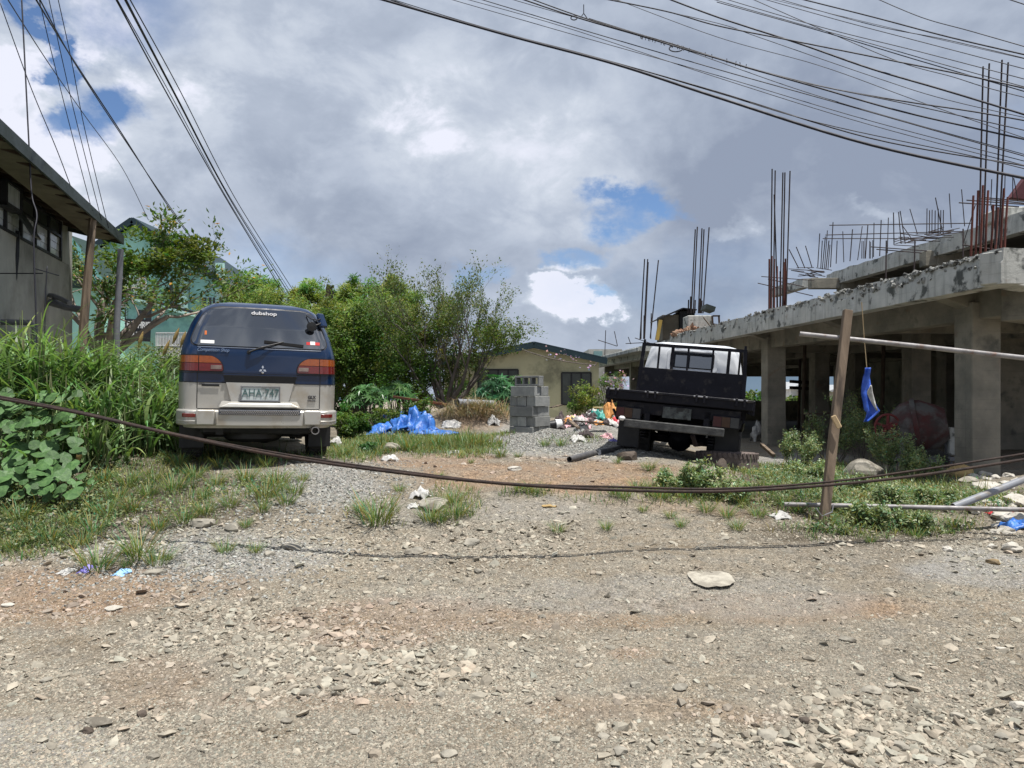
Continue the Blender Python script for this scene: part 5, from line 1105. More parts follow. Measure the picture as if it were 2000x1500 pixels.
# separate grass tufts
tuft_me = []
for v_ in range(4):
    nb = 90; a = RNG.uniform(0, 6.28, nb); r = np.sqrt(RNG.uniform(0, 1, nb))*.07
    o = blades('grass_tuft', np.stack([np.cos(a)*r, np.sin(a)*r, np.zeros(nb)-.01], 1), RNG.uniform(.12, .26, nb), RNG.uniform(.004, .008, nb), M['grass'], az=a+RNG.normal(size=nb)*.5, droop=.55, seg=3, lean=.9, tint=tints(nb, .35, .25)); tuft_me.append(o.data); bpy.data.objects.remove(o)
def tuft(px, py, wpx, label=None, group='grass tufts dotted over the gravel', hs=1.):
    label = label or 'green-brown grass tuft '+('on the weedy verge below the parked van' if px < 650 else 'on the dirt between the van and the truck' if px < 1150 else 'on the dirt between the truck and the leaning post')
    p = G(px, py); o = bpy.data.objects.new('grass_tuft', random.choice(tuft_me)); link(o); s = wpx/FPX*p.y/.33
    o.location = p; o.scale = (s, s, s*hs); o.rotation_euler.z = U(0, 6.28); return tag(o, label, 'grass tuft', group)
for (px, py, w, l) in ((190, 1112, 110, 'brownish tuft at the road edge beside the blue plastic shred'), (270, 1088, 110, 'dense green tuft above the small blue plastic piece'), (308, 1102, 80, None), (245, 1108, 40, None), (500, 1080, 46, 'isolated tuft by the low bluish-grey stone'), (440, 1080, 56, None), (360, 1020, 70, None), (520, 975, 90, None), (575, 965, 60, None), (735, 1022, 120, 'wide tuft left of the striped cloth rag'), (890, 1010, 70, 'tall dark tuft right of the flat boulder'), (885, 985, 60, None), (840, 1018, 70, None), (860, 1020, 50, None), (1090, 1040, 44, 'lone tuft right of the two-lobed stone'), (1185, 1035, 40, None), (1256, 1000, 30, None), (1330, 1030, 40, None), (1440, 1035, 46, None), (978, 893, 40, 'tuft at the near foot of the gravel pile'), (1012, 893, 24, None), (920, 905, 20, None), (1064, 872, 34, 'left tuft of two sprouting from the gravel pile'), (1096, 872, 36, 'right tuft of two sprouting from the gravel pile'), (1268, 918, 42, 'spiky pale tuft at the rim of the truck shadow'), (1206, 905, 26, 'small dry tuft in front of the black hose'), (1245, 958, 50, None), (1290, 975, 60, None), (1200, 968, 40, None), (60, 1045, 70, None), (140, 1030, 70, None), (20, 1075, 60, None), (230, 975, 60, None), (300, 940, 60, None), (380, 935, 60, None), (450, 990, 60, None), (400, 975, 50, None), (610, 885, 40, None), (670, 890, 50, None), (740, 885, 40, None), (800, 880, 60, None), (860, 872, 60, None), (905, 866, 60, None), (930, 872, 50, None), (1040, 965, 50, None), (1015, 960, 40, None), (1480, 1010, 50, None), (1560, 1000, 50, None), (1500, 960, 50, None), (1860, 1030, 46, None), (160, 1065, 60, None), (480, 1030, 40, None), (330, 1095, 24, None), (780, 960, 34, None), (860, 935, 30, None), (700, 1000, 40, None), (1310, 1012, 36, None), (1700, 1060, 36, None)):
    if l: tuft(px, py, w, l)
    else: tuft(px, py, w)
for (px, py, w) in ((250, 950, 70), (290, 970, 60), (340, 960, 80), (420, 950, 60), (480, 940, 70), (540, 950, 80), (560, 985, 60), (510, 1000, 60), (260, 1000, 70), (210, 1010, 80), (310, 1035, 60), (400, 1005, 60), (180, 1045, 80), (100, 1060, 80), (40, 1020, 80), (590, 940, 40), (350, 910, 60), (430, 915, 50), (520, 912, 50), (200, 945, 60), (1380, 1000, 50), (1420, 1010, 50), (1270, 960, 50), (1220, 975, 50), (1620, 1020, 50), (1530, 985, 50), (1790, 1050, 46), (1450, 985, 50), (1340, 975, 60)):
    tuft(px, py, w)
# taller grass around the tarp
b_ = on_ground(850, 872, 420, 130, 12); n = len(b_)
tag(blades('verge_grass', b_, RNG.uniform(.14, .34, n), RNG.uniform(.008, .014, n), M['grass'], droop=.5, seg=3, lean=.5, tint=tints(n, .3, .2)), kind='stuff')
# elephant grass: clumps of arching reeds
def reed_clump(x, y, n, h, w, label, seed, group):
    T = tree_thing('tall_grass_clump', label, 'tall grass', group); z = gz(x, y)
    a = RNG.uniform(0, 6.28, n); r = np.sqrt(RNG.uniform(0, 1, n))*w; bs = np.stack([x+np.cos(a)*r, y+np.sin(a)*r, np.full(n, z-.02)], 1); bs[:, 2] += RNG.uniform(0, .55, n)*h*.9
    hh = RNG.uniform(.45, 1., n)*h*.8
    blades('leaf_blades', bs, hh, RNG.uniform(.018, .058, n), M['reed'], T, droop=1.25, seg=7, az=RNG.uniform(0, 6.28, n), lean=.45, stiff=2.3, tint=tints(n, .5, .07))
    rs = random.Random(seed); segs = []
    for k in range(12):
        aa = rs.uniform(0, 6.28); rr2 = rs.uniform(0, w); p = Vector((x+math.cos(aa)*rr2, y+math.sin(aa)*rr2, z)); segs.append(([p, p+Vector((rs.gauss(0, .07), rs.gauss(0, .07), h*rs.uniform(.5, .95)))], [.01, .006]))
    wood('stalk', segs, M['leaf_stalk'], T, 4)
M['leaf_stalk'] = pm('green_stalk', (.12, .17, .06), (.2, .2, .1), 4, .6, 0)
GRP = 'clumps of elephant grass on the bank'; LBL = 'clump of tall arching elephant grass on the overgrown bank'
k = 0
for (px, d, h, n, w) in ((20, 8.6, 1.5, 120, .35), (75, 9.0, 1.75, 150, .4), (140, 9.2, 1.55, 150, .4), (200, 9.6, 1.5, 150, .4), (255, 9.9, 1.35, 140, .4), (310, 10.2, 1.3, 140, .4), (345, 9.8, 1.1, 120, .3), (-20, 9.6, 1.7, 120, .4), (50, 10.8, 1.7, 120, .4), (120, 11, 1.5, 120, .4), (190, 11.4, 1.4, 120, .4), (260, 11.8, 1.4, 120, .4), (330, 12, 1.2, 120, .4), (170, 8.5, 1.1, 110, .35), (240, 8.8, 1.05, 110, .35), (300, 9.0, 1.0, 110, .35), (110, 8.2, 1.1, 90, .3), (25, 7.5, .55, 40, .25), (90, 7.7, .6, 44, .25), (150, 7.9, .6, 44, .25), (190, 8.0, .75, 60, .3), (400, 12.5, .9, 80, .4), (220, 13, 1.3, 100, .5), (90, 13, 1.5, 100, .5)):
    k += 1; x = (px-CX)/FPX*d
    lb = {2: 'tallest elephant grass clump, broad pale blades reaching up to the downpipe', 7: 'elephant grass clump brushing the side of the van'}.get(k, LBL)
    if lb == LBL: lb = 'low elephant grass clump poking out around the broad-leaved vine' if d < 8.1 else 'elephant grass clump along the front edge of the overgrown bank' if d < 9.3 else 'elephant grass clump in the thick of the overgrown bank' if d < 11 else 'elephant grass clump at the back of the bank toward the church'
    reed_clump(x, d, n, h, w, lb, k, GRP)
# under-storey inside the tall grass
for i, (px, py, d, rx, ry) in enumerate(((60, 830, 8.8, 110, 70), (200, 820, 9.3, 110, 80), (310, 820, 9.6, 70, 70), (300, 720, 12.5, 90, 50), (180, 720, 12.5, 80, 50), (60, 740, 12, 90, 60))):
    bush(px, py, d, rx, ry, 4200, .055, 'weed', ('leafy undergrowth filling the tall grass', 'leafy undergrowth filling the tall grass')[0], 90+i, .45, False, 40, group='undergrowth among the elephant grass')['label'] = ('undergrowth behind the broad-leaved vine', 'undergrowth in the middle of the tall grass', 'undergrowth in the tall grass beside the van', 'undergrowth at the back below the church railing', 'undergrowth at the back below the frangipani tree', 'undergrowth at the back below the grey building')[i]
# grass plumes / brown dead stalks near the van
b_ = on_ground(330, 850, 60, 40, 10); n = len(b_); b_[:, 1] += 2
tag(blades('dry_stalks', b_, RNG.uniform(.8, 1.5, n), .012, M['dry'], droop=.5, seg=5, lean=.4), kind='stuff')
for i, (px, py) in enumerate(((337, 648), (318, 672), (352, 655), (370, 640), (150, 880), (270, 655))):
    a = P(px, py+24, 10.5 if i != 4 else 7.6); c = P(px+U(6, 14), py-8, 10.5 if i != 4 else 7.6)
    tag(MB().tube([a, a.lerp(c, .35), a.lerp(c, .7), c], [.006, .028, .024, .004], 7).build('grass_plume', pm('plume', (.42, .29, .10), (.3, .2, .08), 40, .9, .8, 90), smooth=True), 'fluffy orange-brown grass seed plume above the green blades', 'plume', 'seed plumes in the tall grass')
# broad-leaved vine at the lower left
def vine():
    T = tree_thing('broad_leaf_vine', 'vine with big pale green heart-shaped leaves climbing the left bank', 'vine'); rs = random.Random(3); lm = []
    for v_ in range(4):
        vs = [(0, 0, 0)]; n = 14; r0 = [.15, .75, .95, 1.0, .96, .8, .62, .42]; 
        for k in range(n):
            t = 2*math.pi*(k+.5)/n; rr_ = 1-.35*max(0, math.cos(t))**8+.35*max(0, -math.cos(t))**6; vs.append((-math.cos(t)*rr_*.5+.1, math.sin(t)*.52*rr_, -.10*math.sin(t)**2+.05*rs.gauss(0, 1)*.4))
        me = bpy.data.meshes.new('leaf'); me.from_pydata(vs, [], [(0, k+1, (k+1) % n+1) for k in range(n)]); me.materials.append(M['vine_leaf']); lm.append(me)
    for k in range(230):
        px = rs.gauss(60, 75); py = rs.uniform(765, 965); 
        if px > 190-(965-py)*.2 or px < -40: continue
        d = 6.7+(965-py)/200*1.2+rs.uniform(-.2, .2)
        q = P(px, py, d); g = gz(q.x, q.y)
        if q.z < g+.06: q = G(px, py+6); q.z += .12
        s = rs.uniform(.06, .18); nrm = Vector((rs.gauss(0, .35), -.55+rs.gauss(0, .3), .75)); o = bpy.data.objects.new('leaf', rs.choice(lm)); link(o, T)
        o.location = q; o.rotation_euler = (nrm.to_track_quat('Z', 'X').to_matrix() @ Matrix.Rotation(rs.uniform(0, 6.28), 3, 'Z')).to_euler(); o.scale = (s, s, s)
    segs = []
    for k in range(14):
        a = P(rs.uniform(-20, 160), rs.uniform(860, 960), 8); c = a+Vector((rs.gauss(0, .4), .3, rs.uniform(.2, .6))); segs.append(([a, (a+c)/2+Vector((.05, 0, .08)), c], [.006]*3))
    wood('stem', segs, M['leaf_stalk'], T, 4)
M['vine_leaf'] = pm('vine_leaf', (.075, .145, .045), (.04, .09, .028), 5, .55, .2, 20, rnd=.36, spec=.25)
vine()

# ------------------------------------------------------------------ blue van
M['van_blue'] = pm('dark_blue_car_paint', (.002, .015, .052), (.003, .019, .062), 3, .3, .0, coat=.7, spec=.3)
M['van_silver'] = pm('champagne_silver_paint', (.47, .455, .41), (.43, .415, .38), 2, .38, .03, 90, metal=.35, coat=.25, c3=(.36, .31, .24), s3=3.5, t3=(.5, .72))
M['glass_dark'] = pm('tinted_glass', (.012, .014, .018), None, 3, .05, 0, spec=1.0); M['glass_dark'].node_tree.nodes['Principled BSDF'].inputs['IOR'].default_value = 2.0
M['black_plastic'] = pm('black_plastic', (.015, .015, .016), None, 5, .5, .1, 60)
M['amber'] = pm('amber_lens', (.33, .075, .006), (.26, .055, .005), 30, .15, .15, 120, coat=.8)
M['redlens'] = pm('red_lens', (.16, .010, .006), (.12, .008, .005), 30, .15, .15, 120, coat=.8)
M['clear_lens'] = pm('smoky_lens', (.16, .10, .08), (.24, .18, .15), 14, .15, .15, 120, coat=.8)
M['dim_print'] = pm('dusty_white_print', (.55, .55, .56), None, 3, .6, 0); M['chrome'] = pm('chrome', (.75, .75, .76), (.6, .6, .6), 3, .15, 0, metal=1.)
M['plate'] = pm('licence_plate_face', (.52, .56, .55), (.45, .5, .5), 6, .45, .05, c3=(.36, .38, .36), s3=8)
M['plate_ink'] = pm('plate_green_ink', (.08, .15, .145), None, 6, .5, 0)
M['step_pad'] = pm('grey_step_pad', (.07, .075, .09), (.10, .105, .12), 60, .4, .8, 150)
def make_van():
    root = empty('parked_van', (-2.83, 8.02, .765)); root.rotation_euler = (math.radians(1.5), math.radians(1.1), math.radians(21.8))
    tag(root, 'dark blue and silver van seen from behind with licence plate AHA-747', 'van')
    ZW = [.40, .50, .62, .93, 1.05, 1.22, 1.33, 1.45, 1.58, 1.68, 1.76, 1.82, 1.86, 1.875]
    WW = [.78, .83, .845, .848, .845, .838, .818, .785, .74, .69, .635, .55, .38, .12]
    ZY = [.40, .93, 1.05, 1.27, 1.33, 1.55, 1.785, 1.83, 1.86, 1.875]; YY = [.10, .09, .085, .09, .105, .19, .292, .37, .50, .75]
    W = lambda z: float(np.interp(z, ZW, WW)); YR = lambda z: float(np.interp(z, ZY, YY))
    def yrear(x, z):
        u = min(1, abs(x)/max(W(z), .05)); return YR(z)+.035*u*u+.15*max(0, (u-.80)/.20)**2.6
    def slice_(z, us=26):
        w = W(z); pts = []
        for i in range(us+1):
            u = -1+2*i/us; u = math.copysign(abs(u)**.8, u); pts.append((w*u, yrear(w*u, z)))
        top = max(0, (z-1.3)/.58); nose = 4.55-1.25*top**1.0-(.9 if z > 1.1 else 0)*min(1, (z-1.1)/.25 if z > 1.1 else 0)
        for k in range(1, 9): y = pts[us][1]+(nose-.5-pts[us][1])*k/8; pts.append((w*(1-.04*(k/8)**3), y))
        for k in range(1, 8): a = math.pi*k/8; pts.append((w*.96*math.cos(a), nose-.5+.5*math.sin(a)))
        for k in range(8): y = pts[0][1]+(nose-.5-pts[0][1])*(8-k)/8; pts.append((-w*(1-.04*((8-k)/8)**3), y))
        return pts
    def shell(name, zs, mat, cap_top=False, cap_bot=False, off=0):
        v = []; f = []; m = None
        for z in zs:
            s = slice_(z); m = len(s); v += [(x, y-off*(1 if i <= 26 else 0), z) for i, (x, y) in enumerate(s)]
        for j in range(len(zs)-1):
            for k in range(m): a = j*m+k; b = j*m+(k+1) % m; f.append((a, b, b+m, a+m))
        if cap_top: f.append(tuple((len(zs)-1)*m+k for k in range(m)))
        if cap_bot: f.append(tuple(range(m-1, -1, -1)))
        return MB().add(v, f).build(name, mat, root, smooth=True, angle=50)
    shell('body', [.925, .95, 1.0, 1.03, 1.05, 1.07, 1.15, 1.22, 1.27, 1.33, 1.39, 1.45, 1.52, 1.58, 1.63, 1.68, 1.72, 1.76, 1.79, 1.82, 1.84, 1.855, 1.868, 1.875], M['van_blue'], cap_top=True, cap_bot=True)
    shell('lower_body', [.42, .5, .62, .7, .8, .9, .924], M['van_silver'], cap_bot=True, cap_top=True)
    def patch(name, fl, fr, z0, z1, off, mat, par=root, nz=14, nx=16, th=.008, rnd=0.):
        """piece lying on the rear skin between two side curves, with thickness"""
        v = []; f = []
        for j in range(nz+1):
            z = z0+(z1-z0)*j/nz; a, b = fl(z), fr(z)
            for i in range(nx+1):
                x = a+(b-a)*i/nx; v.append((x, yrear(x, z)-off, z))
        n = len(v); v += [(x, y+th+off*.0, z) for (x, y, z) in v]; R_ = nx+1
        for j in range(nz):
            for i in range(nx):
                a = j*R_+i; f.append((a, a+1, a+R_+1, a+R_)); f.append((n+a, n+a+R_, n+a+R_+1, n+a+1))
        for i in range(nx): f.append((i, n+i, n+i+1, i+1)); a = nz*R_+i; f.append((a, a+1, n+a+1, n+a))
        for j in range(nz): a = j*R_; f.append((a, a+R_, n+a+R_, n+a)); a = j*R_+nx; f.append((a, n+a, n+a+R_, a+R_))
        return MB().add(v, f).build(name, mat, par, smooth=True, angle=50)
    def win(z, zb=1.335, zt=1.775, wb=.735, wt=.56, rb=.09, rt=.12, g=0.):
        t = (z-zb)/(zt-zb); w = wb+(wt-wb)*t**1.5
        db = z-zb; dt = zt-z
        if db < rb: w -= rb-math.sqrt(max(0, rb*rb-(rb-db)**2))
        if dt < rt: w -= (rt-math.sqrt(max(0, rt*rt-(rt-dt)**2)))*1.1
        return w-g
    wd = empty('rear_window'); wd.parent = root
    patch('frame', lambda z: -win(z, 1.322, 1.79, .75, .572, .095, .125), lambda z: win(z, 1.322, 1.79, .75, .572, .095, .125), 1.322, 1.79, .004, M['black_plastic'], wd, 26)
    patch('pane', lambda z: -win(z), lambda z: win(z), 1.335, 1.775, .010, M['glass_dark'], wd, 60, 40)
    # chrome-pale lower window seam
    patch('window_seam', lambda z: -.66, lambda z: .66, 1.314, 1.321, .006, M['chrome'], root, 1, 20)
    # tail lights
    for s in (-1, 1):
        L_ = empty('tail_light'); L_.parent = root
        def edge(z, s=s):      # inner rounded end
            zt, zb = 1.225, 1.045; dt = zt-z; db = z-zb; x = .385; r = .15
            if dt < r: x += (r-math.sqrt(max(0, r*r-(r-dt)**2)))*1.15
            if db < .03: x += .03-math.sqrt(max(0, .0009-(.03-db)**2))
            return x
        out = lambda z: W(z)*1.0
        fl = (lambda z: edge(z)) if s > 0 else (lambda z: -out(z)); fr = (lambda z: out(z)) if s > 0 else (lambda z: -edge(z))
        patch('housing', fl, fr, 1.04, 1.23, .006, M['black_plastic'], L_, 18, 20)
        gap = .007
        def seg(nm, xa, xb, z0, z1, mat, off=.016):
            g = lambda z, x: max(min(x, out(z)), edge(z)+.012)
            if s > 0: patch(nm, lambda z: g(z, xa), lambda z: g(z, xb), z0, z1, off, mat, L_, 10, 10)
            else: patch(nm, lambda z: -g(z, xb), lambda z: -g(z, xa), z0, z1, off, mat, L_, 10, 10)
        seg('amber_lens', .38, .64, 1.142, 1.218, M['amber']); seg('red_lens', .38, .64, 1.052, 1.136, M['redlens'])
        seg('amber_lens', .648, .86, 1.142, 1.218, M['amber']); seg('red_lens', .648, .86, 1.052, 1.136, M['redlens'])
        seg('reverse_lens', .41, .52, 1.075, 1.118, M['clear_lens'], .021)
    # blue garnish under lights, tailgate handle
    patch('handle_garnish', lambda z: -.37-.3*(z-.93), lambda z: .37+.3*(z-.93), .935, 1.012, .018, M['black_plastic'], root, 4, 16)
    patch('handle_lip', lambda z: -.39, lambda z: .39, 1.012, 1.026, .03, M['van_blue'], root, 2, 16)
    # shut lines
    for s in (-1, 1):
        patch('door_seam', lambda z: s*.655-.004, lambda z: s*.655+.004, .64, 1.04, .003, M['dark'], root, 20, 1)
    patch('door_seam', lambda z: -.65, lambda z: .65, .632, .640, .003, M['dark'], root, 1, 24)
    patch('body_seam', lambda z: -W(z)*.99, lambda z: W(z)*.99, .921, .929, .004, M['dark'], root, 1, 30)
    patch('body_seam', lambda z: -W(z)*.99, lambda z: W(z)*.99, 1.026, 1.032, .004, M['dark'], root, 1, 30)
    # number plate recess: shallow raised surround and ledge
    v = []
    MB().add([(-.36, .085, .93), (.36, .085, .93), (.30, .10, .70), (-.30, .10, .70), (-.36, .07, .93), (.36, .07, .93), (.30, .06, .70), (-.30, .06, .70)], [(4, 5, 6, 7), (0, 4, 7, 3), (1, 2, 6, 5), (0, 1, 5, 4), (3, 7, 6, 2)]).build('plate_surround', M['van_silver'], root)
    MB().add([(-.40, .09, .725), (.40, .09, .725), (.44, .09, .66), (-.44, .09, .66), (-.33, -.02, .705), (.33, -.02, .705), (.43, -.04, .66), (-.43, -.04, .66)], [(0, 1, 5, 4), (4, 5, 6, 7), (0, 4, 7, 3), (1, 2, 6, 5), (3, 7, 6, 2)]).build('plate_ledge', M['van_silver'], root, bevel=.008, seg=2)
    pl = empty('licence_plate', (0, .035, .81)); pl.parent = root
    MB().box((-.21, -.005, -.085), (.21, .012, .085)).build('plate_face', M['plate'], pl, bevel=.004)
    b = MB()
    for lo, hi in (((-.21, -.012, .073), (.21, -.004, .085)), ((-.21, -.012, -.085), (.21, -.004, -.073)), ((-.21, -.012, -.073), (-.198, -.004, .073)), ((.198, -.012, -.073), (.21, -.004, .073))): b.box(lo, hi)
    b.build('plate_frame', M['pipe_grey'], pl)
    text('AHA·747', .125, M['plate_ink'], pl, Matrix.Translation((0, -.008, .005)) @ RX, 'plate_letters', .82, .0)
    MB().box((-.215, -.012, -.098), (.215, .01, -.087)).build('plate_base', M['black_plastic'], pl)
    # bumper
    def bump(nm, x0, x1, z0, z1, yo, mat, par, n=18, th=.12, bev=.012):
        v = []; f = []
        for i in range(n+1):
            x = x0+(x1-x0)*i/n; u = abs(x)/.87; y = yo+.03*u*u+.20*max(0, (u-.82)/.18)**2.2
            for (dy, z) in ((0, z0), (0, z1), (th, z1), (th, z0)): v.append((x, y+dy, z))
        for i in range(n):
            for k in range(4): a = i*4+k; b2 = i*4+(k+1) % 4; f.append((a, a+4, b2+4, b2))
        f += [(0, 1, 2, 3), (n*4+3, n*4+2, n*4+1, n*4)]
        return MB().add(v, f).build(nm, mat, par, smooth=True, bevel=bev, seg=2, angle=30)
    B = empty('rear_bumper'); B.parent = root
    bump('bumper_shell', -.865, .865, .455, .625, -.005, M['van_silver'], B, 30, .22, .02)
    bump('bumper_centre', -.46, .46, .45, .615, -.045, M['van_silver'], B, 14, .1, .012)
    bump('bumper_step', -.66, -.47, .46, .628, -.03, M['van_silver'], B, 6, .1, .014); bump('bumper_step', .47, .66, .46, .628, -.03, M['van_silver'], B, 6, .1, .014)
    bump('step_pad', -.43, .43, .575, .632, -.058, M['step_pad'], B, 14, .12, .006)
    for i in range(40):
        x = -.42+.84*i/39
        for j in range(3): pass
    bb = MB()
    for i in range(36):
        for j in range(3):
            x = -.415+.83*(i+.5*(j % 2))/36; u = abs(x)/.87; bb.box((x, -.063+.03*u*u, .583+j*.016), (x+.012, -.056+.03*u*u, .591+j*.016))
    tag(bb.build('step_tread', M['chrome'], B), kind='stuff')
    for s in (-1, 1):
        bump('reflector', s*.73-.07, s*.73+.07, .545, .585, -.014, M['redlens'], B, 6, .05, .004)
        bump('corner_lip', s*.75-.11, s*.75+.11, .495, .51, -.012, M['van_silver'], B, 8, .1, .004)
    # lower valance going forward under the corners
    MB().box((-.62, .3, .33), (.62, 1.0, .44)).build('fuel_tank', M['black_plastic'], root, bevel=.03)
    MB().lathe([(.02, .24), (.28, .24), (.33, .28), (.33, .40), (.02, .42)], 26, Matrix.Translation((-.05, .62, 0))).build('added_shade_disc', M['black_plastic'], root, smooth=True)  # disc added beneath the tail to darken the gap under the van
    for x in (-.72, .72): MB().box((x-.13, .58, .16), (x+.13, .60, .5)).build('mud_flap', M['black_plastic'], root)  # flaps added behind the tyres to blacken the space below the body
    MB().box((-.62, 1.05, .24), (.62, 2.4, .42)).build('shading_underbody', M['black_plastic'], root)  # box made low and wide to shut out light beneath the van
    MB().tube([(-.3, .25, .40), (.3, .22, .39), (.55, .2, .40)], .05, 10).build('muffler_pipe', M['dark'], root)
    MB().lathe([(.045, 0), (.045, .2), (.036, .2), (.036, 0)], 16, Matrix.Translation((.60, -.02, .40)) @ Matrix.Rotation(-math.pi/2, 4, 'X'), closed=True).build('exhaust_tip', M['pipe_steel'], root, smooth=True)
    MB().tube([(-.72, .95, .33), (.72, .95, .33)], .06, 10).build('rear_axle', M['black_plastic'], root); MB().lathe([(.02, -.13), (.13, -.08), (.15, 0), (.13, .08), (.02, .13)], 14, Matrix.Translation((.1, .95, .32)) @ Matrix.Rotation(math.pi/2, 4, 'X')).build('differential', M['black_plastic'], root, smooth=True)
    for x in (-.42, .42): MB().box((x-.04, .2, .34), (x+.04, 4, .43)).build('frame_rail', M['black_plastic'], root)
    for (x, y) in ((-.72, .95), (.72, .95), (-.72, 3.75), (.72, 3.75)):
        wheel(root, (x, y, .325), .335, .23)
    # rear wiper
    wp = empty('rear_wiper'); wp.parent = root
    def SP(x, z, off=.02): return Vector((x, yrear(x, z)-off, z))
    MB().tube([SP(-.13, 1.275, .0), SP(-.13, 1.275, .035)], .022, 12).build('wiper_pivot', M['black_plastic'], wp, smooth=True)
    MB().tube([SP(-.13, 1.275, .035), SP(.0, 1.33, .045), SP(.24, 1.405, .03)], [.012, .010, .006], 6).build('wiper_arm', M['black_plastic'], wp)
    MB().beam(SP(.03, 1.40, .022), SP(.46, 1.365, .022), .014, .03).build('wiper_blade', M['black_plastic'], wp)
    # round parking mirror on an arm
    mr = empty('parking_mirror'); mr.parent = root
    MB().lathe([(.0, 0), (.052, .004), (.056, .02), (.035, .05), (.0, .058)], 20, Matrix.Translation((.55, .13, 1.60)) @ Matrix.Rotation(-math.pi/2, 4, 'X')).build('mirror_shell', M['black_plastic'], mr, smooth=True)
    MB().tube([(.58, .16, 1.61), (.63, .17, 1.63), (.68, .22, 1.66)], .008, 6).build('mirror_arm', M['black_plastic'], mr)
    MB().tube([(.50, .27, 1.735), (.55, .19, 1.69), (.62, .17, 1.68), (.66, .22, 1.70)], .007, 6).build('mirror_stay', M['black_plastic'], mr)
    MB().beam((.70, .22, 1.60), (.65, .28, 1.76), .10, .05).build('mirror_bracket', M['van_blue'], mr, bevel=.012)
    MB().tube([(.0, YR(1.87), 1.872), (0, YR(1.87), 1.895)], .012, 8).build('washer_nozzle', M['black_plastic'], root)
    # lettering and badges
    def on(x, z, off=.013):
        dz = .02; a = SP(x, z-dz, off); c = SP(x, z+dz, off); up = (c-a).normalized(); rx_ = (SP(x+.02, z, off)-SP(x-.02, z, off)).normalized(); nz = rx_.cross(up).normalized(); up = nz.cross(rx_)
        q = SP(x, z, off); return Matrix(((rx_.x, up.x, nz.x, q.x), (rx_.y, up.y, nz.y, q.y), (rx_.z, up.z, nz.z, q.z), (0, 0, 0, 1)))
    text('dubshop', .06, M['dim_print'], root, on(.03, 1.725, .02), 'window_lettering', 1.35, .001)
    text('Competition Shop', .055, pm('pale_blue_print', (.16, .22, .34), None, 3, .5, 0), root, on(-.50, 1.285, .008), 'script_lettering', .8, 0, .35)
    text('GLX', .05, M['black_print'], root, on(.565, .775, .01), 'grade_letters', .9, .002); text('SUPEREXCEED', .016, M['black_print'], root, on(.565, .735, .01), 'grade_letters', .9, 0)
    text('4WD', .03, M['black_print'], root, on(-.61, .905, .012), 'grade_letters', .9, 0)
    st_ = MB(); st_.box((-.09, -.004, -.012), (.09, .004, .012)); o = st_.build('handle_badge', M['black_plastic'], root); o.matrix_local = on(-.52, .895, .012) @ Matrix.Rotation(-math.pi/2, 4, 'X')
    def sticker(nm, x, z, w, h, mat, off=.014): v = [SP(x-w/2, z-h/2, off), SP(x+w/2, z-h/2, off), SP(x+w/2, z+h/2, off), SP(x-w/2, z+h/2, off)]; v2 = [q+Vector((0, .004, 0)) for q in v]; return MB().add(v+v2, [(0, 1, 2, 3), (7, 6, 5, 4), (0, 4, 5, 1), (1, 5, 6, 2), (2, 6, 7, 3), (3, 7, 4, 0)]).build(nm, mat, root)
    sticker('white_sticker', -.56, 1.375, .14, .036, M['white_print']); sticker('red_sticker', .57, 1.40, .15, .034, pm('red_print', (.55, .03, .03), None, 3, .4, 0)); sticker('white_sticker', .565, 1.405, .055, .04, M['white_print'], .017)
    sticker('orange_sticker', -.58, 1.475, .022, .045, pm('orange_print', (.6, .15, .03), None, 3, .4, 0))
    # three-diamond emblem
    e = MB()
    for k in range(3):
        a = math.radians(90+120*k); d = Vector((math.cos(a), math.sin(a))); n_ = Vector((-d.y, d.x)); h = .045; pts = [Vector((0, 0))+d*.004, d*.024+n_*.013, d*.046, d*.024-n_*.013]
        Mx = on(.02, 1.085, .012); v = [Mx @ Vector((p.x, p.y, 0)) for p in pts]+[Mx @ Vector((p.x, p.y, .006)) for p in pts]; e.add(v, [(3, 2, 1, 0), (4, 5, 6, 7), (0, 1, 5, 4), (1, 2, 6, 5), (2, 3, 7, 6), (3, 0, 4, 7)])
    e.build('emblem', M['chrome'], root)
    o = MB().lathe([(.0, 0), (.013, 0), (.013, .008), (0, .010)], 14).build('tailgate_lock', M['chrome'], root, smooth=True); o.matrix_local = on(.02, 1.05, .014)
    # side windows
    for s in (-1, 1):
        for (y0, y1) in ((.6, 1.6), (1.7, 2.7), (2.8, 3.3)):
            v = []
            for (y, z) in ((y0, 1.34), (y1, 1.34), (y1, 1.70), (y0+.08, 1.70)): v.append((s*(W(z)+.006), y, z))
            MB().add(v, [(0, 1, 2, 3) if s > 0 else (3, 2, 1, 0)]).build('side_window', M['glass_dark'], root)
    return root
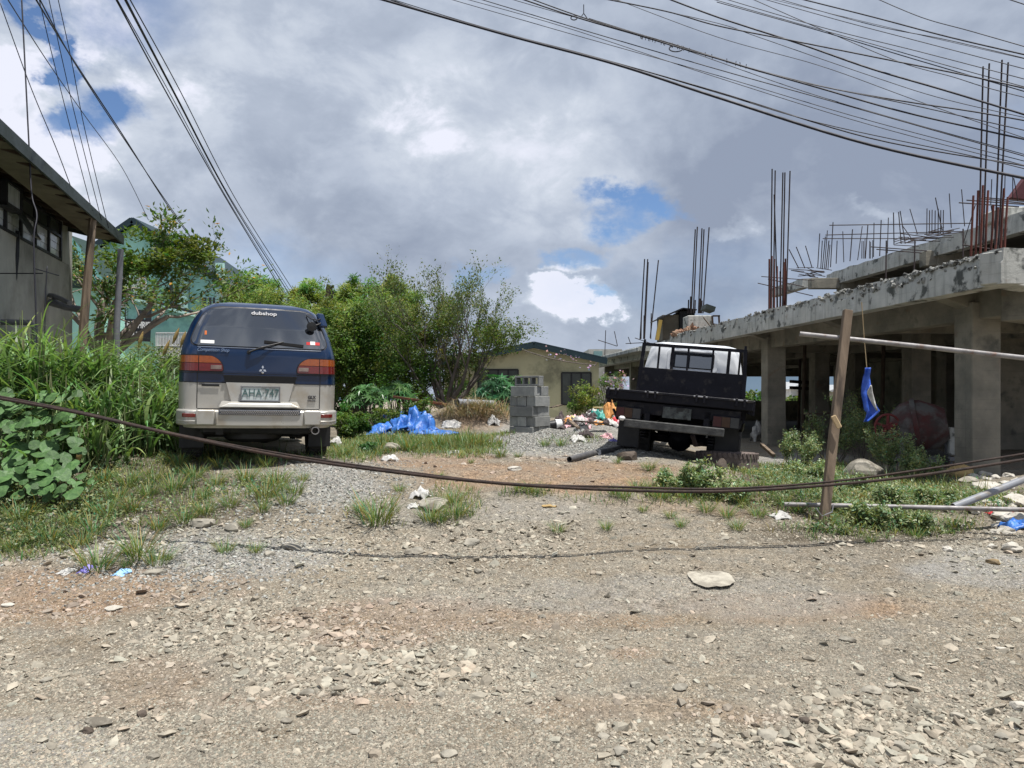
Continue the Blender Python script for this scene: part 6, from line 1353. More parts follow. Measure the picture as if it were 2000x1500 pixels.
def wheel(root, c, r, w, mat='rubber', rim='pipe_grey', axis='x', name='wheel', lugs=True):
    W_ = empty(name, c); W_.parent = root
    Mx = Matrix.Rotation(math.pi/2, 4, 'Y')
    h = w/2; prof = [(r*.60, -h*.85), (r*.80, -h), (r*.95, -h*.92), (r, -h*.7), (r, h*.7), (r*.95, h*.92), (r*.80, h), (r*.60, h*.85), (r*.6, 0)]
    b = MB(); b.lathe(prof, 36, Mx, closed=True)
    t = b.build('tyre', M[mat], W_, smooth=True, angle=30)
    if lugs:
        b = MB()
        for k in range(30):
            a = 2*math.pi*k/30
            for s in (-1, 1):
                Q = Matrix.Rotation(a, 4, 'X') @ Matrix.Translation((s*h*.42, 0, r))
                b.box((-h*.34, -r*.055, -.01), (h*.34, r*.055, .012), Q)
        tag(b.build('tread_lugs', M[mat], W_), kind='stuff')
    b = MB(); b.lathe([(r*.62, -h*.6), (r*.62, h*.6), (r*.56, h*.5), (r*.2, h*.35), (.02, h*.4), (.02, -h*.4), (r*.2, -h*.35), (r*.56, -h*.5)], 24, Mx, closed=True); b.build('rim', M[rim], W_, smooth=True, angle=35)
    return W_
make_van()

# ------------------------------------------------------------------ flatbed truck
M['truck_black'] = pm('worn_black_paint', (.004, .004, .008), (.008, .008, .013), 6, .5, .2, 60, c3=(.045, .04, .036), s3=5, t3=(.56, .72), spec=.2)
M['truck_white'] = pm('white_cab_paint', (.72, .74, .76), (.66, .68, .7), 2, .35, .03, 60, coat=.4)
M['worn_beam'] = pm('scuffed_black_beam', (.035, .035, .036), (.09, .09, .085), 9, .8, .4, 40, stretch=(1, 1, 1))
def make_truck():
    rx, ry = 1.93, 8.70
    root = empty('flatbed_truck', (rx, ry, .59)); root.rotation_euler = (math.radians(-.8), math.radians(5.2), math.radians(-16.3))
    tag(root, 'black flatbed truck with white cab leaning to one side under the concrete canopy', 'truck')
    K = M['truck_black']
    def box(nm, lo, hi, mat=K, par=root, **k): return MB().box(lo, hi).build(nm, mat, par, **k)
    hw = .86
    MB().box((-hw, .02, .93), (hw, 3.15, .965)).build('bed_deck', K, root)
    box('tail_rail', (-hw-.01, -.02, .86), (hw+.01, .03, .965), bevel=.008)
    box('tail_rail_lip', (-hw-.01, -.035, .955), (hw+.01, .02, .985), M['truck_black'], bevel=.004)
    for s in (-1, 1):
        box('side_rail', (s*hw-.03, .03, .85), (s*hw+.03, 3.2, .985), bevel=.006)
        for k in range(6): y = .4+k*.5; box('side_hook', (s*(hw+.03)-.02, y, .80), (s*(hw+.03)+.02, y+.05, .9))
    for x in (-.32, .26, .72, -.80):
        hg = empty('tail_hinge', (x, -.03, .96)); hg.parent = root
        for dx in (-.045, .045): MB().box((dx-.014, -.03, -.06), (dx+.014, .03, .035)).build('hinge_lug', K, hg, bevel=.004)
        MB().tube([(-.08, -.01, .015), (.08, -.01, .015)], .012, 8).build('hinge_pin', M['pipe_grey'], hg)
    for k in range(7): y = .25+k*.47; box('cross_member', (-hw+.03, y, .83), (hw-.03, y+.06, .925))
    for s in (-1, 1): box('chassis_rail', (s*.36-.035, .05, .60), (s*.36+.035, 5.4, .80))
    box('rear_cross_plate', (-.74, .05, .70), (.74, .09, .845), bevel=.005)
    # lamps, plate
    for s in (-1, 1):
        tl = empty('tail_lamp', (s*.58, .02, .70)); tl.parent = root
        MB().box((-.16, -.01, -.075), (.16, .04, .075)).build('lamp_box', K, tl, bevel=.006)
        for i, mt_ in enumerate(('redlens_dark', 'amber_dark', 'clear_dark')): MB().box((-.15+i*.1, -.02, -.06), (-.055+i*.1, -.006, .06)).build('lens', M[mt_], tl)
    box('licence_plate', (-.17, 0, .68), (.17, .012, .82), M['worn_plate'], bevel=.004)
    MB().beam((-.62, -.03, .575), (.57, -.03, .575), .05, .10).build('underrun_beam', M['worn_beam'], root, bevel=.01)
    for x in (-.35, .35): box('beam_bracket', (x-.03, -.0, .56), (x+.03, .06, .72))
    tag_ = box('white_rag_knot', (-.69, -.06, .60), (-.61, -.01, .655), M['white_print'], bevel=.02)
    for s in (-1, 1): box('mud_flap', (s*.62-.15, .62, .24), (s*.62+.13, .64, .62), M['black_plastic'])
    for x in (-.78, .78): MB().tube([(x, .1, .72), (x, .5, .60), (x*.95, 1.0, .58)], .018, 6).build('bent_bracket', K, root)
    MB().tube([(-.5, .12, .66), (-.2, .10, .60), (.1, .12, .63), (.45, .10, .60)], .012, 6).build('wiring_hose', K, root); MB().tube([(.2, .2, .50), (.24, .3, .38), (.3, .9, .36)], .03, 8).build('exhaust', M['rebar'], root)
    for s in (-1, 1):
        for k in range(4): MB().beam((s*.42, .35, .50-k*.035), (s*.42, 2.1-k*.15*0, .50-k*.035), .07, .012).build('leaf_spring', K, root)
    for x in (-.70, -.47, .47, .70): wheel(root, (x, 1.25, .37), .37, .20, 'rubber', 'rust')
    MB().tube([(-.6, 1.25, .37), (.6, 1.25, .37)], .06, 8).build('rear_axle', K, root); MB().lathe([(.03, -.16), (.15, -.1), (.17, 0), (.15, .1), (.03, .16)], 12, Matrix.Translation((0, 1.25, .37)) @ Matrix.Rotation(math.pi/2, 4, 'X')).build('differential', K, root, smooth=True)
    for x in (-.68, .68): wheel(root, (x, 3.95, .37), .37, .20, 'rubber', 'rust')
    box('fuel_tank', (-.8, 2.2, .4), (-.45, 3.0, .78), bevel=.03); box('tool_box', (.45, 2.0, .40), (.8, 2.8, .80), bevel=.02)
    box('inner_fender', (-.82, .8, .72), (.82, 1.75, .84)); box('added_shade_panel', (-.34, 1.6, .40), (.34, 1.66, .8))  # upright panel between the rails is added to darken the bright gap underneath
    # headboard
    H = empty('headboard'); H.parent = root; y = 3.12
    MB().box((-.86, y, .965), (.86, y+.04, 1.40)).build('board', K, H, bevel=.004)
    for x in (-.84, .84): MB().beam((x, y+.02, .97), (x*.955, y+.02, 1.80), .06, .06, Vector((0, 1, 0))).build('post', K, H)
    for i, x in enumerate((-.55, -.33, -.08, .31, .56, .73)): MB().beam((x, y+.02, 1.39), (x, y+.02, 1.78), .05 if i in (1, 4) else .032, .03, Vector((0, 1, 0))).build('bar', K, H)
    MB().beam((-.83, y+.02, 1.78), (.83, y+.02, 1.78), .05, .05).build('top_rail', K, H)
    for x in (-.80, .80): MB().tube([(x, y+.02, 1.79), (x, y+.02, 1.86)], .02, 8).build('peg', K, H)
    # cab
    C = empty('cab'); C.parent = root; v = []; f = []
    zs = [.55, .8, 1.0, 1.22, 1.36, 1.5, 1.62, 1.72, 1.79, 1.84, 1.87, 1.885]; ww = [.80, .82, .82, .815, .80, .775, .75, .73, .71, .66, .55, .2]; rb = [0, 0, 0, 0, .01, .03, .05, .07, .09, .13, .22, .5]
    y0 = 3.32; L_ = 1.55; ns = 14
    for z, w, ri in zip(zs, ww, rb):
        ring = []
        for i in range(ns+1):
            u = -1+2*i/ns; ring.append((w*u, y0+ri+.08*max(0, (abs(u)-.8)/.2)**2))
        fr_ = y0+L_-ri*1.4-max(0, (z-1.15)*.35)
        ring += [(w, y0+L_*.5), (w*.97, fr_-.1), (w*.8, fr_), (0, fr_+.04), (-w*.8, fr_), (-w*.97, fr_-.1), (-w, y0+L_*.5)]
        m = len(ring); v += [(a, b, z) for a, b in ring]
    for j in range(len(zs)-1):
        for k in range(m): a = j*m+k; b = j*m+(k+1) % m; f.append((a, b, b+m, a+m))
    f.append(tuple(range(m-1, -1, -1))); f.append(tuple((len(zs)-1)*m+k for k in range(m)))
    MB().add(v, f).build('cab_shell', M['truck_white'], C, smooth=True, angle=50)
    def rpanel(nm, x0, x1, z0, z1, off, mat, r=.05, th=.012):
        v = []; f_ = []
        pts = []
        for (cx_, cz_, a0) in ((x1-r, z1-r, 0), (x0+r, z1-r, 90), (x0+r, z0+r, 180), (x1-r, z0+r, 270)):
            for k in range(5): a = math.radians(a0+90*k/4); pts.append((cx_+r*math.cos(a), cz_+r*math.sin(a)))
        yy_ = lambda z: y0+float(np.interp(z, zs, rb))-off
        v = [(x, yy_(z), z) for x, z in pts]+[(x, yy_(z)+th, z) for x, z in pts]; n = len(pts)
        return MB().add(v, [tuple(range(n-1, -1, -1)), tuple(range(n, 2*n))]+[(i, (i+1) % n, (i+1) % n+n, i+n) for i in range(n)]).build(nm, mat, C, bevel=.004)
    rpanel('window_surround', -.43, .39, 1.39, 1.75, .012, M['truck_white'], .06)
    rpanel('window_seal', -.375, .335, 1.44, 1.725, .020, M['black_plastic'], .05)
    rpanel('rear_window', -.355, .315, 1.455, 1.71, .026, M['glass_dark'], .04)
    return root
for k, c in (('redlens_dark', (.06, .012, .011)), ('amber_dark', (.06, .028, .012)), ('clear_dark', (.05, .05, .05))): M[k] = pm(k, c, None, 20, .5, .2)
M['worn_plate'] = pm('worn_plate', (.10, .115, .11), (.035, .038, .04), 14, .7, .2, c3=(.02, .02, .02), s3=12, t3=(.5, .6)); M['truck_shadow'] = pm('cab_recess_shade', (.52, .54, .56), None, 3, .6, 0)  # truck_shadow: grey painted as shade for the cab window recess, left unused
make_truck()

# ------------------------------------------------------------------ concrete mixer
def make_mixer():
    c = P(1792, 835, 12.4); g = gz(c.x, c.y)
    root = empty('concrete_mixer', (c.x, c.y, .19)); tag(root, 'old red and grey concrete mixer parked beneath the slab behind the shrubs', 'mixer')
    M['drum'] = pm('cement_crusted_drum', (.06, .052, .05), (.10, .022, .02), 2.5, .85, .5, 22, c3=(.12, .115, .108), s3=2.2, t3=(.48, .62), bdist=.01)
    h = (c.z-.19)/.8; root.scale = (.8, .8, .8)
    A = Matrix.Translation((0, 0, h)) @ Matrix.Rotation(math.radians(74), 4, 'Y') @ Matrix.Rotation(math.radians(0), 4, 'X')
    A = Matrix.Translation((0, 0, h)) @ Matrix.Rotation(math.radians(-30), 4, 'Z') @ Matrix.Rotation(math.radians(80), 4, 'Y')
    b = MB(); b.lathe([(.12, -.52), (.38, -.46), (.56, -.25), (.60, -.02), (.585, .12), (.45, .38), (.33, .56), (.31, .56), (.43, .36), (.56, .1), (.56, -.2), (.36, -.42), (.1, -.48)], 40, A, closed=True); b.build('drum', M['drum'], root, smooth=True, angle=35)
    MB().lathe([(.615, -.06), (.64, -.05), (.64, .03), (.615, .04)], 48, A, closed=True).build('drum_ring', M['drum'], root)
    MB().lathe([(0, .50), (.315, .50), (.315, .51), (0, .51)], 30, A).build('drum_mouth', M['dark'], root)
    # hand wheel with spokes at the drum's left
    hw_ = empty('tilting_wheel', (-.75, -.2, h+.02)); hw_.parent = root; red = pm('faded_red', (.22, .04, .04), (.12, .03, .03), 6, .8, .3)
    n = 28; ring = [Vector((math.cos(2*math.pi*k/n)*.27, 0, math.sin(2*math.pi*k/n)*.27)) for k in range(n+1)]
    MB().tube(ring, .025, 7).build('wheel_rim', red, hw_, smooth=True)
    for k in range(5): a = 2*math.pi*k/5+.3; MB().beam((0, 0, 0), (math.cos(a)*.26, 0, math.sin(a)*.26), .03, .05).build('spoke', red, hw_)
    MB().tube([(0, -.04, 0), (0, .12, 0)], .05, 10).build('hub', red, hw_)
    MB().beam((-.75, -.1, h), (-.45, 0, h+.1), .08, .1).build('drive_arm', red, root)
    for (x, y) in ((-.5, -.3), (-.5, .3), (.5, -.3), (.5, .3)): MB().beam((x*1.1, y, .15), (x*.8, y*.8, h-.05), .07, .07).build('frame_leg', M['pipe_grey'], root)
    MB().box((-.7, -.35, .3), (.8, -.27, .38)).build('frame_rail', M['pipe_grey'], root); MB().box((-.7, .27, .3), (.8, .35, .38)).build('frame_rail', M['pipe_grey'], root)
    MB().box((.45, -.38, .42), (.62, -.2, h+.02)).build('yoke', M['concrete'], root, bevel=.02)
    for (x, y) in ((.02, -.55), (.02, .5)): 
        w = wheel(root, (x, y, .27), .29, .16, 'rubber', 'pipe_grey'); w.rotation_euler.z = math.radians(80)
    return root
make_mixer()

# ------------------------------------------------------------------ props
M['pipe_dark'] = pm('dark_hose', (.07, .07, .075), (.12, .115, .11), 8, .6, .2)
# stack of hollow blocks
def block_mesh(l=.42, w=.152, h=.15, cells=3, seed=0):
    b = MB(); t = .03; b.box((-l/2, -w/2, 0), (l/2, -w/2+t, h)); b.box((-l/2, w/2-t, 0), (l/2, w/2, h))
    n = cells+1
    for i in range(n):
        x = -l/2+(l-t)*i/(n-1); b.box((x, -w/2+t, 0.003), (x+t, w/2-t, h-.003))
    o = b.build('hollow_block', M['block'], bevel=.004); me = o.data; bpy.data.objects.remove(o); return me
BMe = block_mesh()
def stack():
    p = G(1036, 846); base = EYE-82/FPX*10.75; cx, cy = P(1035, 0, 11).x, 11.0; rot = math.radians(-35); k = 0
    ords = ['bottom', 'second', 'third', 'fourth', 'fifth', 'sixth', 'top']
    c, s = math.cos(rot), math.sin(rot)
    def put(lx, ly, z, rz, tilt=(0, 0), label=None, course=0, up=True):
        nonlocal k
        x = cx+lx*c-ly*s; y = cy+lx*s+ly*c; o = bpy.data.objects.new('hollow_block', BMe); link(o); o.modifiers.new('bevel', 'BEVEL').width = .004; o.modifiers['bevel'].limit_method = 'ANGLE'
        o.location = (x, y, z); o.rotation_euler = (tilt[0], tilt[1], rot+rz); k += 1
        tag(o, label or 'grey hollow concrete block in the %s course of the block stack' % ords[course], 'concrete block', 'hollow blocks, %s course of the stack' % ords[course]); return o
    z = base-.05; inset = 0
    for j in range(4):
        shr = j*.004
        # long blocks facing the viewer's right side (two), ends and rows on the other
        jt = lambda a=.006: U(-a, a)
        if j % 2 == 0:
            for r in range(3): put(jt(.012), -.16+.16*r+jt(), z, jt(.03), course=j)
        else:
            for r in range(3): put(-.16+.16*r+jt(), jt(.012), z, math.pi/2+jt(.03), course=j)
        z += .153
    # untidy top: blocks laid flat / tilted
    put(.02, -.16, z, .05, course=4); put(.0, .0, z, -.03, course=4); put(-.02, .16, z, -.02, course=4); put(.04, -.02, z+.23, .10, (math.pi/2, 0), label='hollow block laid flat on top of the stack with its holes facing up', course=6)
    put(.0, -.05, z+.2, .02, (math.pi/2*0, 0), label='single hollow block crowning the block stack', course=6) if 0 else None
    return z
stack()
# crushed sheets helpers: crumpled cloth / plastic
def crumple(name, loc, sx, sy, hgt, mat, label, cat, seed=0, n=22, rz=0, fold=1., group=None, tall=None):
    rs = np.random.default_rng(seed); u = np.linspace(-1, 1, n); Xg, Yg = np.meshgrid(u, u)
    r = np.sqrt(Xg**2+Yg**2); env = np.clip(1-r**2*.75, 0, 1)**.6
    f1 = fbm(Xg*2.1+seed*7.3, Yg*2.1+seed, seed, 4)-.5; f2 = np.abs(fbm(Xg*3.5+seed, Yg*1.6-seed, seed+3, 4)-.5)*2
    ridge = 1-np.clip(f2*2.4, 0, 1); Zg = hgt*(env*(.45+f1*1.0*fold)+.26*ridge*env*fold)
    x = Xg*sx*.5*(1+f1*.45)+(vn(Xg*4, Yg*4, seed)-.5)*sx*.16; y = Yg*sy*.5*(1+f1*.35)+(vn(Xg*4, Yg*4, seed+5)-.5)*sy*.16
    c, s = math.cos(rz), math.sin(rz); wx = loc[0]+x*c-y*s; wy = loc[1]+x*s+y*c
    g = hz(wx, wy); Zg = np.maximum(Zg, 0.004)+ (g if tall is None else tall)
    V = np.stack([wx-loc[0], wy-loc[1], Zg-loc[2]], -1).reshape(-1, 3); i = np.arange(n*n).reshape(n, n); F = np.stack([i[:-1, :-1], i[:-1, 1:], i[1:, 1:], i[1:, :-1]], -1).reshape(-1, 4)
    o = np_mesh(name, V, F, mat, None, smooth=True); o.location = loc; md = o.modifiers.new('thick', 'SOLIDIFY'); md.thickness = .004
    return tag(o, label, cat, group)
def plast(nm, c, c2=None, rough=.4): M[nm] = pm(nm, c, c2 or tuple(min(1, x*1.35+.02) for x in c), 9, rough, .5, 26, spec=.5, bdist=.02); return M[nm]
plast('tarp_blue', (.02, .10, .38), (.05, .19, .54)); plast('cloth_white', (.56, .55, .52), (.34, .33, .31), .75); plast('cloth_yellow', (.60, .46, .15), (.66, .56, .30), .7); plast('cloth_orange', (.48, .22, .06), None, .7)
plast('bag_teal', (.02, .22, .18)); plast('bag_red', (.48, .03, .04)); plast('bag_blue', (.10, .22, .55)); plast('bag_purple', (.16, .14, .42)); plast('bag_pink', (.62, .36, .38), None, .6); plast('cloth_dark', (.05, .035, .035), None, .8); plast('sky_cloth', (.25, .45, .72), None, .6); plast('yellow_plastic', (.62, .44, .03))
def tarp():
    T = empty('blue_tarpaulin'); tag(T, 'crumpled bright blue tarpaulin heaped on the grass behind the van', 'tarpaulin')
    spec = [(752, 826, 50, 38, 3, .5), (775, 838, 80, 26, 5, .2), (800, 845, 62, 58, 8, -.2), (845, 846, 80, 16, 4, -.25), (820, 830, 40, 30, 6, .3), (785, 800+22, 34, 30, 9, .1), (742, 843, 40, 16, 12, .1)]
    for k, (px, py, w, h, sd_, rz) in enumerate(spec):
        p = G(px, py+4); s = p.y/FPX; o = crumple('tarp_fold', p, w*s*1.15, .55, h*s*1.05, M['tarp_blue'], None, None, sd_, 26, rz, 1.25); o.parent = T
        for q in ('label', 'category'):
            if q in o: del o[q]
tarp()
def crum(px, py, w, h, mat, label, cat, seed, name='crumpled_cloth', group=None, dep=None): 
    p = G(px, py); s = p.y/FPX; return crumple(name, p, w*s*1.1, dep or max(w*s*.7, .12), h*s*1.15, M[mat], label, cat, seed, 16, U(-.4, .4), 1.2, group)
crum(820, 972, 32, 22, 'cloth_white', 'crumpled black and white striped rag beside the flat boulder', 'rag', 31, 'striped_rag')
crum(808, 990, 22, 8, 'cloth_white', 'small flat scrap of paper below the striped rag', 'paper', 32, 'paper_scrap')
crum(885, 884, 24, 5, 'cloth_white', 'thin pale rag lying alone on the bare dirt', 'rag', 33, 'rag')
crum(655, 870, 26, 16, 'cloth_white', 'white plastic bag lying by the right rear wheel of the van', 'bag', 34, 'plastic_bag')
crum(762, 900, 30, 14, 'cloth_white', 'torn white cloth on the stones by the flat-topped rock', 'cloth', 35, 'cloth_scrap')
crum(240, 1120, 22, 8, 'sky_cloth', 'small sky-blue plastic piece at the road edge under the dense tuft', 'plastic scrap', 36, 'plastic_scrap')
crum(170, 1113, 18, 9, 'bag_purple', 'violet-blue plastic shred at the road edge beside a brown tuft', 'plastic scrap', 37, 'plastic_scrap')
crum(130, 1117, 22, 5, 'cloth_white', 'white paper shred on the orange road edge', 'paper', 38, 'paper_scrap')
crum(1525, 1010, 34, 10, 'cloth_white', 'crushed white plastic on the ground left of the post foot', 'plastic scrap', 39, 'plastic_scrap')
crum(958, 1007, 18, 8, 'bag_red', 'small red plastic scrap beneath the steel pipe by the rubble', 'plastic scrap', 40, 'plastic_scrap') if 0 else None
crum(1955, 1005, 40, 10, 'bag_red', 'red plastic scrap beneath the steel pipe by the rubble', 'plastic scrap', 40, 'plastic_scrap')
crum(1992, 1034, 62, 24, 'tarp_blue', 'torn blue tarpaulin scrap at the rubble edge beside the road', 'tarpaulin', 41, 'tarpaulin_scrap')
crum(1165, 888, 16, 12, 'cloth_white', 'clear plastic cup lying at the end of the black hose', 'cup', 42, 'plastic_cup')
crum(965, 828, 22, 14, 'cloth_white', 'white and dark rag on the dry grass heap edge', 'rag', 43, 'rag')
crum(882, 832, 34, 10, 'cloth_white', 'pale stone-coloured sack at the left foot of the dry heap', 'sack', 44, 'sack')
# rubbish heap between blocks and truck
GR = 'rubbish strewn behind the gravel pile'
for i, (px, py, w, h, mt_, l) in enumerate(((1092, 792, 30, 18, 'cloth_white', 'white sack at the top left of the rubbish heap'), (1103, 785, 26, 14, 'sky_cloth', 'light blue cloth on top of the rubbish heap'), (1090, 806, 30, 14, 'cloth_yellow', 'yellowish rag touching the block stack'), (1115, 800, 30, 20, 'cloth_dark', 'dark brown bundle of roots and rags in the rubbish'), (1128, 811, 16, 9, 'bag_blue', 'small blue bag in the middle of the rubbish'), (1150, 803, 26, 13, 'cloth_yellow', 'cream cloth lying across the rubbish'), (1158, 813, 18, 10, 'cloth_white', 'white crumpled paper in the rubbish middle'), (1168, 820, 22, 14, 'bag_teal', 'dark teal plastic bag in the rubbish'), (1175, 808, 24, 14, 'cloth_orange', 'orange cloth lying in the rubbish'), (1192, 818, 22, 26, 'cloth_orange', 'orange-brown cloth beside the truck bed'), (1180, 800, 16, 8, 'bag_purple', 'small violet scrap above the orange cloth'), (1204, 829, 14, 13, 'bag_red', 'crimson plastic cup near the truck wheel'), (1215, 828, 22, 16, 'cloth_white', 'white plastic crumpled under the truck tail'), (1224, 838, 26, 14, 'bag_pink', 'pale pink scrap under the truck tail'), (1224, 852, 14, 9, 'yellow_plastic', 'bright yellow plastic lid near the truck wheel'), (1222, 862, 16, 12, 'cloth_white', 'white container below the yellow lid'), (1218, 845, 14, 7, 'bag_blue', 'blue plastic wrapper above the yellow lid'), (1200, 863, 14, 6, 'bag_purple', 'violet wrapper on the gravel left of the yellow lid'), (1135, 845, 22, 12, 'cloth_white', 'white torn paper on the gravel pile slope'), (1145, 855, 20, 14, 'cloth_dark', 'dark red-brown rag on the gravel pile slope'), (1130, 862, 22, 10, 'cloth_white', 'grey-white rag at the gravel pile foot'), (1186, 858, 18, 8, 'bag_pink', 'reddish flat scrap on the gravel'), (1140, 826, 18, 8, 'cloth_white', 'white scrap behind the short plank'), (1160, 795, 20, 8, 'cloth_white', 'thin white scrap at the back of the rubbish'))):
    crum(px, py, w*1.3, h*1.45, mt_, l, 'rubbish', 50+i, 'rubbish_piece', GR)
for i in range(90):
    px = U(1080, 1240); py = U(786, 838); crum(px, py, U(9, 22), U(6, 15), (mm_ := random.choice(['cloth_white', 'cloth_yellow', 'cloth_dark', 'bag_pink', 'cloth_orange', 'cloth_white', 'cloth_dark'])), 'small crumpled '+{'cloth_white': 'whitish', 'cloth_yellow': 'yellow', 'cloth_dark': 'dark brown', 'bag_pink': 'pink', 'cloth_orange': 'orange'}[mm_]+' scrap of rubbish on the heap behind the gravel pile', 'rubbish', 120+i, 'rubbish_piece', GR)
def plank(px0, py0, px1, py1, d0, d1, w, h, mat, label, name='plank', cat='plank'):
    return tag(MB().beam(P(px0, py0, d0), P(px1, py1, d1), w, h).build(name, M[mat], bevel=.004), label, cat)
plank(1122, 822, 1188, 828, 13.4, 13.6, .10, .03, 'wood_dark', 'dark reddish plank lying across the rubbish heap')
plank(1113, 822, 1130, 836, 13.5, 12.6, .07, .03, 'wood_grey', 'short grey plank pointing down the gravel pile')
plank(1158, 796, 1212, 796, 15, 15, .04, .03, 'cloth_yellow', 'long yellow batten lying behind the rubbish heap', 'batten', 'batten')
plank(1076, 796, 1096, 791, 14, 14.2, .08, .02, 'wood_grey', 'short board leaning between blocks and white sack')
plank(768, 775, 905, 795, 15, 15, .12, .05, 'rust', 'long rusty beam lying behind the blue tarpaulin', 'rusty_beam', 'beam')
plank(910, 795, 965, 801, 14.4, 14.2, .09, .03, 'wood_pale', 'pale plank lying in front of the big grey pipe')
plank(1487, 868, 1512, 890, 11.5, 10.5, .05, .05, 'wood_grey', 'short brown stick leaning by the second column foot', 'stick', 'stick')
# cardboard-ish box and sack near the column
tag(MB().box((3.62, 9.95, .40), (3.76, 10.0, .52)).build('beige_tile', M['concrete'], bevel=.004), 'small beige tile propped up beside the truck wheel', 'tile')
crum(1478, 862, 22, 42, 'cloth_white', 'greyish white sack standing between truck and second column', 'sack', 61, 'sack')
def pipe(pts, r, mat, label, name='pipe', cat='pipe', th=.15, n=18, parts=None):
    b = MB(); pts = [Vector(p) for p in pts]; b.tube(pts, r, n, caps=False); b.tube(pts[::-1], r*(1-th), n, caps=False)
    # end rings
    m = len(pts)
    for (e, q) in ((0, 1), (m-1, m-2)):
        t = (pts[q]-pts[e]).normalized(); Mx = Matrix.Translation(pts[e]) @ t.to_track_quat('Z', 'Y').to_matrix().to_4x4()
        b.lathe([(r*(1-th), 0), (r, 0), (r, .004), (r*(1-th), .004)], n, Mx, closed=True)
    return tag(b.build(name, M[mat], smooth=True, angle=40), label, cat)
a = G(895, 798); c = Vector(P(962, 790, 12.8)); a = P(893, 787, 14.2); c = P(965, 790, 14.8)
pipe([a, c], .085, 'pvc', 'big grey pipe lying behind the dry grass heap')
a = G(1112, 903); c = G(1190, 884); a.z += .035; c.z += .035
pipe([a, a.lerp(c, .5)+Vector((0, 0, .01)), c, G(1215, 878)+Vector((0, 0, .03))], .034, 'pipe_dark', 'short dark grey pipe with its open end on the dirt, reaching into the truck shadow')
# overturned bucket / white tub on the gravel pile
bk = empty('toppled_bucket'); tag(bk, 'black and white tub lying on its side on the gravel pile', 'bucket'); p = G(1085, 838); p.z += .09
Mb = Matrix.Translation(p) @ Matrix.Rotation(math.radians(12), 4, 'Z') @ Matrix.Rotation(math.radians(84), 4, 'Y')
MB().lathe([(.075, -.2), (.085, .0), (.08, .0), (.07, -.2)], 18, Mb, closed=True).build('tub_body', M['black_plastic'], bk, smooth=True); MB().lathe([(.0, .0), (.10, .0), (.085, .12), (.0, .12)], 18, Mb).build('tub_top', M['white_print'], bk, smooth=True)
# dry grass heap
b_ = on_ground(925, 815, 700, 75, 14); n = len(b_); q2 = (b_[:, 0]-b_[:, 0].mean())**2/.35
b_[:, 2] += .16*np.exp(-q2)*RNG.uniform(.3, 1, n)
tag(blades('dry_grass_heap', b_, RNG.uniform(.12, .42, n), RNG.uniform(.006, .014, n), M['dry'], droop=1.1, seg=4, lean=1.2, tint=tints(n, .35, .1)), kind='stuff')
b_ = on_ground(1000, 800, 300, 60, 12); n = len(b_); tag(blades('rough_grass', b_, RNG.uniform(.15, .35, n), RNG.uniform(.008, .016, n), M['grass'], droop=.7, seg=3, lean=.7, tint=tints(n, .3, .2)), kind='stuff')
b_ = on_ground(1150, 792, 300, 50, 6); n = len(b_); b_[:, 1] += .8; tag(blades('rank_grass', b_, RNG.uniform(.3, .65, n), RNG.uniform(.016, .03, n), M['reed'], droop=1., seg=5, lean=.5, tint=tints(n, .3, .2)), kind='stuff')
# roots and twigs litter
b_ = on_ground(1130, 806, 200, 20, 8); n = len(b_); tag(blades('twig_litter', b_, RNG.uniform(.08, .25, n), .006, M['dry'], droop=.4, seg=3, lean=1.2, tint=tints(n, .3, .1)*np.array([.6, .45, .4])), kind='stuff')

# discarded tyre lying flat
ty = G(1425, 918); T = empty('discarded_tyre', (ty.x+.05, ty.y+.28, gz(ty.x+.05, ty.y+.28)+.10)); tag(T, 'dusty brown truck tyre lying flat half in the truck shadow', 'tyre'); T.rotation_euler = (math.radians(-2), math.radians(3), .4)
r = .37; h = .11
MB().lathe([(r*.42, -h*.8), (r*.62, -h), (r*.9, -h*.97), (r, -h*.7), (r, h*.7), (r*.9, h*.97), (r*.62, h), (r*.42, h*.8), (r*.44, h*.6), (r*.8, h*.5), (r*.8, -h*.5), (r*.44, -h*.6)], 48, None, closed=True).build('tyre_body', M['rubber_dusty'], T, smooth=True, angle=40)
b = MB()
for k in range(40):
    for s in (-1, 1): b.box((-.017, -.012, -.035), (.017, .012, .035), Matrix.Rotation(2*math.pi*(k+.25*s)/40, 4, 'Z') @ Matrix.Translation((0, r, s*.062)) @ Matrix.Rotation(.35*s, 4, 'Y'))
tag(b.build('tread_lugs', M['rubber_dusty'], T), kind='stuff')

# leaning post, nailed block, pipes
pf = P(1608, 1006, 6.45); pt = P(1656, 606, 6.75)
po = empty('leaning_post', (0, 0, 0)); tag(po, 'weathered wooden post leaning in front of the unfinished building', 'post')
MB().beam(pf-Vector((0, 0, .1)), pt, .078, .055, Vector((0, 1, 0))).build('timber', M['wood_grey'], po, bevel=.004)
bk_ = P(1628, 815, 6.50); MB().beam(P(1627, 812, 6.52), P(1640, 836, 6.50), .045, .035, Vector((.3, 1, 0))).build('nailed_block', M['wood_pale'], po, bevel=.006)
MB().tube([P(1606, 992, 6.4)+Vector((-.06, 0, 0)), P(1606, 1008, 6.38), P(1625, 1000, 6.4), P(1628, 985, 6.42)], .006, 5).build('wire_tie', M['pipe_grey'], po)
pipe([P(1562, 652, 6.85), P(1800, 677, 6.6), P(2080, 708, 6.3)], .023, 'pipe_steel', 'whitish rusty steel pipe tied across the leaning post at head height', 'steel_pipe')
pipe([P(1532, 985, 6.75), P(1760, 990, 6.5), P(2060, 997, 6.2)], .021, 'pipe_steel', 'long steel pipe lying low across the foot of the leaning post', 'steel_pipe')
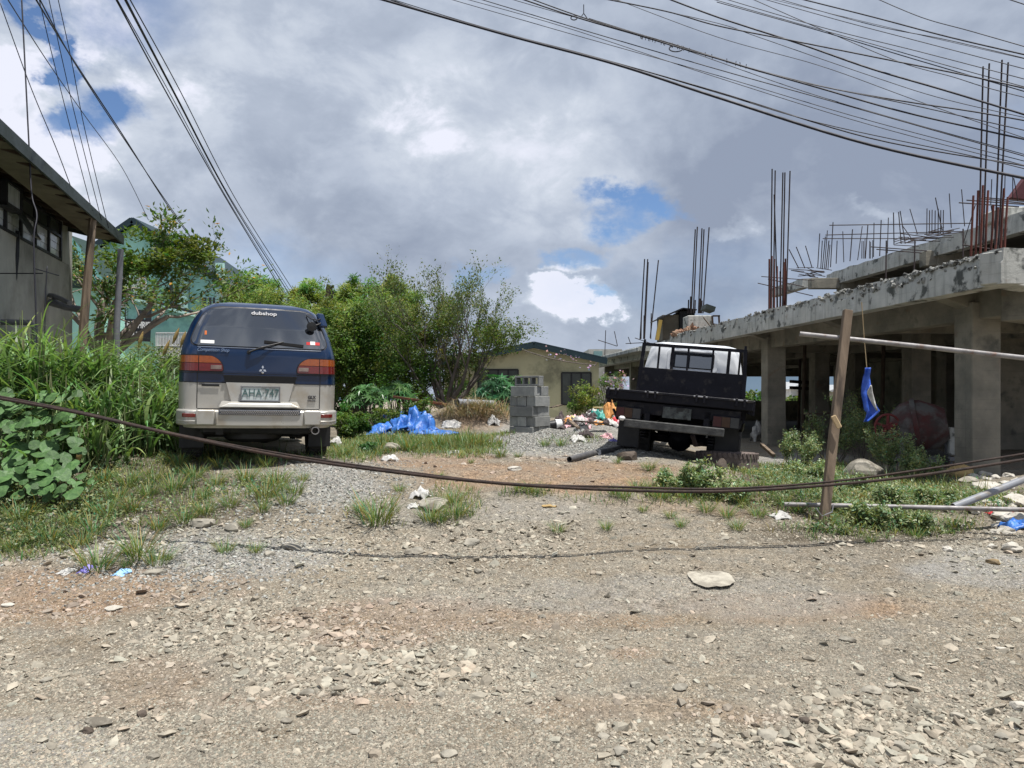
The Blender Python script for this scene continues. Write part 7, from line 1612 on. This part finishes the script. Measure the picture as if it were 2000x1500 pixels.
pipe([P(1862, 990, 6.45), P(2030, 925, 6.7)], .033, 'pvc', 'grey plastic pipe with a notched end resting on the rubble', 'plastic_pipe')
tag(MB().tube([P(1671, 985, 6.6), P(1671, 1010, 6.55)], .02, 8).build('stake', M['wood_grey']), 'short mossy stake standing under the lying steel pipe', 'stake')
# hanging cloth
hc = empty('hanging_cloth', (0, 0, 0)); tag(hc, 'torn blue and white tarpaulin strip hanging from a string under the slab', 'cloth')
MB().tube([P(1683, 590, 8.6), P(1688, 660, 8.6), P(1693, 718, 8.6)], .005, 5).build('string', M['wood_pale'], hc)
def strip(nm, left, right, d, mat, n=24, seed=0, amp=.03, yo=0):
    ys = np.linspace(left[0][1], left[-1][1], n); v = []; f = []; m = 9
    lx = np.interp(ys, [a[1] for a in left], [a[0] for a in left]); rx_ = np.interp(ys, [a[1] for a in right], [a[0] for a in right])
    for j in range(n):
        for i in range(m):
            t = i/(m-1); p = P(lx[j]+(rx_[j]-lx[j])*t, ys[j], d); p.y += amp*math.sin(t*7+ys[j]*.05+seed)+amp*1.5*(float(vn(t*3, ys[j]*.05, seed))-.5)+yo; v.append(p)
    for j in range(n-1):
        for i in range(m-1): a = j*m+i; f.append((a, a+1, a+m+1, a+m))
    o = MB().add(v, f).build(nm, mat, hc, smooth=True, angle=180); md = o.modifiers.new('thick', 'SOLIDIFY'); md.thickness = .004; return o
plast('tarp_royal', (.02, .075, .42), (.05, .14, .6))
strip('blue_cloth', [(1690, 718), (1687, 745), (1684, 770), (1686, 800), (1691, 806), (1686, 824)], [(1700, 718), (1703, 745), (1700, 762), (1706, 785), (1718, 803), (1694, 824)], 8.6, M['tarp_royal'], 30, 2)
strip('white_lining', [(1700, 752), (1692, 766), (1700, 782), (1712, 802)], [(1701, 752), (1704, 768), (1709, 784), (1714, 803)], 8.53, M['cloth_white'], 14, 5, .01)

# ------------------------------------------------------------------ cables
def cable(pts, r, label, group=None, mat='wire', name='overhead_cable', cat='cable', n=5, tw=0):

    """smooth hanging line through the given points"""
    P3 = [Vector(p) for p in pts]; out = []
    m = len(P3)
    for i in range(m-1):
        p0 = P3[max(i-1, 0)]; p1 = P3[i]; p2 = P3[i+1]; p3 = P3[min(i+2, m-1)]
        for k in range(8):
            t = k/8; out.append(.5*((2*p1)+(p2-p0)*t+(2*p0-5*p1+4*p2-p3)*t*t+(3*p1-p0-3*p2+p3)*t**3))
    out.append(P3[-1])
    return tag(MB().tube(out, r, n).build(name, M[mat], smooth=True, angle=180), label, cat, group)
def wpix(lst, d0, d1, r, label, group=None, **k):
    n = len(lst); return cable([P(x, y, d0+(d1-d0)*i/(n-1)) for i, (x, y) in enumerate(lst)], r, label, group, **k)
RG = 'overhead cables crossing to the right'; LG = 'thin overhead wires at the upper left'
RL = 'thin black overhead cable sagging down toward the unfinished building'
# thick lowest bundle
wpix([(700, -14), (980, 66), (1200, 125), (1400, 190), (1700, 283), (2060, 360)], 12, 9, .020, 'thickest lowest overhead cable sagging down over the building', RG)
wpix([(740, -8), (900, 44), (1130, 103), (1400, 179), (1700, 270), (1990, 322), (2060, 338)], 12.1, 9.1, .010, 'thinner cable running along just above the thickest one', RG)
wpix([(720, -16), (940, 52), (1200, 122), (1400, 181), (1600, 240), (1900, 305), (2060, 345)], 12.1, 9.2, .007, RL, RG)
wpix([(850, -10), (1100, 62), (1400, 147), (1700, 236), (2060, 330)], 13, 10, .006, RL, RG)
wpix([(880, -10), (1100, 52), (1400, 151), (1700, 244), (2060, 338)], 13.5, 10, .006, RL, RG)
wpix([(910, -10), (1150, 62), (1400, 135), (1650, 205), (2060, 322)], 13, 10, .008, RL, RG)
wpix([(970, -10), (1080, 22), (1280, 78), (1550, 172), (1750, 232), (2060, 318)], 13, 10, .006, RL, RG)
wpix([(990, -12), (1120, 32), (1250, 70), (1330, 94), (1400, 114), (1480, 138), (1600, 172), (1750, 215), (1900, 250), (2060, 285)], 12.5, 10, .013, 'black cable bundle with wire loops and frayed ties', RG)
wpix([(1010, -12), (1150, 38), (1300, 82), (1400, 113), (1490, 140), (1620, 172), (1760, 197), (1900, 218), (2060, 246)], 12.6, 10, .011, 'cable splitting upward from the frayed bundle', RG)
wpix([(1150, 36), (1330, 92), (1480, 139), (1600, 168), (1780, 205), (2060, 268)], 12.4, 10, .008, RL, RG)
wpix([(1140, -10), (1300, 22), (1400, 50), (1560, 82), (1750, 120), (1900, 150), (2060, 186)], 13, 10, .012, 'cable crossing over the thick double cable from the upper left', RG)
wpix([(1280, -12), (1400, 33), (1560, 85), (1700, 134), (1850, 178), (2060, 242)], 13, 10, .015, 'thick black cable passing in front of the tall rebar tips', RG)
wpix([(1200, 0), (1400, 45), (1480, 72), (1700, 148), (1850, 195), (2060, 242)], 13.1, 10.4, .006, RL, RG)
wpix([(1180, -10), (1400, 72), (1600, 128), (1800, 200), (2060, 290)], 13.4, 10.4, .006, RL, RG)
wpix([(1390, -10), (1600, 52), (1800, 102), (2060, 170)], 13.4, 10.4, .007, RL, RG)
wpix([(1400, 4), (1600, 60), (1800, 120), (2060, 196)], 13.4, 10.4, .008, RL, RG)
wpix([(1370, -8), (1520, 35), (1700, 85), (1850, 128), (2060, 186)], 13.8, 10.6, .007, RL, RG)
wpix([(1455, -8), (1620, 64), (1760, 122), (1860, 150), (1930, 172), (2060, 205)], 13.2, 10.4, .007, 'kinked thin cable crossing the others diagonally', RG)
wpix([(1470, -8), (1640, 40), (1800, 82), (2060, 150)], 13.8, 10.6, .007, RL, RG)
wpix([(1500, -8), (1700, 48), (1850, 78), (2060, 128)], 13.8, 10.6, .007, RL, RG)
wpix([(1540, -8), (1700, 32), (1860, 74), (2060, 120)], 13.8, 10.6, .012, 'upper pair of medium cables, the thicker one', RG)
wpix([(1700, -8), (1800, 34), (1900, 62), (2060, 108)], 13.8, 11, .008, 'wavy single cable high above the upper pair', RG)
wpix([(1950, -8), (2060, 28)], 13, 12, .010, 'short bit of cable cutting the top right corner', RG)
wpix([(1480, -8), (1720, 50), (1900, 92), (2060, 128)], 13.8, 10.6, .005, RL, RG)
# loops and ties on the bundle
lp = MB()
def ring_px(cx, cy, rx_, ry_, d, r): 
    pts = [P(cx+rx_*math.cos(t), cy+ry_*math.sin(t), d) for t in np.linspace(0, 2*math.pi, 20)]; lp.tube(pts, r, 5)
ring_px(1121, 35, 6, 4, 12.5, .010); ring_px(1320, 95, 13, 6, 12.4, .010)
lp.tube([P(1140, 9, 12.4), P(1140, 26, 12.4), P(1134, 34, 12.4)], .008, 5); lp.tube([P(1140, 26, 12.4), P(1147, 36, 12.4)], .008, 5)
for k in range(26):
    x = U(1250, 1470); y = 70+(x-1250)*.285; lp.tube([P(x, y-4, 12.4), P(x+U(-2, 2), y+5, 12.4)], .007, 4)
tag(lp.build('frayed_wire_ends', M['wire']), 'tangled wire loops and tie ends clinging to the cable bundle', 'wire', kind='stuff')
# upper left wires
LL = 'thin black wire running down to the grey building'
wpix([(42, -8), (50, 150), (57, 290), (62, 380), (72, 420), (66, 470), (70, 600), (74, 760)], 11, 10, .011, 'black cable dropping straight down past the eave into the grass', LG)
wpix([(0, 5), (60, 170), (110, 290), (141, 372)], 12, 13.4, .008, LL, LG)
wpix([(0, -25), (90, 116), (165, 225), (240, 330), (290, 430)], 13, 30, .012, 'thin wire slanting down to the church roof peak', LG)
wpix([(75, -8), (100, 100), (140, 260), (180, 412)], 12, 13.6, .007, LL, LG)
wpix([(94, -8), (120, 110), (150, 240), (198, 430)], 12, 14, .007, LL, LG)
wpix([(112, -8), (140, 120), (165, 250), (212, 446)], 12, 14, .007, LL, LG)
wpix([(66, -8), (140, 112), (240, 264), (330, 405), (400, 500), (470, 580)], 9, 24, .012, 'thick dark cable slanting down behind the frangipani tree', LG)
wpix([(74, -8), (150, 130), (250, 283), (335, 408), (410, 512), (480, 590)], 9, 24, .010, 'twin of the thick dark slanting cable', LG)
RG2 = 'bundle of thin wires slanting down to the bamboo'
for k, (x0, x1, x2, x3, r) in enumerate(((226, 330, 440, 541, .013), (243, 344, 447, 551, .013), (246, 346, 449, 556, .008), (253, 352, 458, 563, .010), (228, 336, 442, 545, .008))):
    wpix([(x0-3, -8), (x1, 190 if k != 3 else 178), (x2, 385), (x3, 552), (x3+30, 600)], 10, 26, r, 'thin wire of the slanting bundle that ends behind the bamboo', RG2)
# small wires on the grey wall
wpix([(-10, 534), (84, 534)], 12, 12.3, .010, 'short black rod sticking out level before the grey wall', None, name='black_rod', cat='rod'); wpix([(66, 524), (115, 538)], 10.4, 11, .009, 'short black stub of wire by the dropping cable', None, name='wire_stub', cat='wire')
wpix([(112, 310+280), (104, 520), (93, 590), (88, 640), (84, 780)], 10.4, 10.3, .008, 'second thin cable hanging beside the grass', LG) if 0 else None
wpix([(92, 520), (88, 600), (88, 700), (86, 790)], 10.4, 10.2, .008, 'slack lower cable end hanging beside the tall grass', LG)
# rusty barrier cable, two strands
def strand(pts, dz, r, label):
    cable([Vector(p)+Vector((0, 0, dz)) for p in pts], r, label, 'rusty cables strung across the lot entrance', 'rustcable', 'barrier_cable', 'cable', 8)
bp = [(-60, 768), (150, 806), (340, 849), (560, 893), (800, 926), (1000, 946), (1200, 957), (1400, 960), (1600, 949), (1800, 928), (2060, 888)]
up = [P(x, y, 5.5+(.9 if 0 else 0)+abs(x-1000)/1000*.55) for x, y in bp]
strand(up, 0, .0125, 'lower thick strand of the rusty cable strung across the lot entrance')
up2 = [P(x, y-(3 if x < 1000 else 3+(x-1000)*.007)+(2*math.sin(x*.02)), 5.5+abs(x-1000)/1000*.55+.03) for x, y in bp]
strand(up2, .0, .0095, 'upper strand of the rusty cable, parting from the lower one at the right')

# number the look-alike cables by where they leave the picture
def order(label, fmt, key):
    L_ = [o for o in COL.objects if o.get('label') == label]; L_.sort(key=key)
    W_ = ['lowest', 'second lowest', 'third lowest', 'fourth lowest', 'fifth lowest', 'sixth lowest', 'seventh lowest', 'eighth lowest', 'ninth lowest', 'tenth lowest', 'eleventh lowest', 'twelfth lowest', 'thirteenth lowest', 'fourteenth lowest', 'fifteenth lowest', 'sixteenth lowest']
    for i, o in enumerate(L_): o['label'] = fmt % W_[i]
def _last(o): v = o.data.vertices[-1].co; return v.z/v.y
order(RL, '%s of the thin black cables leaving the picture over the building', _last)


for i, o in enumerate(sorted([o for o in COL.objects if o.get('label') == LL], key=lambda o: o.data.vertices[-1].co.x)):
    o['label'] = ('leftmost', 'second from left', 'third from left', 'rightmost')[i]+' thin wire running down to the grey building eave'
